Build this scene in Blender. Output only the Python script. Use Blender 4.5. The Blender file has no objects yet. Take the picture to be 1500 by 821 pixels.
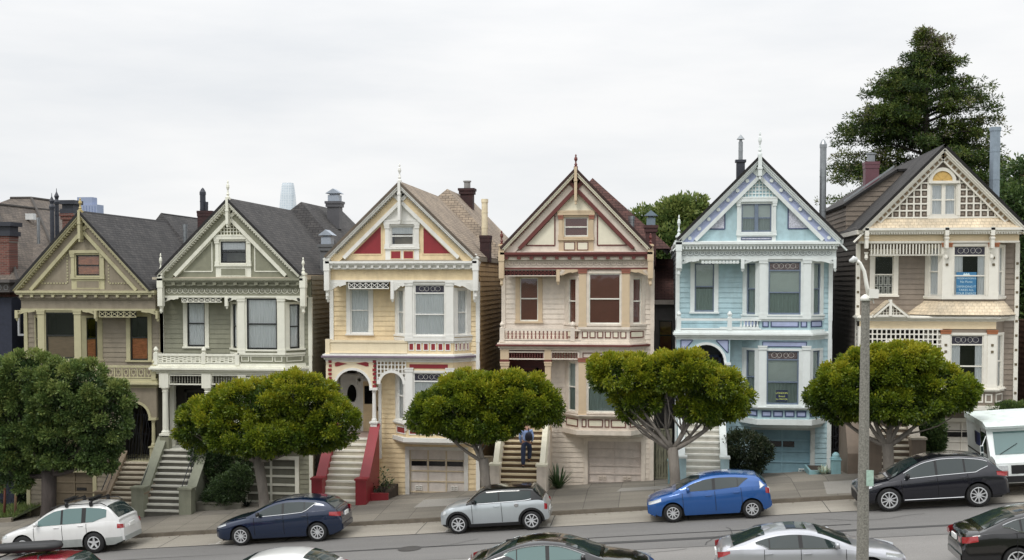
import bpy, math, random
import numpy as np
from mathutils import Vector, Matrix
random.seed(11)
RNG = np.random.default_rng(5)
col = bpy.context.scene.collection
scene = bpy.context.scene
# ------------------------------------------------------------------ survey: the street measured from the view point
F = 1745.0; TH = math.atan(.1203); TP = math.atan(.04); D = 46.7; CZ = 7.95; PY = 412 + F*.04
SL = .078                       # street climbs to the right
_s, _c, _sp, _cp = math.sin(TH), math.cos(TH), math.sin(TP), math.cos(TP)
def P(x, y, Y=0.0):
    """point of the vertical plane at depth Y that the sight line x, y meets -> X, Z"""
    a = (x-750)/F; b = -(y-PY)/F
    dx = _c*a - _s*_sp*b - _s*_cp
    dy = _s*a + _c*_sp*b + _c*_cp
    dz = _cp*b - _sp
    t = (Y+D)/dy
    return t*dx, CZ+t*dz
def PX(x, y, Y=0.0): return P(x, y, Y)[0]
def PZ(x, y, Y=0.0): return P(x, y, Y)[1]
def road(X): return SL*X
def gz(X, Y):
    """height of the ground by the far pavement"""
    k = np.interp(Y, [-5.32, -5.3, -2.0, .8, 3], [0, .13, .27, .03, .03])
    return SL*X + float(k)

# ------------------------------------------------------------------ materials
def lin(c):
    c = c/255.0
    return c/12.92 if c <= .04045 else ((c+.055)/1.055)**2.4
def albedo(r, g, b, k=1.0):
    a = [lin(v)*k*KALL for v in (r, g, b)]; g_ = sum(a)/3
    a = [v*.87+g_*.13 for v in a]; mx_ = max(a)
    if mx_ > .8: a = [v*.8/mx_ for v in a]
    return tuple(a)
MATS = {}
KALL = .95
def nodes_of(m):
    m.use_nodes = True
    nt = m.node_tree
    return nt, nt.nodes, nt.links, nt.nodes['Principled BSDF']
def paint(name, rgb, rough=.55, var=.16, scale=3.0, k=1.35, bump=.0, metal=0.0, coat=0.0, spec=.5, stretch=(1, 1, 1), dirt=.0):
    """painted / solid surface with slight mottling in colour and gloss"""
    if name in MATS: return MATS[name]
    m = bpy.data.materials.new(name); nt, N, L, B = nodes_of(m)
    base = albedo(*rgb, k)
    tc = N.new('ShaderNodeTexCoord'); mp = N.new('ShaderNodeMapping'); mp.inputs['Scale'].default_value = stretch
    L.new(tc.outputs['Object'], mp.inputs['Vector'])
    no = N.new('ShaderNodeTexNoise'); no.inputs['Scale'].default_value = scale; no.inputs['Detail'].default_value = 6; no.inputs['Roughness'].default_value = .65
    L.new(mp.outputs['Vector'], no.inputs['Vector'])
    cr = N.new('ShaderNodeValToRGB')
    cr.color_ramp.elements[0].position = .3; cr.color_ramp.elements[1].position = .7
    cr.color_ramp.elements[0].color = tuple(v*(1-var) for v in base)+(1,)
    cr.color_ramp.elements[1].color = tuple(min(.85, v*(1+var*.5)) for v in base)+(1,)
    L.new(no.outputs['Fac'], cr.inputs['Fac'])
    out = cr.outputs['Color']
    if dirt > 0:
        n2 = N.new('ShaderNodeTexNoise'); n2.inputs['Scale'].default_value = 1.1; n2.inputs['Detail'].default_value = 8; n2.inputs['Roughness'].default_value = .7
        mp2 = N.new('ShaderNodeMapping'); mp2.inputs['Scale'].default_value = (2.2, 2.2, .35)
        L.new(tc.outputs['Object'], mp2.inputs['Vector']); L.new(mp2.outputs['Vector'], n2.inputs['Vector'])
        r2 = N.new('ShaderNodeValToRGB'); r2.color_ramp.elements[0].position = .5; r2.color_ramp.elements[1].position = .75
        L.new(n2.outputs['Fac'], r2.inputs['Fac'])
        mx = N.new('ShaderNodeMixRGB'); mx.blend_type = 'MULTIPLY'
        mu = N.new('ShaderNodeMath'); mu.operation = 'MULTIPLY'; mu.inputs[1].default_value = dirt
        L.new(r2.outputs['Color'], mu.inputs[0]); L.new(mu.outputs[0], mx.inputs['Fac'])
        L.new(out, mx.inputs['Color1']); mx.inputs['Color2'].default_value = (.45, .4, .34, 1)
        out = mx.outputs['Color']
    L.new(out, B.inputs['Base Color'])
    B.inputs['Roughness'].default_value = rough; B.inputs['Metallic'].default_value = metal
    B.inputs['Coat Weight'].default_value = coat; B.inputs['Coat Roughness'].default_value = .04
    B.inputs['Specular IOR Level'].default_value = spec
    if bump > 0:
        bp = N.new('ShaderNodeBump'); bp.inputs['Strength'].default_value = bump; bp.inputs['Distance'].default_value = .02
        n3 = N.new('ShaderNodeTexNoise'); n3.inputs['Scale'].default_value = 25; n3.inputs['Detail'].default_value = 5
        L.new(mp.outputs['Vector'], n3.inputs['Vector']); L.new(n3.outputs['Fac'], bp.inputs['Height']); L.new(bp.outputs['Normal'], B.inputs['Normal'])
    MATS[name] = m
    return m
def shingle(name, rgb, rgb2, w=.3, h=.14, k=1.3, mort=.5):
    """roof shingles laid in courses: uses the UV map (metres along the eave, metres up the slope)"""
    m = bpy.data.materials.new(name); nt, N, L, B = nodes_of(m)
    uv = N.new('ShaderNodeUVMap'); uv.uv_map = 'UV'
    br = N.new('ShaderNodeTexBrick'); br.offset = .5
    for key, v in (('Scale', 1.0), ('Brick Width', w), ('Row Height', h), ('Mortar Size', .014), ('Mortar Smooth', .3), ('Bias', .0)): br.inputs[key].default_value = v
    a = albedo(*rgb, k); b = albedo(*rgb2, k)
    br.inputs['Color1'].default_value = a+(1,); br.inputs['Color2'].default_value = b+(1,); br.inputs['Mortar'].default_value = tuple(v*mort for v in a)+(1,)
    L.new(uv.outputs['UV'], br.inputs['Vector'])
    no = N.new('ShaderNodeTexNoise'); no.inputs['Scale'].default_value = 1.3; no.inputs['Detail'].default_value = 7; no.inputs['Roughness'].default_value = .7
    tc = N.new('ShaderNodeTexCoord'); L.new(tc.outputs['Object'], no.inputs['Vector'])
    cr = N.new('ShaderNodeValToRGB'); cr.color_ramp.elements[0].position = .35; cr.color_ramp.elements[1].position = .7
    cr.color_ramp.elements[0].color = (.6, .6, .6, 1); cr.color_ramp.elements[1].color = (1.15, 1.12, 1.08, 1)
    L.new(no.outputs['Fac'], cr.inputs['Fac'])
    mx = N.new('ShaderNodeMixRGB'); mx.blend_type = 'MULTIPLY'; mx.inputs['Fac'].default_value = 1
    L.new(br.outputs['Color'], mx.inputs['Color1']); L.new(cr.outputs['Color'], mx.inputs['Color2'])
    L.new(mx.outputs['Color'], B.inputs['Base Color']); B.inputs['Roughness'].default_value = .9
    bp = N.new('ShaderNodeBump'); bp.inputs['Strength'].default_value = .6; bp.inputs['Distance'].default_value = .02
    L.new(br.outputs['Fac'], bp.inputs['Height']); bp.invert = True; L.new(bp.outputs['Normal'], B.inputs['Normal'])
    MATS[name] = m
    return m
def brick(name, rgb, rgb2, mortar=(120, 110, 100), k=1.2):
    m = bpy.data.materials.new(name); nt, N, L, B = nodes_of(m)
    tc = N.new('ShaderNodeTexCoord'); br = N.new('ShaderNodeTexBrick')
    for key, v in (('Scale', 1.0), ('Brick Width', .22), ('Row Height', .075), ('Mortar Size', .008)): br.inputs[key].default_value = v
    mp = N.new('ShaderNodeMapping'); mp.inputs['Rotation'].default_value = (math.pi/2, 0, 0)
    L.new(tc.outputs['Object'], mp.inputs['Vector']); L.new(mp.outputs['Vector'], br.inputs['Vector'])
    br.inputs['Color1'].default_value = albedo(*rgb, k)+(1,); br.inputs['Color2'].default_value = albedo(*rgb2, k)+(1,); br.inputs['Mortar'].default_value = albedo(*mortar)+(1,)
    L.new(br.outputs['Color'], B.inputs['Base Color']); B.inputs['Roughness'].default_value = .85
    MATS[name] = m
    return m
def glass(name, tint=(.75, .8, .8), refl=.22):
    """window pane: mostly see-through, with a sky reflection that grows at grazing angles"""
    m = bpy.data.materials.new(name); m.use_nodes = True; nt = m.node_tree; N = nt.nodes; L = nt.links
    for n in list(N): N.remove(n)
    o = N.new('ShaderNodeOutputMaterial'); mx = N.new('ShaderNodeMixShader'); t = N.new('ShaderNodeBsdfTransparent'); g = N.new('ShaderNodeBsdfGlossy')
    t.inputs['Color'].default_value = tint+(1,); g.inputs['Roughness'].default_value = .03; g.inputs['Color'].default_value = (.9, .95, 1, 1)
    lw = N.new('ShaderNodeFresnel'); lw.inputs['IOR'].default_value = 1.5
    ma = N.new('ShaderNodeMath'); ma.operation = 'MULTIPLY_ADD'; ma.inputs[1].default_value = .8; ma.inputs[2].default_value = refl-.03; ma.use_clamp = True
    tc = N.new('ShaderNodeTexCoord'); no = N.new('ShaderNodeTexNoise'); no.inputs['Scale'].default_value = 1.2
    bp = N.new('ShaderNodeBump'); bp.inputs['Strength'].default_value = .06; bp.inputs['Distance'].default_value = .05
    L.new(tc.outputs['Object'], no.inputs['Vector']); L.new(no.outputs['Fac'], bp.inputs['Height']); L.new(bp.outputs['Normal'], g.inputs['Normal'])
    L.new(lw.outputs['Fac'], ma.inputs[0]); L.new(ma.outputs[0], mx.inputs['Fac'])
    L.new(t.outputs[0], mx.inputs[1]); L.new(g.outputs[0], mx.inputs[2]); L.new(mx.outputs[0], o.inputs['Surface'])
    MATS[name] = m
    return m
def leafmat(name, stops, rough=.45, transl=.25, spec=.4):
    """leaf colour picked per leaf from the 'tint' attribute"""
    m = bpy.data.materials.new(name); nt, N, L, B = nodes_of(m)
    at = N.new('ShaderNodeAttribute'); at.attribute_name = 'tint'
    cr = N.new('ShaderNodeValToRGB')
    while len(cr.color_ramp.elements) < len(stops): cr.color_ramp.elements.new(.5)
    for e, (p, c) in zip(cr.color_ramp.elements, stops): e.position = p; e.color = c+(1,)
    L.new(at.outputs['Fac'], cr.inputs['Fac']); L.new(cr.outputs['Color'], B.inputs['Base Color'])
    B.inputs['Roughness'].default_value = rough; B.inputs['Specular IOR Level'].default_value = spec
    tr = N.new('ShaderNodeBsdfTranslucent'); L.new(cr.outputs['Color'], tr.inputs['Color'])
    mx = N.new('ShaderNodeMixShader'); mx.inputs['Fac'].default_value = transl
    o = [n for n in N if n.type == 'OUTPUT_MATERIAL'][0]
    L.new(B.outputs[0], mx.inputs[1]); L.new(tr.outputs[0], mx.inputs[2]); L.new(mx.outputs[0], o.inputs['Surface'])
    MATS[name] = m
    return m

# ------------------------------------------------------------------ mesh collector
ORIG = {}
class MB:
    def __init__(s):
        s.V = []; s.F = []; s.M = []; s.UV = {}; s.T = None; s.mi = 0
    def at(s, ox=0, oy=0, ang=0.0):
        s.T = (ox, oy, math.cos(ang), math.sin(ang)); return s
    def add(s, vs, fs, uvs=None):
        n = len(s.V)
        if s.T:
            ox, oy, c, sn = s.T
            vs = [(ox+x*c-y*sn, oy+x*sn+y*c, z) for x, y, z in vs]
        s.V += [tuple(v) for v in vs]
        for i, f in enumerate(fs):
            if uvs: s.UV[len(s.F)] = uvs[i]
            s.F.append(tuple(n+k for k in f)); s.M.append(s.mi)
    def box(s, x0, x1, y0, y1, z0, z1):
        if x0 > x1: x0, x1 = x1, x0
        if y0 > y1: y0, y1 = y1, y0
        if z0 > z1: z0, z1 = z1, z0
        s.add([(x0, y0, z0), (x1, y0, z0), (x1, y1, z0), (x0, y1, z0), (x0, y0, z1), (x1, y0, z1), (x1, y1, z1), (x0, y1, z1)],
              [(0, 3, 2, 1), (4, 5, 6, 7), (0, 1, 5, 4), (1, 2, 6, 5), (2, 3, 7, 6), (3, 0, 4, 7)])
    def frame(s, x0, x1, z0, z1, w, y0, y1):
        s.box(x0, x0+w, y0, y1, z0, z1); s.box(x1-w, x1, y0, y1, z0, z1)
        s.box(x0+w, x1-w, y0, y1, z0, z0+w); s.box(x0+w, x1-w, y0, y1, z1-w, z1)
    def prism(s, poly, y0, y1):
        """XZ outline, extruded along Y"""
        n = len(poly); A = sum(poly[i][0]*poly[(i+1) % n][1]-poly[(i+1) % n][0]*poly[i][1] for i in range(n))
        if A < 0: poly = poly[::-1]
        s.add([(x, y0, z) for x, z in poly]+[(x, y1, z) for x, z in poly],
              [tuple(range(n)), tuple(range(2*n-1, n-1, -1))]+[(i, i+n, (i+1) % n+n, (i+1) % n) for i in range(n)])
    def prismx(s, poly, x0, x1):
        """YZ outline, extruded along X"""
        n = len(poly); A = sum(poly[i][0]*poly[(i+1) % n][1]-poly[(i+1) % n][0]*poly[i][1] for i in range(n))
        if A < 0: poly = poly[::-1]
        s.add([(x1, y, z) for y, z in poly]+[(x0, y, z) for y, z in poly],
              [tuple(range(n)), tuple(range(2*n-1, n-1, -1))]+[(i, i+n, (i+1) % n+n, (i+1) % n) for i in range(n)])
    def slab(s, poly, z0, z1, inset=0):
        """XY outline, extruded up"""
        n = len(poly); A = sum(poly[i][0]*poly[(i+1) % n][1]-poly[(i+1) % n][0]*poly[i][1] for i in range(n))
        if A < 0: poly = poly[::-1]
        s.add([(x, y, z0) for x, y in poly]+[(x, y, z1) for x, y in poly],
              [tuple(range(n-1, -1, -1)), tuple(range(n, 2*n))]+[(i, (i+1) % n, (i+1) % n+n, i+n) for i in range(n)])
    def loft(s, polyA, zA, polyB, zB):
        n = len(polyA); A = sum(polyA[i][0]*polyA[(i+1) % n][1]-polyA[(i+1) % n][0]*polyA[i][1] for i in range(n))
        if A < 0: polyA = polyA[::-1]; polyB = polyB[::-1]
        s.add([(x, y, zA) for x, y in polyA]+[(x, y, zB) for x, y in polyB],
              [tuple(range(n-1, -1, -1)), tuple(range(n, 2*n))]+[(i, (i+1) % n, (i+1) % n+n, i+n) for i in range(n)])
    def strip(s, a, b, o0, o1, y0, y1):
        """bar laid along a->b in XZ, between the offsets o0 and o1 below the line"""
        dx, dz = b[0]-a[0], b[1]-a[1]; l = math.hypot(dx, dz); nx, nz = dz/l, -dx/l
        if nz > 0: nx, nz = -nx, -nz
        s.prism([(a[0]+nx*o0, a[1]+nz*o0), (b[0]+nx*o0, b[1]+nz*o0), (b[0]+nx*o1, b[1]+nz*o1), (a[0]+nx*o1, a[1]+nz*o1)], y0, y1)
    def tube(s, pts, r, n=7, cap=True):
        pts = [Vector(p) for p in pts]; rs = r if isinstance(r, (list, tuple)) else [r]*len(pts)
        base = len(s.V); vs = []; fs = []
        for i, p in enumerate(pts):
            d = (pts[min(i+1, len(pts)-1)]-pts[max(i-1, 0)]).normalized()
            a = d.orthogonal().normalized() if i == 0 else (a - d*a.dot(d)).normalized()
            b = d.cross(a)
            for k in range(n):
                t = 2*math.pi*k/n; vs.append(tuple(p+(a*math.cos(t)+b*math.sin(t))*rs[i]))
        for i in range(len(pts)-1):
            for k in range(n): fs.append((i*n+k, i*n+(k+1) % n, (i+1)*n+(k+1) % n, (i+1)*n+k))
        if cap: fs += [tuple(range(n-1, -1, -1)), tuple(range((len(pts)-1)*n, len(pts)*n))]
        s.add(vs, fs)
    def lathe(s, cx, cy, prof, n=10, z=0.0):
        vs = []; fs = []
        for r, h in prof:
            for k in range(n):
                t = 2*math.pi*k/n; vs.append((cx+r*math.cos(t), cy+r*math.sin(t), z+h))
        m = len(prof)
        for i in range(m-1):
            for k in range(n): fs.append((i*n+k, i*n+(k+1) % n, (i+1)*n+(k+1) % n, (i+1)*n+k))
        fs += [tuple(range(n-1, -1, -1)), tuple(range((m-1)*n, m*n))]
        s.add(vs, fs)
    def siding(s, u0, u1, z0, z1, holes=(), bh=.2, lip=.026, v=0.0):
        """lapped boards (real laps) over a rectangle, leaving the holes (u0,u1,z0,z1) open"""
        zs = {z0, z1}
        k = 1
        while z0+k*bh < z1-.02: zs.add(z0+k*bh); k += 1
        rows = sorted(zs); lap = set(round(z, 5) for z in rows)
        hz = [z for h in holes for z in (h[2], h[3]) if z0 < z < z1]
        allz = sorted(set(rows+hz))
        for a, b in zip(allz[:-1], allz[1:]):
            if b-a < 1e-4: continue
            lo = max(z for z in rows if z <= a+1e-6); hi = min(z for z in rows if z >= b-1e-6)
            va = v-lip*(hi-a)/(hi-lo); vb = v-lip*(hi-b)/(hi-lo)
            mid = (a+b)/2; cuts = [(u0, u1)]
            for h in holes:
                if h[2] < mid < h[3]:
                    nc = []
                    for p, q in cuts:
                        if h[1] <= p or h[0] >= q: nc.append((p, q)); continue
                        if h[0] > p: nc.append((p, h[0]))
                        if h[1] < q: nc.append((h[1], q))
                    cuts = nc
            for p, q in cuts:
                s.add([(p, va, a), (q, va, a), (q, vb, b), (p, vb, b)], [(0, 1, 2, 3)])
                if abs(a-lo) < 1e-6: s.add([(p, v+.004, a), (q, v+.004, a), (q, va, a), (p, va, a)], [(0, 1, 2, 3)])
    def panelwall(s, u0, u1, z0, z1, holes=(), v=0.0):
        s.siding(u0, u1, z0, z1, holes, bh=1e9, lip=0.0, v=v)
    def arch(s, u0, u1, z0, z1, ax0, ax1, az, y0, y1, n=14):
        """panel u0..u1, z0..z1 with a round-headed opening ax0..ax1 springing at az (open below)"""
        r = (ax1-ax0)/2; cx = (ax0+ax1)/2
        pts = [(u0, z0), (u0, z1), (u1, z1), (u1, z0), (ax1, z0)]
        pts += [(cx+r*math.cos(math.pi*k/n), az+r*math.sin(math.pi*k/n)) for k in range(n+1)]
        pts += [(ax0, z0)]
        s.prism(pts, y0, y1)
    def archband(s, cx, az, r0, r1, y0, y1, n=14, a0=0.0, a1=math.pi):
        A = [(cx+r1*math.cos(a0+(a1-a0)*k/n), az+r1*math.sin(a0+(a1-a0)*k/n)) for k in range(n+1)]
        B = [(cx+r0*math.cos(a0+(a1-a0)*k/n), az+r0*math.sin(a0+(a1-a0)*k/n)) for k in range(n+1)]
        s.prism(A+B[::-1], y0, y1)
    def build(s, name, mats, parent=None, smooth=False, origin=None, local=False):
        if not isinstance(mats, (list, tuple)): mats = [mats]
        V = np.array(s.V, dtype=float)
        po = ORIG.get(parent.name, Vector((0, 0, 0))) if parent else Vector((0, 0, 0))
        if local: o = Vector((0, 0, 0)); po = Vector((0, 0, 0))
        else:
            o = Vector(origin) if origin is not None else Vector(((V[:, 0].min()+V[:, 0].max())/2, (V[:, 1].min()+V[:, 1].max())/2, V[:, 2].min()))
        me = bpy.data.meshes.new(name)
        me.from_pydata([tuple(v) for v in (V-np.array(o))], [], s.F)
        for m in mats: me.materials.append(m)
        if len(mats) > 1: me.polygons.foreach_set('material_index', s.M)
        if s.UV:
            uv = me.uv_layers.new(name='UV').data
            for fi, cs in s.UV.items():
                for li, c in zip(me.polygons[fi].loop_indices, cs): uv[li].uv = c
        if smooth:
            me.shade_smooth()
        me.update()
        ob = bpy.data.objects.new(name, me); col.objects.link(ob)
        ob.location = o-po
        ORIG[ob.name] = o
        if parent: ob.parent = parent
        return ob
def tag(o, label=None, cat=None, group=None, kind=None):
    if label: o['label'] = label
    if cat: o['category'] = cat
    if group: o['group'] = group
    if kind: o['kind'] = kind
    return o
def empty(name, loc, label=None, cat=None, group=None):
    o = bpy.data.objects.new(name, None); o.empty_display_size = .3; col.objects.link(o); o.location = loc
    ORIG[o.name] = Vector(loc)
    return tag(o, label, cat, group)
def lowz(o, zmin): pass
def autosmooth(ob, ang=35):
    me = ob.data
    me.shade_smooth()
    try: me.set_sharp_from_angle(angle=math.radians(ang))
    except Exception: pass
# ------------------------------------------------------------------ shared materials
GLASS = glass('window_glass', (.98, .99, .99), .075); DARKBACK = paint('dark_room_soffit_shade', (24, 22, 22), .9, k=1)  # dark: rooms behind panes, and soffit shade painted behind the valances
GLASS_DK = glass('dark_window_glass', (.35, .38, .4), .06)
CURT = paint('sheer_curtain', (232, 238, 238), .9, k=1.9, var=.2, scale=5, stretch=(9, 1, .25))
DRAPE = paint('green_grey_drape', (128, 146, 140), .9, var=.3, scale=5, stretch=(9, 1, .25))
BLIND_BR = paint('brown_blind', (118, 66, 50), .8, var=.1)
BLIND_OR = paint('orange_wood_blind', (178, 112, 64), .7, var=.45, scale=4, stretch=(1, 1, 3))
BLIND_TAN = paint('tan_blind', (140, 120, 95), .8, var=.2, stretch=(1, 1, 6))
BLIND_GR = paint('grey_roller_blind', (170, 182, 176), .8, var=.08)
STAIN = paint('stained_glass', (52, 50, 62), .25, var=.8, scale=16)
STAIN_RED = paint('coloured_stained_glass', (96, 84, 84), .25, var=.9, scale=14)
WHITE = paint('white_paint', (226, 224, 216), .5, var=.06)
STEEL = paint('galvanised_metal', (150, 155, 158), .38, var=.25, scale=5, k=1.1, metal=.7)
DARKMETAL = paint('dark_iron', (28, 30, 36), .45, k=1, var=.2)
BLACKPIPE = paint('blackened_pipe', (48, 52, 62), .5, k=1.1, var=.3)
CONC = paint('stair_concrete', (128, 122, 110), .85, var=.22, scale=4, bump=.2, dirt=.4)
BRICKRED = brick('red_brick', (118, 66, 54), (88, 50, 42)); BRICKDK = brick('dark_brick', (66, 38, 38), (50, 30, 32), (60, 45, 42))
GARDARK = paint('door_window_dark', (22, 22, 26), .12, k=1, var=.1)

def roofquad(mb, a, b, c, d, th=.1):
    """a,b along the eave, c,d along the ridge (c over b); shingled on top"""
    a, b, c, d = map(Vector, (a, b, c, d)); n = (b-a).cross(d-a).normalized()
    if n.z < 0: n = -n
    e = (b-a).normalized(); up = n.cross(e).normalized()
    if up.z < 0: up = -up
    uv = [((p-a).dot(e)+3.1, (p-a).dot(up)+1.7) for p in (a, b, c, d)]
    lo = [p-n*th for p in (a, b, c, d)]
    vs = [tuple(p) for p in (a, b, c, d)]+[tuple(p) for p in lo]
    fl = (b-a).cross(d-a).z > 0
    top = (0, 1, 2, 3) if fl else (3, 2, 1, 0); uvt = uv if fl else uv[::-1]
    if (c-d).length < 1e-4:   # triangle
        vs = vs[:3]+vs[4:7]; uvt = uv[:3] if fl else uv[:3][::-1]
        top = (0, 1, 2) if fl else (2, 1, 0)
        z = [(0, 0)]*3
        mb.add(vs, [top, (3, 5, 4) if fl else (4, 5, 3), (0, 3, 4, 1), (1, 4, 5, 2), (2, 5, 3, 0)], [uvt, z, z+[(0, 0)], z+[(0, 0)], z+[(0, 0)]]); return
    z4 = [(0, 0)]*4
    mb.add(vs, [top, (7, 6, 5, 4) if fl else (4, 5, 6, 7), (0, 4, 5, 1), (1, 5, 6, 2), (2, 6, 7, 3), (3, 7, 4, 0)], [uvt]+[z4]*5)

def wavy(mb, u0, u1, z0, z1, v, amp=.012, per=.11):
    n = max(4, int((u1-u0)/per*4)); vs = []
    ph = random.random()*6
    for i in range(n+1):
        u = u0+(u1-u0)*i/n; w = v+amp*math.sin(2*math.pi*(u-u0)/per+ph)+amp*.5*math.sin(7*u+ph)
        vs += [(u, w, z0), (u, w, z1)]
    mb.add(vs, [(2*i, 2*i+2, 2*i+3, 2*i+1) for i in range(n)])

def window(par, T, u0, u1, z0, z1, cas, sash, cw=.11, kind='sheer', split=.52, top=None, sill=True, head=.0, proud=.045, cwl=None, cwr=None, double=False, sashw=.045):
    """T = (ox, oy, ang) wall frame. Sash window with casing, sub-parts pane and curtain"""
    cwl = cw if cwl is None else cwl; cwr = cw if cwr is None else cwr
    m = MB().at(*T); m.mi = 0
    m.box(u0-cwl, u0, -proud, .1, z0, z1); m.box(u1, u1+cwr, -proud, .1, z0, z1)
    m.box(u0-cwl, u1+cwr, -proud-.01, .1, z1, z1+cw*(1+head))
    if head: m.box(u0-cwl-.04, u1+cwr+.04, -proud-.07, 0, z1+cw*(1+head), z1+cw*(1+head)+.05)
    if sill: m.box(u0-cwl-.03, u1+cwr+.03, -proud-.05, .1, z0-.07, z0)
    else: m.box(u0-cwl, u1+cwr, -proud, .1, z0-.07, z0)
    m.mi = 1
    zt = z1
    if top:                        # coloured transom light
        zt = z1-top[0]; m.box(u0, u1, .01, .07, zt-.03, zt+.02)
    m.box(u0, u0+sashw, .02, .08, z0, z1); m.box(u1-sashw, u1, .02, .08, z0, z1)
    m.box(u0+sashw, u1-sashw, .02, .08, z1-sashw, z1); m.box(u0+sashw, u1-sashw, .025, .085, z0, z0+sashw*1.3)
    zm = z0+(zt-z0)*split
    m.box(u0+sashw, u1-sashw, .012, .085, zm-.025, zm+.025)
    if double: m.box((u0+u1)/2-.07, (u0+u1)/2+.07, -.01, .09, z0, z1)
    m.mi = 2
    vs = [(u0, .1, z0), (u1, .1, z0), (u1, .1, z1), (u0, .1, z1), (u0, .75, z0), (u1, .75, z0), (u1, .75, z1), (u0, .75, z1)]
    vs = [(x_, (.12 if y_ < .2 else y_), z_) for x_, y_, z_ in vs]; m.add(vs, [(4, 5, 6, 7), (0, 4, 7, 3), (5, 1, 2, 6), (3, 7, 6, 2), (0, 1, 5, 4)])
    w = m.build('window', [cas, sash, DARKBACK], par)
    p = MB().at(*T); _a, _b, _c, _d = u0+.02, u1-.02, z0+.02, (zt if top else z1)-.01; p.add([(_a, .05, _c), (_b, .05, _c), (_b, .05, _d), (_a, .05, _d)], [(0, 1, 2, 3)]); p.build('pane', GLASS if kind not in ('dark',) else GLASS_DK, w)
    if top:
        p = MB().at(*T); p.box(u0+.02, u1-.02, .05, .056, zt+.02, z1-.02)
        p.mi = 1; cx = (u0+u1)/2; zc = (zt+z1)/2; hh = (z1-zt)*.28
        for sx in (-1, 1):
            for q in (0, 1):
                ccx = cx+sx*(.12+q*.2)
                p.tube([(ccx+.085*math.cos(a)*(1+.3*q), .042, zc+hh*math.sin(a)) for a in np.linspace(0, 2*math.pi, 9)], .005, 4)
        p.build('stained_pane', [top[1], WHITE], w)
    def panel(name, mat, f0, f1, g0, g1, wv=True, v=.08):
        q = MB().at(*T); a = u0+(u1-u0)*f0; b = u0+(u1-u0)*f1; c = z0+(zt-z0)*g0; d = z0+(zt-z0)*g1
        if wv: wavy(q, a, b, c, d, v)
        else: q.box(a, b, v, v+.01, c, d)
        q.build(name, mat, w, smooth=wv)
    if kind == 'sheer': panel('curtain', CURT, 0, 1, 0, 1)
    elif kind == 'brown': panel('blind', BLIND_BR, 0, 1, 0, 1, False)
    elif kind == 'half_orange': panel('blind', BLIND_OR, 0, 1, 0, .5, False)
    elif kind == 'full_orange': panel('blind', BLIND_OR, 0, 1, 0, .95, False)
    elif kind == 'half_tan': panel('blind', BLIND_TAN, 0, 1, 0, .48, False)
    elif kind == 'drape': panel('blind', BLIND_GR, 0, 1, .5, 1, False); panel('curtain', DRAPE, 0, 1, 0, .48)
    elif kind == 'half_sheer': panel('blind', CURT, 0, 1, .62, 1, False); 
    elif kind == 'sides': panel('curtain', CURT, 0, .3, 0, 1); panel('curtain', CURT, .76, 1, 0, 1)
    elif kind == 'shutters':
        q = MB().at(*T); q.mi = 0
        for i in range(4):
            a = u0+(u1-u0)*(i+.08)/4; b = u0+(u1-u0)*(i+.92)/4; h = (z1-z0)*.5
            for (c, d) in ((z0+.04, z0+h*.47), (z0+h*.5, z0+h)):
                q.frame(a, b, c, d, .035, .12, .15)
                k = c+.05
                while k < d-.05: q.box(a+.03, b-.03, .125, .145, k, k+.012); k += .055
        q.build('shutter', WHITE, w)
    return w

def bracket(par, xa, xb, zt, h, y0, y1, mat, post=.09, drop=.12, rib=None):
    """scalloped bracket hanging under a cornice: post at xa, arm towards xb"""
    d = 1 if xb > xa else -1
    pts = [(xa, zt), (xb, zt), (xb, zt-h*.18)]
    L_ = abs(xb-xa)-post
    for k in range(1, 5): pts.append((xb-d*L_*(.35*k/4), zt-h*(.18+.12*(k/4)**1.5)))
    pts.append((xb-d*L_*.42, zt-h*.24))
    for k in range(1, 8):
        t = k/7; pts.append((xb-d*L_*(.42+.5*t), zt-h*(.24+.3*math.sin(t*math.pi/2)**1.0*(.3+.7*t))))
    pts.append((xb-d*L_*.96, zt-h*.5)); pts.append((xb-d*L_*.985, zt-h*.62))
    pts += [(xa+d*post, zt-h), (xa, zt-h)]
    m = MB(); m.mi = 0; m.prism(pts, y0, y1)
    m.box(xa-.02, xa+d*post+.02*d, y0-.04, y1+.02, zt-h-drop*.2, zt)
    m.lathe(xa+d*post/2, (y0+y1)/2, [(.03, 0), (.055, -.03), (.05, -.07), (.02, -drop)][::-1], 8, z=zt-h-drop*.2)
    m.mi = 1
    for k in range(5):
        t = math.pi/2*(k+.5)/5; r0 = h*.12; r1 = min(h*.45, abs(xb-xa)*.62)
        cx, cz = xa+d*(post+.02), zt-.02
        m.strip((cx+d*math.cos(t)*r0, cz-math.sin(t)*r0), (cx+d*math.cos(t)*r1, cz-math.sin(t)*r1), -.017, .017, y0-.012, y0+.01)
    m.build('bracket', [mat, rib or mat], par)

def finial(par, x, y, z, h, mat, post=.07, zb=0):
    m = MB(); m.box(x-post, x+post, y-post, y+post, z-zb, z)
    m.lathe(x, y, [(post*1.1, 0), (post*1.1, h*.06), (post*.5, h*.12), (post*.9, h*.2), (post*.5, h*.3), (post*.35, h*.42), (post*.95, h*.6), (post*.75, h*.74), (post*.3, h*.8), (post*.5, h*.87), (post*.35, h*.95), (.005, h)], 10, z=z)
    m.build('finial', mat, par)

def pilaster(m, x0, x1, y0, y1, z0, z1, cap=1, base=0, capmi=None):
    m.box(x0, x1, y0, y1, z0, z1); m.box(x0-.02, x1+.02, y0-.02, y1, z0, z0+.14)
    if capmi is not None: old = m.mi; m.mi = capmi
    m.box(x0-.025, x1+.025, y0-.03, y1, z1-.16, z1-.02); m.box(x0-.04, x1+.04, y0-.045, y1, z1-.06, z1)
    if capmi is not None: m.mi = old

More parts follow.
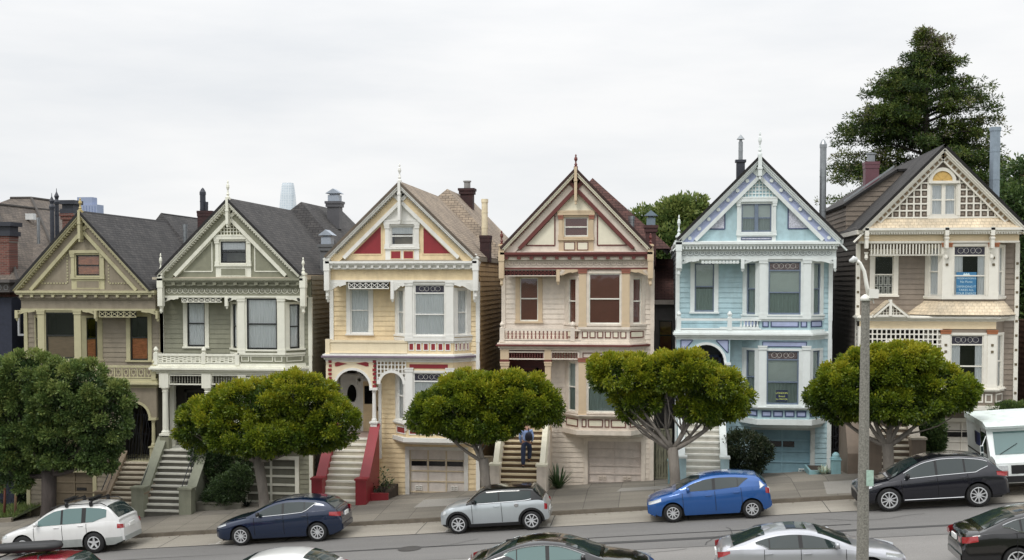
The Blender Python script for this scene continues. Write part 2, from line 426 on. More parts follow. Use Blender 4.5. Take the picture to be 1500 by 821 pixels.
def trianglepanel(m, a, b, c, y, w=.03, mi_b=0, mi_f=1, dots=False):
    A, B_, C_ = map(lambda p: Vector((p[0], 0, p[1])), (a, b, c))
    old = m.mi; m.mi = mi_f; m.prism([a, b, c], y-.012, y+.05)
    m.mi = mi_b
    cen = (A+B_+C_)/3
    for p, q in ((A, B_), (B_, C_), (C_, A)):
        d = (q-p).normalized(); n = Vector((d.z, 0, -d.x))
        if n.dot(cen-p) > 0: n = -n
        if dots:
            l = (q-p).length; k = int(l/.12)
            for i in range(k):
                o = p+d*(l*(i+.5)/k); m.box(o.x-.03, o.x+.03, y-.03, y, o.z-.03, o.z+.03)
        else:
            pts = [p-d*.0, q+d*.0, q+n*w+d*w*.6, p+n*w-d*w*.6]
            m.prism([(v.x, v.z) for v in pts], y-.026, y+.04)
    m.mi = old

def stairs(par, x0, x1, ztop, n, run, ztop_y, rise, tread, riser, cheek, cw=.22, ch=.55, posth=1.0, style='solid', postw=.3, cheekcap=None, left=True, right=True, rails=True):
    s = MB(); y = ztop_y
    for i in range(n+1):
        z = ztop-i*rise; yy = y-i*run
        s.mi = 1; s.box(x0, x1, yy-run*.98 if i < n else yy-run*.98, y+.2, z-rise-(.6 if i == n else 0), z-.06)
        s.mi = 0; s.box(x0-.0, x1+.0, yy-run-.04, yy+.02, z-.06, z)
    st = s.build('staircase', [tread, riser], par)
    yb = y-n*run-run; zb = ztop-(n+1)*rise
    for sd, xx in ((0, x0), (1, x1)):
        if not (left, right)[sd]: continue
        a, b = (xx-cw, xx) if sd == 0 else (xx, xx+cw)
        a -= .003; b += .003
        m = MB(); m.mi = 0
        if style == 'solid':
            m.prismx([(y+.02, ztop+ch), (yb+.25, zb+rise+ch), (yb+.25, zb-.5), (y+.02, zb-.5)], a, b)
            m.mi = 1; o = .045
            m.prismx([(y+.03, ztop+ch), (y+.03, ztop+ch+.08), (yb+.2, zb+rise+ch+.08), (yb+.2, zb+rise+ch)], a-o, b+o)
        elif style == 'picket':
            m.prismx([(y+.02, ztop+.12), (yb+.25, zb+rise+.12), (yb+.25, zb-.5), (y+.02, zb-.5)], a, b)
            m.mi = 1
            for hh in (.22, .5, .78, ch+.1):
                m.prismx([(y+.03, ztop+hh), (y+.03, ztop+hh+.07), (yb+.2, zb+rise+hh+.07), (yb+.2, zb+rise+hh)], a+.03, b-.03)
            k = 0
            while k < n+1:
                yy = y-k*run; zz = ztop-k*rise; m.box(a+.06, b-.06, yy-.05, yy, zz-.1, zz+ch+.12); k += 1.0
        m.mi = 0; pc = (a+b)/2; m.box(pc-postw/2, pc+postw/2, yb-.12, yb+.3, zb-.5, zb+posth)
        m.mi = 1; m.box(pc-postw/2-.04, pc+postw/2+.04, yb-.16, yb+.34, zb+posth, zb+posth+.07)
        m.build('stair_wall', [cheek, cheekcap or cheek], st)
    return st, yb, zb

def handrail(par, x, ya, za, yb, zb, mat=None, h=.85):
    m = MB(); m.tube([(x, ya, za+h), (x, yb, zb+h), (x, yb-.1, zb+h-.15), (x, yb-.05, zb)], .02, 6)
    m.tube([(x, ya, za+h*.5), (x, yb, zb+h*.5)], .012, 5)
    m.tube([(x, (ya+yb)/2, (za+zb)/2), (x, (ya+yb)/2, (za+zb)/2+h)], .016, 5)
    m.build('handrail', mat or DARKMETAL, par)

# ------------------------------------------------------------------ the houses
def build_house(c):
    W, T_, = c['wall'], c['trim']; T2 = c.get('trim2', T_); AC = c.get('accent', T_); GW = c.get('gwall', W); BW = c.get('baywall', W)
    DD = .75; xc = c['xc']
    z = lambda y, Y=0.0, x=None: PZ(x or xc, y, Y)
    ym = 470
    xl = PX(c['xl'], 550, DD); xr = PX(c['xr'], 550, DD)
    base = gz((xl+xr)/2, .7)-.9
    root = empty('victorian_house', ((xl+xr)/2, DD, base+.9), c['label'], 'house', 'row of painted Victorian houses')
    pl = c['porch_left']
    CL = PX(c['bay'][0], ym, 0); CR = PX(c['bay'][1], ym, 0); dx = c.get('bdx', .62)
    BL, BR = CL-dx, CR+dx
    zG = z(c['yG']); zE = z(c['yE'])           # gable foot (top of cornice) / underside of the frieze
    zSill = z(c['ySill']); zR1, zR0 = z(c['yR'][0]), z(c['yR'][1]); zM1, zM0 = z(c['yM'][0]), z(c['yM'][1])
    zK1, zK0 = z(c['ySkirt'][0]), z(c['ySkirt'][1]); zB = z(c['yBot'])
    zPf = z(c['yFloor'], 0, c['porch_xc'])
    depth = 15.0; dm = c.get('dm', 7.5)
    gx0, gx1 = PX(c['gar'][0], c['gar'][3], DD), PX(c['gar'][1], c['gar'][3], DD); gz0 = gz((gx0+gx1)/2, DD); gz1 = PZ((c['gar'][0]+c['gar'][1])/2, c['gar'][2], DD)
    # ---- porch extent
    if pl: pxa, pxb = xl, PX(c['porch_x1'], 560, 0)
    else: pxa, pxb = PX(c['porch_x0'], 560, 0), xr
    # ---- window positions
    w = c['win']; wx0, wx1 = PX(w[0], (w[2]+w[3])/2, DD), PX(w[1], (w[2]+w[3])/2, DD); wz0, wz1 = PZ((w[0]+w[1])/2, w[3], DD), PZ((w[0]+w[1])/2, w[2], DD)
    wholes = [(wx0, wx1, wz0, wz1)]
    # ---- walls
    m = MB(); m.mi = 0
    bh = c.get('bh', .2)
    m.siding(xl, xr, zM0, zG+.02, wholes+[(BL+.02, BR-.02, zM0, zE+.1)], bh, v=DD) if True else None
    def fr(mb): mb.T = None; return mb
    m2 = m
    # front siding uses plane Y = DD
    lowholes = [(gx0, gx1, base-1, gz1), (BL+.02, BR-.02, zK0-.02, zM0+.3)]
    if pl: lowholes.append((pxa-.1, pxb, zPf, zM0+.05))
    else: lowholes.append((pxa, pxb+.1, zPf, zM0+.05))
    m.siding(xl, xr, base, zM0, lowholes, bh, v=DD)
    m.mi = 1
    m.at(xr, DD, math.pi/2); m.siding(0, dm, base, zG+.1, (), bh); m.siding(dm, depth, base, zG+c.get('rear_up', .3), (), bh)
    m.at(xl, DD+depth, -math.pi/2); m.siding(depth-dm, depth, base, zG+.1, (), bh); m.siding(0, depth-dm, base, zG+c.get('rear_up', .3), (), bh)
    m.T = None
    m.add([(xl, DD+depth, base), (xr, DD+depth, base), (xr, DD+depth, zG+.3), (xl, DD+depth, zG+.3)], [(0, 3, 2, 1)])
    # porch recess
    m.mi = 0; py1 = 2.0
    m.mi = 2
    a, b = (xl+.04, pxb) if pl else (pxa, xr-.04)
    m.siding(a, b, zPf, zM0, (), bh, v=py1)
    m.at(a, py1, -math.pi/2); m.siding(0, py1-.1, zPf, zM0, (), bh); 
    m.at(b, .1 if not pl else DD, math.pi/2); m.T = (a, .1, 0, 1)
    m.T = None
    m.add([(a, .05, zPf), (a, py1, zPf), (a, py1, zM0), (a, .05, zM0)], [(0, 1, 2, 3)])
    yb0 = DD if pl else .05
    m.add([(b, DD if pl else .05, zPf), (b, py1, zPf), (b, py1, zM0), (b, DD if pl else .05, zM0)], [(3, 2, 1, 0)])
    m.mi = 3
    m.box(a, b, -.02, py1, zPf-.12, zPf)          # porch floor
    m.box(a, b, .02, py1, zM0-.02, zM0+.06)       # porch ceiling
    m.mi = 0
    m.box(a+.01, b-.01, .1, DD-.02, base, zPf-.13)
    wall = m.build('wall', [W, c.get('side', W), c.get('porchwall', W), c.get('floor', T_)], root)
    # ---- foundation strip and corner posts
    cp = .13
    for xa, xb in ((xl-.03, xl+cp), (xr-cp, xr+.03)):
        m = MB(); m.mi = 0; m.box(xa, xb, DD-.06, DD+.06, zR1-.1, zE)
        m.box(xa, xb, DD-.06, DD+.06, base, zM0)
        if c.get('studs'):
            m.mi = 1; xm_ = (xa+xb)/2; zz = base+2
            while zz < zE-.3: m.box(xm_-.045, xm_+.045, DD-.075, DD-.05, zz, zz+.09); zz += .55
        m.mi = 0; m.box(xa+.012, xb-.012, DD-.052, DD+.052, zM0+.001, zR1-.101)
        m.build('corner_post', [T_, AC], root)
    # ---- bay window
    bay = MB(); bay.mi = 0
    cw_ = c['cw']; cx0, cx1 = PX(cw_[0], ym, 0), PX(cw_[1], ym, 0); cz0, cz1 = z(cw_[3]), z(cw_[2])
    lw_ = c['lcw']; lx0, lx1 = PX(lw_[0], ym+80, 0), PX(lw_[1], ym+80, 0); lz0, lz1 = z(lw_[3]), z(lw_[2])
    Lc = math.hypot(dx, DD); angL = math.atan2(-DD, dx); angR = math.atan2(DD, dx)
    TL = (BL, DD, angL); TR = (CR, 0, angR)
    sw = Lc*.5; s0 = (Lc-sw)/2
    if c.get('swz'): sz0, sz1 = z(c['swz'][1]), z(c['swz'][0])
    else: sz0, sz1 = cz0, cz1
    bay.panelwall(CL, CR, zR1-.1, zE+.02, [(cx0, cx1, cz0, cz1)])
    bay.panelwall(CL, CR, zK0, zM0+.02, [(lx0, lx1, lz0, lz1)])
    for TT, ch in ((TL, 1), (TR, 1)):
        bay.at(*TT); bay.panelwall(0, Lc, zR1-.1, zE+.02, [(s0, s0+sw, sz0, sz1)]); bay.panelwall(0, Lc, zK0, zM0+.02, [(s0, s0+sw, lz0, lz1)])
    bay.T = None
    # bottom of the bay
    oc = .05
    bay.mi = 1
    plan0 = [(BL-.06, DD), (CL-.05, -.08), (CR+.05, -.08), (BR+.06, DD)]
    plan1 = [(BL-.02, DD), (CL+.02, .04), (CR-.02, .04), (BR+.02, DD)]
    plan2 = [(BL-.13, DD), (CL-.1, -.17), (CR+.1, -.17), (BR+.13, DD)]
    zmid = zB+(zK0-zB)*.45
    bay.loft([(BL+.05, DD), (CL+.12, .2), (CR-.12, .2), (BR-.05, DD)], zB, plan0, zmid)
    bay.slab(plan2, zmid, zK0)
    bay.slab(plan0, zK1-.02, zK1+.05); bay.slab(plan2, zK1+.05, zK1+.09)
    bw = c.get('bayskirt', BW)
    bayo = bay.build('bay_window', [BW, T_], root)
    # skirt panels
    def panelrow(zt, zb, fr_m, fi_m, n, faces=True, w=.04, sq=False, par=bayo):
        q = MB(); zc0, zc1 = zb+(zt-zb)*.2, zt-(zt-zb)*.15
        for TT, U0, U1, k in ((None, CL+.06, CR-.06, n), (TL, .1, Lc-.05, 1 if not sq else 3), (TR, .05, Lc-.1, 1 if not sq else 4)):
            q.T = (TT[0], TT[1], math.cos(TT[2]), math.sin(TT[2])) if TT else None
            if isinstance(k, int): spans = [(i/k, (i+1)/k) for i in range(k)]
            else:
                tot = sum(k); acc = 0; spans = []
                for v in k: spans.append((acc/tot, (acc+v)/tot)); acc += v
            for f0, f1 in spans:
                a_, b_ = U0+(U1-U0)*f0+.035, U0+(U1-U0)*f1-.035
                if sq:
                    cc = (a_+b_)/2; hw = min((b_-a_)/2, (zc1-zc0)*.42); a_, b_ = cc-hw, cc+hw
                q.mi = 0; q.frame(a_, b_, zc0, zc1, w, -.028, .02)
                q.mi = 1; q.box(a_+w, b_-w, -.012, .01, zc0+w, zc1-w)
        q.build('skirt_panel', [fr_m, fi_m], par)
    pm = c['panels']
    panelrow(zR1-.02, zR0+.04, pm[0], pm[1], pm[2], w=pm[4], sq=pm[3])
    panelrow(zK1-.02, zK0+.02, c['lpanels'][0], c['lpanels'][1], c['lpanels'][2], w=c['lpanels'][4], sq=c['lpanels'][3])
    # pilasters at the bay corners
    pw = c.get('pw', .26)
    for zz0, zz1 in ((zSill, zE), (zK1+.09, zM0)):
        zz1b = min(zz1, (cz1 if zz0 == zSill else lz1)+.2)
        for a_, b_, cp_ in ((CL-.03, CL+pw, 1), (CR-pw, CR+.03, 1)):
            q = MB(); q.mi = 0; pilaster(q, a_, b_, -.06, .06, zz0, zz1b, capmi=1)
            if c.get('studs'):
                q.mi = 2
                for kk in range(2): q.lathe((a_+b_)/2, 0, [(.04, 0), (.04, .02)], 8, z=0) if False else q.box((a_+b_)/2-.045, (a_+b_)/2+.045, -.085, -.05, zz1b-.62-kk*.25, zz1b-.53-kk*.25)
                q.mi = 0
            q.build('pilaster', [c.get('pilc', T_), c.get('pilcap', T_), AC], bayo)
    S = c['sash']; kd = c['kinds']
    window(bayo, (0, 0, 0), cx0, cx1, cz0, cz1, c.get('casing', T_), S, .09, kd[1], split=c.get('split', .5), top=c.get('transom'), cwl=max(.03, cx0-CL-pw), cwr=max(.03, CR-pw-cx1), proud=.02, sashw=c.get('sashw', .045))
    for TT in (TL, TR):
        window(bayo, TT, s0, s0+sw, sz0, sz1, c.get('casing', T_), S, .09, kd[2], split=.5, proud=.02, cwl=s0-.03, cwr=s0-.03, sashw=c.get('sashw', .045))
        window(bayo, TT, s0, s0+sw, lz0, lz1, c.get('casing', T_), S, .09, kd[4], split=.5, proud=.02, cwl=s0-.03, cwr=s0-.03, sashw=c.get('sashw', .045))
    lwin = window(bayo, (0, 0, 0), lx0, lx1, lz0, lz1, c.get('casing', T_), S, .09, kd[3], split=.5, top=c.get('ltransom'), cwl=max(.03, lx0-CL-pw), cwr=max(.03, CR-pw-lx1), proud=.02, sashw=c.get('sashw', .045))
    # ---- the single upper window
    window(root, (0, DD, 0), wx0, wx1, wz0, wz1, c.get('wcasing', T_), S, c.get('wcw', .17), kd[0], head=.2, sashw=c.get('sashw', .045))
    # ---- entablature: cornice, modillions, frieze, over the whole front
    ex0, ex1 = PX(c['ent'][0], c['yG'], -.05), PX(c['ent'][1], c['yG'], -.05)
    m = MB(); zC = z(c['yC'])
    m.mi = 0
    m.box(ex0-.08, ex1+.08, -.38, DD, zG-.09, zG); m.box(ex0-.05, ex1+.05, -.3, DD, zG-.17, zG-.09)
    m.mi = 3; m.box(ex0, ex1, -.2, DD, max(zC, zG-.32), zG-.17); m.box(ex0, ex1, -.1, DD, zC, max(zC+.01, zG-.32))
    m.mi = 0; nmod = c.get('nmod', 14)
    if nmod:
        for i in range(nmod):
            xx = ex0+.15+(ex1-ex0-.3)*i/(nmod-1); hw = c.get('modw', .05)
            m.box(xx-hw, xx+hw, -.3, -.2, max(zC+.02, zG-.17-c.get('modh', .1)), zG-.17)
    m.mi = 1; m.box(ex0+.02, ex1-.02, -.05, DD-.03, zE+.07, zC)
    m.mi = 2; m.box(ex0+.01, ex1-.01, -.09, DD-.03, zE, zE+.07)
    m.mi = 0
    if c.get('swag'):
        m.mi = 4; zz = (zE+.07+zC)/2; hh = (zC-zE-.07)*.36; n = 24
        for i in range(n):
            xx = ex0+.2+(ex1-ex0-.4)*(i+.5)/n
            pts = [(xx+.13*math.cos(t), -.062, zz+hh*.3-hh*math.sin(t)) for t in np.linspace(-.2, math.pi+.2, 7)]
            m.tube(pts, .014, 4)
            m.tube([(xx+.05*math.cos(t), -.062, zz+hh*.35+hh*.35*math.sin(t)) for t in np.linspace(0, 6.28, 6)], .012, 4)
    m.build('cornice', [c.get('corn', T_), c.get('frieze', W), c.get('friezeline', T_), c.get('cornback', T_), c.get('swagm', T_)], root)
    # soffit box between the wall head and the frieze
    # ---- valance and hanging brackets
    hB = z(c['yE'])-z(c['yBr'])
    for (a_, b_) in c['brk']:
        bracket(root, PX(a_, c['yE'], -.02), PX(b_, c['yE'], -.02), zE, hB*(1 if True else 1), -.09, .0, c.get('brkm', T_), rib=c.get('ribm', T2))
    v = c['val']; va, vb = PX(v[0], c['yE'], 0), PX(v[1], c['yE'], 0); vz1, vz0 = zE, z(v[2])
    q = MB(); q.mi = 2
    if v[3] in ('cross', 'lattice'): q.box(va+.01, vb-.01, -.005, .01, vz0+.02, vz1-.02)  # dark panel paints the soffit shade behind the fretwork holes
    q.mi = 0
    q.box(va, vb, -.06, .0, vz0, vz0+.035); q.box(va, vb, -.06, 0, vz1-.03, vz1)
    q.mi = 1
    if v[3] == 'spindle':
        n = int((vb-va)/v[4])
        for i in range(n):
            xx = va+(vb-va)*(i+.5)/n; q.box(xx-.022, xx+.022, -.05, -.01, vz0+.05, vz1-.05)
    elif v[3] == 'lattice':
        n = int((vb-va)/v[4])
        for i in range(n+1):
            xx = va+(vb-va)*i/n; q.box(xx-.02, xx+.02, -.05, -.02, vz0+.05, vz1-.05)
        nr = v[5]
        for j in range(1, nr): zz = vz0+(vz1-vz0)*j/nr; q.box(va, vb, -.055, -.025, zz-.018, zz+.018)
    elif v[3] == 'cross':
        n = int((vb-va)/v[4])
        for i in range(n):
            xa = va+(vb-va)*i/n; xb = va+(vb-va)*(i+1)/n; xm = (xa+xb)/2; zm = (vz0+vz1)/2
            q.strip((xa, vz1-.04), (xb, vz0+.04), -.01, .01, -.05, -.03); q.strip((xb, vz1-.04), (xa, vz0+.04), -.01, .01, -.047, -.028)
            q.box(xa-.012, xa+.012, -.05, -.02, vz0+.05, vz1-.05)
            q.box(xm-.018, xm+.018, -.058, -.02, zm-.018, zm+.018)
    elif v[3] == 'drop':
        n = int((vb-va)/v[4])
        for i in range(n):
            xx = va+(vb-va)*(i+.5)/n; q.box(xx-.05, xx+.05, -.05, -.01, vz0-.03, vz1-.05)
    q.build('valance', [T_, c.get('valm', T_), DARKBACK], root)
    # brackets on the wall at the far corner
    # ---- balcony and middle cornice
    def planout(o, y=None):
        if pl: return [(xl-o*.5, DD), (xl-o*.5, -o), (CR+o*.4, -o), (BR+o*.9, DD)]
        return [(BL-o*.9, DD), (CL-o*.4, -o), (xr+o*.5, -o), (xr+o*.5, DD)]
    bsn = c['bal'][0]
    m = MB(); m.mi = 0
    h = zM1-zM0
    m.slab(planout(.02), zM0-.02, zM0+h*.25); m.slab(planout(.12), zM0+h*.25, zM0+h*.55)
    m.mi = 1; m.slab(planout(.26), zM0+h*.55, zM0+h*.8)
    m.mi = 0; m.slab(planout(.18), zM0+h*.8, zM1)
    m.slab(planout(.06), zM1, zR0+.02) if bsn != 'none' else None
    if pl: m.slab([(xr-.5, DD-.035), (xr-.06, DD-.035), (xr-.06, DD+.1), (xr-.5, DD+.1)], zM0, zM1)
    m.mi = 2
    if bsn != 'none': m.slab(planout(-.06), zR0+.02, zR0+.04)
    mc = m.build('middle_cornice', [T_, c.get('mline', T_), W], root)
    # bay sill
    m = MB(); m.slab([(BL-.05, DD), (CL-.04, -.09), (CR+.04, -.09), (BR+.05, DD)], (zR1-.02) if bsn != 'none' else zSill-.12, zSill)
    m.slab([(BL-.01, DD), (CL, -.03), (CR, -.03), (BR+.01, DD)], zR1-.1, zR1-.02)
    m.build('bay_sill', T_, bayo)
    # bay apron (panel zone)
    m = MB(); m.panelwall(CL, CR, zR0, zR1); m.at(*TL); m.panelwall(0, Lc, zR0, zR1); m.at(*TR); m.panelwall(0, Lc, zR0, zR1); m.build('apron', c.get('apron', BW), bayo)
    # balustrade in front of the single window
    ra, rb = (xl+.0, CL+.05) if pl else (CR-.05, xr)
    m = MB(); bs = c['bal']
    m.mi = 0
    m.box(ra, rb, -.07, .05, zR1-.09, zR1); m.box(ra, rb, -.06, .04, zR0+.0, zR0+.07)
    m.box(ra if pl else rb-.05, (ra+.05) if pl else rb, 0, DD-.02, zR0, zR1)
    for xx in ([ra+.09, rb-.12] if pl else [rb-.09, ra+.12])[:1 if bs[0] != 'weave' else 2]:
        m.box(xx-.09, xx+.09, -.09, .07, zR0-.05, zR1+.04)
    if bs[0] == 'solid': m.mi = 1; m.box(ra+.1, rb, -.03, .03, zR0+.07, zR1-.09)
    elif bs[0] == 'baluster':
        n = int((rb-ra-.3)/bs[1]); m.mi = 1
        for i in range(n):
            xx = ra+.25+(rb-ra-.4)*(i+.5)/n; hh = zR1-.09-zR0-.07
            m.lathe(xx, -.01, [(.025, 0), (.025, hh*.12), (.04, hh*.3), (.02, hh*.5), (.035, hh*.62), (.022, hh*.85), (.03, hh)], 6, z=zR0+.07)
    elif bs[0] == 'weave':
        n = int((rb-ra-.3)/.17); m.mi = 1; hh = zR1-.09-zR0-.07; z_ = zR0+.07
        for i in range(n):
            xa = ra+.2+(rb-ra-.35)*i/n; xb = ra+.2+(rb-ra-.35)*(i+1)/n; off = (i % 2)*.5
            m.box(xa-.02, xa+.02, -.04, .01, z_, z_+hh)
            for k in range(3):
                zz = z_+hh*((k+off+.25) % 3)/3; m.box(xa, xb, -.035, .005, zz, zz+.05)
    elif bs[0] == 'rings':
        n = int((rb-ra-.3)/.3); m.mi = 1; hh = zR1-.09-zR0-.07; zm = zR0+.07+hh/2
        for i in range(n):
            xa = ra+.2+(rb-ra-.35)*i/n; xb = ra+.2+(rb-ra-.35)*(i+1)/n; xm = (xa+xb)/2
            m.box(xa-.025, xa+.025, -.04, .01, zR0+.07, zR1-.09)
            m.tube([(xm+.085*math.cos(t), -.02, zm+hh*.33*math.sin(t)) for t in np.linspace(0, 6.283, 9)], .022, 5)
            m.box(xm-.015, xm+.015, -.035, 0, zm+hh*.3, zR1-.09); m.box(xm-.015, xm+.015, -.035, 0, zR0+.07, zm-hh*.3)
    elif bs[0] == 'low':
        pass
    if bs[0] != 'none': m.build('balustrade', [c.get('balm', T_), c.get('balf', T_)], root)
    if bs[0] not in ('solid', 'none') or c.get('postfin'):
        for xx in ([ra+.09, ra+(rb-ra)*bs[2]] if pl else [rb-.09]):
            q = MB(); q.lathe(xx, -.01, [(.09, 0), (.05, .03), (.09, .08), (.1, .13), (.06, .2), (.02, .25)], 9, z=zR1+.04)
            if bs[0] != 'solid': q.box(xx-.085, xx+.085, -.088, .07, zR0, zR1+.04)
            q.build('post_cap', T_, root)
    # ---- gable
    yg = -.12
    pk = P(*c['peak'], yg); el = P(*c['eL'], yg); er = P(*c['eR'], yg)
    # symmetric about the ridge
    zEv = (el[1]+er[1])/2
    slope = ((pk[1]-zEv)/((er[0]-el[0])/2))
    hx = (er[0]-el[0])/2; px_ = (er[0]+el[0])/2 if abs((er[0]+el[0])/2-pk[0]) < .25 else pk[0]
    pk = (px_, pk[1]); el = (px_-hx, zEv); er = (px_+hx, zEv)
    st = c['gstyle']
    m = MB(); m.mi = 0
    for e in (el, er):
        d = -1 if e is el else 1
        m.mi = 0; m.strip(pk, e, -.02, .1, -.42, -.05); m.mi = 0; m.strip(pk, e, .1, .17, -.36, -.05)
    # verge blocks (dentils) along the rake
    m.mi = 3; ln = math.hypot(hx, pk[1]-zEv)
    for e in (el, er):
        ux, uz = (e[0]-pk[0])/ln, (e[1]-pk[1])/ln; nx, nz = (uz, -ux) if uz*0-ux*1 < 0 else (-uz, ux)
        if nz > 0: nx, nz = -nx, -nz
        step = st.get('dent', .13); k = .35
        while k < ln-.35:
            cx_, cz_ = pk[0]+ux*k, pk[1]+uz*k
            m.strip((cx_+nx*.17, cz_+nz*.17), (cx_+ux*step*.5+nx*.17, cz_+uz*step*.5+nz*.17), 0, .055, -.3, -.1)
            k += step
    m.mi = 1
    for e in (el, er): m.strip(pk, e, .17, .5 if not st.get('noinner') else .36, -.14, -.02)
    m.mi = 2
    for e in (el, er):
        ux, uz = (e[0]-pk[0])/ln, (e[1]-pk[1])/ln
        if not st.get('noinner'): m.strip((pk[0], pk[1]), (pk[0]+ux*(ln-.45), pk[1]+uz*(ln-.45)), .46, .6, -.19, -.02)
        else: m.strip(pk, (pk[0]+ux*(ln-.3), pk[1]+uz*(ln-.3)), .36, .41, -.17, -.02)
    if st.get('bosses'):
        m.mi = 4
        for e in (el, er):
            ux, uz = (e[0]-pk[0])/ln, (e[1]-pk[1])/ln; nx, nz = (uz, -ux)
            if nz > 0: nx, nz = -nx, -nz
            for k in range(st['bosses']):
                t = ln*(k+.9)/(st['bosses']+.6); xx, zz = pk[0]+ux*t+nx*(.32 if not st.get('bossbox') else .265), pk[1]+uz*t+nz*(.32 if not st.get('bossbox') else .265)
                if st.get('bossbox'): m.prism([(xx+dx_*.07, zz+dz_*.07) for dx_, dz_ in ((ux+nx, uz+nz), (ux-nx, uz-nz), (-ux-nx, -uz-nz), (-ux+nx, -uz+nz))], -.165, -.14)
                else: m.prism([(xx+.075*math.cos(t2), zz+.075*math.sin(t2)) for t2 in np.linspace(0, 6.283, 9)[:-1]], -.2, -.14)
    m.build('bargeboard', [c.get('rake', T_), st.get('band', W), st.get('inner', T_), st.get('dentm', T_), st.get('bossm', T_)], root)
    # gable wall with attic window
    at = c['attic']; ax0, ax1 = PX(at[0], (at[2]+at[3])/2, -.0), PX(at[1], (at[2]+at[3])/2, 0); az0, az1 = PZ(pk_x := c['peak'][0], at[3], 0), PZ(pk_x, at[2], 0)
    m = MB(); m.mi = 0
    inn = lambda x: pk[1]-abs(x-pk[0])*slope-.1
    # wall: polygon pieces round the attic window
    zg = zG-.02
    hx2 = (pk[1]-.1-zg)/slope
    m.prism([(pk[0]-hx2, zg), (ax0, zg), (ax0, inn(ax0))], .0, .06)
    m.prism([(ax1, zg), (pk[0]+hx2, zg), (ax1, inn(ax1))], .0, .06)
    m.prism([(ax0, zg), (ax1, zg), (ax1, az0), (ax0, az0)], .0, .06)
    m.prism([(ax0, az1), (ax1, az1), (ax1, inn(ax1)), (pk[0], inn(pk[0])), (ax0, inn(ax0))], .0, .06)
    m.box(pk[0]-hx2, ax0-.02, .06, DD, zg-.06, zg); m.box(ax0, ax1, .7, .72, az0, az1)
    m.mi = 1
    fw = st.get('fw', .16)
    if st.get('pil', True):
        for s_ in (-1, 1):
            xa = ax0 if s_ < 0 else ax1
            a_, b_ = (xa-fw-.07, xa-.07) if s_ < 0 else (xa+.07, xa+fw+.07)
            pilaster(m, a_, b_, -.07, 0, az0-.08, az1+.08, capmi=4)
        m.box(ax0-fw-.12, ax1+fw+.12, -.12, 0, az1+.08, az1+.2); m.box(ax0-fw-.1, ax1+fw+.1, -.1, 0, az0-.14, az0-.08)
        # apron panel
        m.box(ax0-fw-.07, ax1+fw+.07, -.03, 0, zg, az0-.14)
        m.mi = 2
        n_ = st.get('ap', 1); aw = (ax1-ax0+.1)/n_
        for i in range(n_):
            a_ = ax0-.05+aw*i+.04; b_ = a_+aw-.08; zz0, zz1 = zg+.1, az0-.2
            if zz1-zz0 > .08:
                m.mi = 2; m.frame(a_, b_, zz0, zz1, .03, -.05, -.02); m.mi = 3; m.box(a_+.03, b_-.03, -.04, -.02, zz0+.03, zz1-.03)
    # triangular panels
    if st.get('tri', True):
        off = fw+st.get('toff', .25)
        for s_ in (-1, 1):
            xi = (ax0-off) if s_ < 0 else (ax1+off)
            zt_ = inn(xi)-.62-st.get('ttop', .18); zb_ = zg+st.get('trib', .32)
            xo = xi+s_*(zt_-zb_)/slope
            if zt_-zb_ > .2: trianglepanel(m, (xi, zt_), (xi, zb_), (xo, zb_), 0, .045, 2, 3, st.get('dots', False))
    if st.get('lattice'):
        m.mi = 1
        for s_ in (-1, 1):
            xi = (ax0-.12) if s_ < 0 else (ax1+.12); k = 0
            zb_ = zg+.42
            while True:
                xx = xi+s_*k*.26; zt_ = inn(xx)-.45
                if zt_ < zb_+.1: break
                m.box(xx-.028, xx+.028, -.06, .0, zb_, zt_); k += 1
            k = 0
            while True:
                zz = zb_+k*.26; xo = pk[0]+s_*((pk[1]-.1-.45-zz)/slope)
                if (xo-xi)*s_ < .1: break
                m.box(min(xi, xo), max(xi, xo), -.062, .0, zz-.028, zz+.028); k += 1
            m.mi = 3; k = 0
            for i in range(9):
                for j in range(9):
                    xx = xi+s_*(i+.5)*.26; zz = zb_+(j+.5)*.26
                    if zz+.1 < inn(xx)-.47: m.box(xx-.05, xx+.05, -.04, 0, zz-.05, zz+.05)
            m.mi = 1
    # apex
    if st.get('apex'):
        za_ = az1+.26; hw_ = (pk[1]-.66-za_)/slope*1.0
        if hw_ > .15:
            m.mi = 7 if st['apex'] != 'lattice' else 5
            m.prism([(pk[0]-hw_, za_), (pk[0]+hw_, za_), (pk[0], za_+hw_*slope)], -.03, .0)
            if st['apex'] == 'lattice':
                m.mi = 1; k = -6
                while k <= 6:
                    xx = pk[0]+k*.13; t_ = za_+(hw_-abs(xx-pk[0]))*slope
                    if t_ > za_+.03: m.box(xx-.018, xx+.018, -.06, -.025, za_, t_)
                    k += 1
                k = 0
                while k*.13 < hw_*slope: zz = za_+k*.13; ww = hw_-(k*.13)/slope; m.box(pk[0]-ww, pk[0]+ww, -.062, -.02, zz-.016, zz+.016); k += 1
            m.mi = 1; m.box(pk[0]-hw_-.15, pk[0]+hw_+.15, -.13, 0, za_-.06, za_)
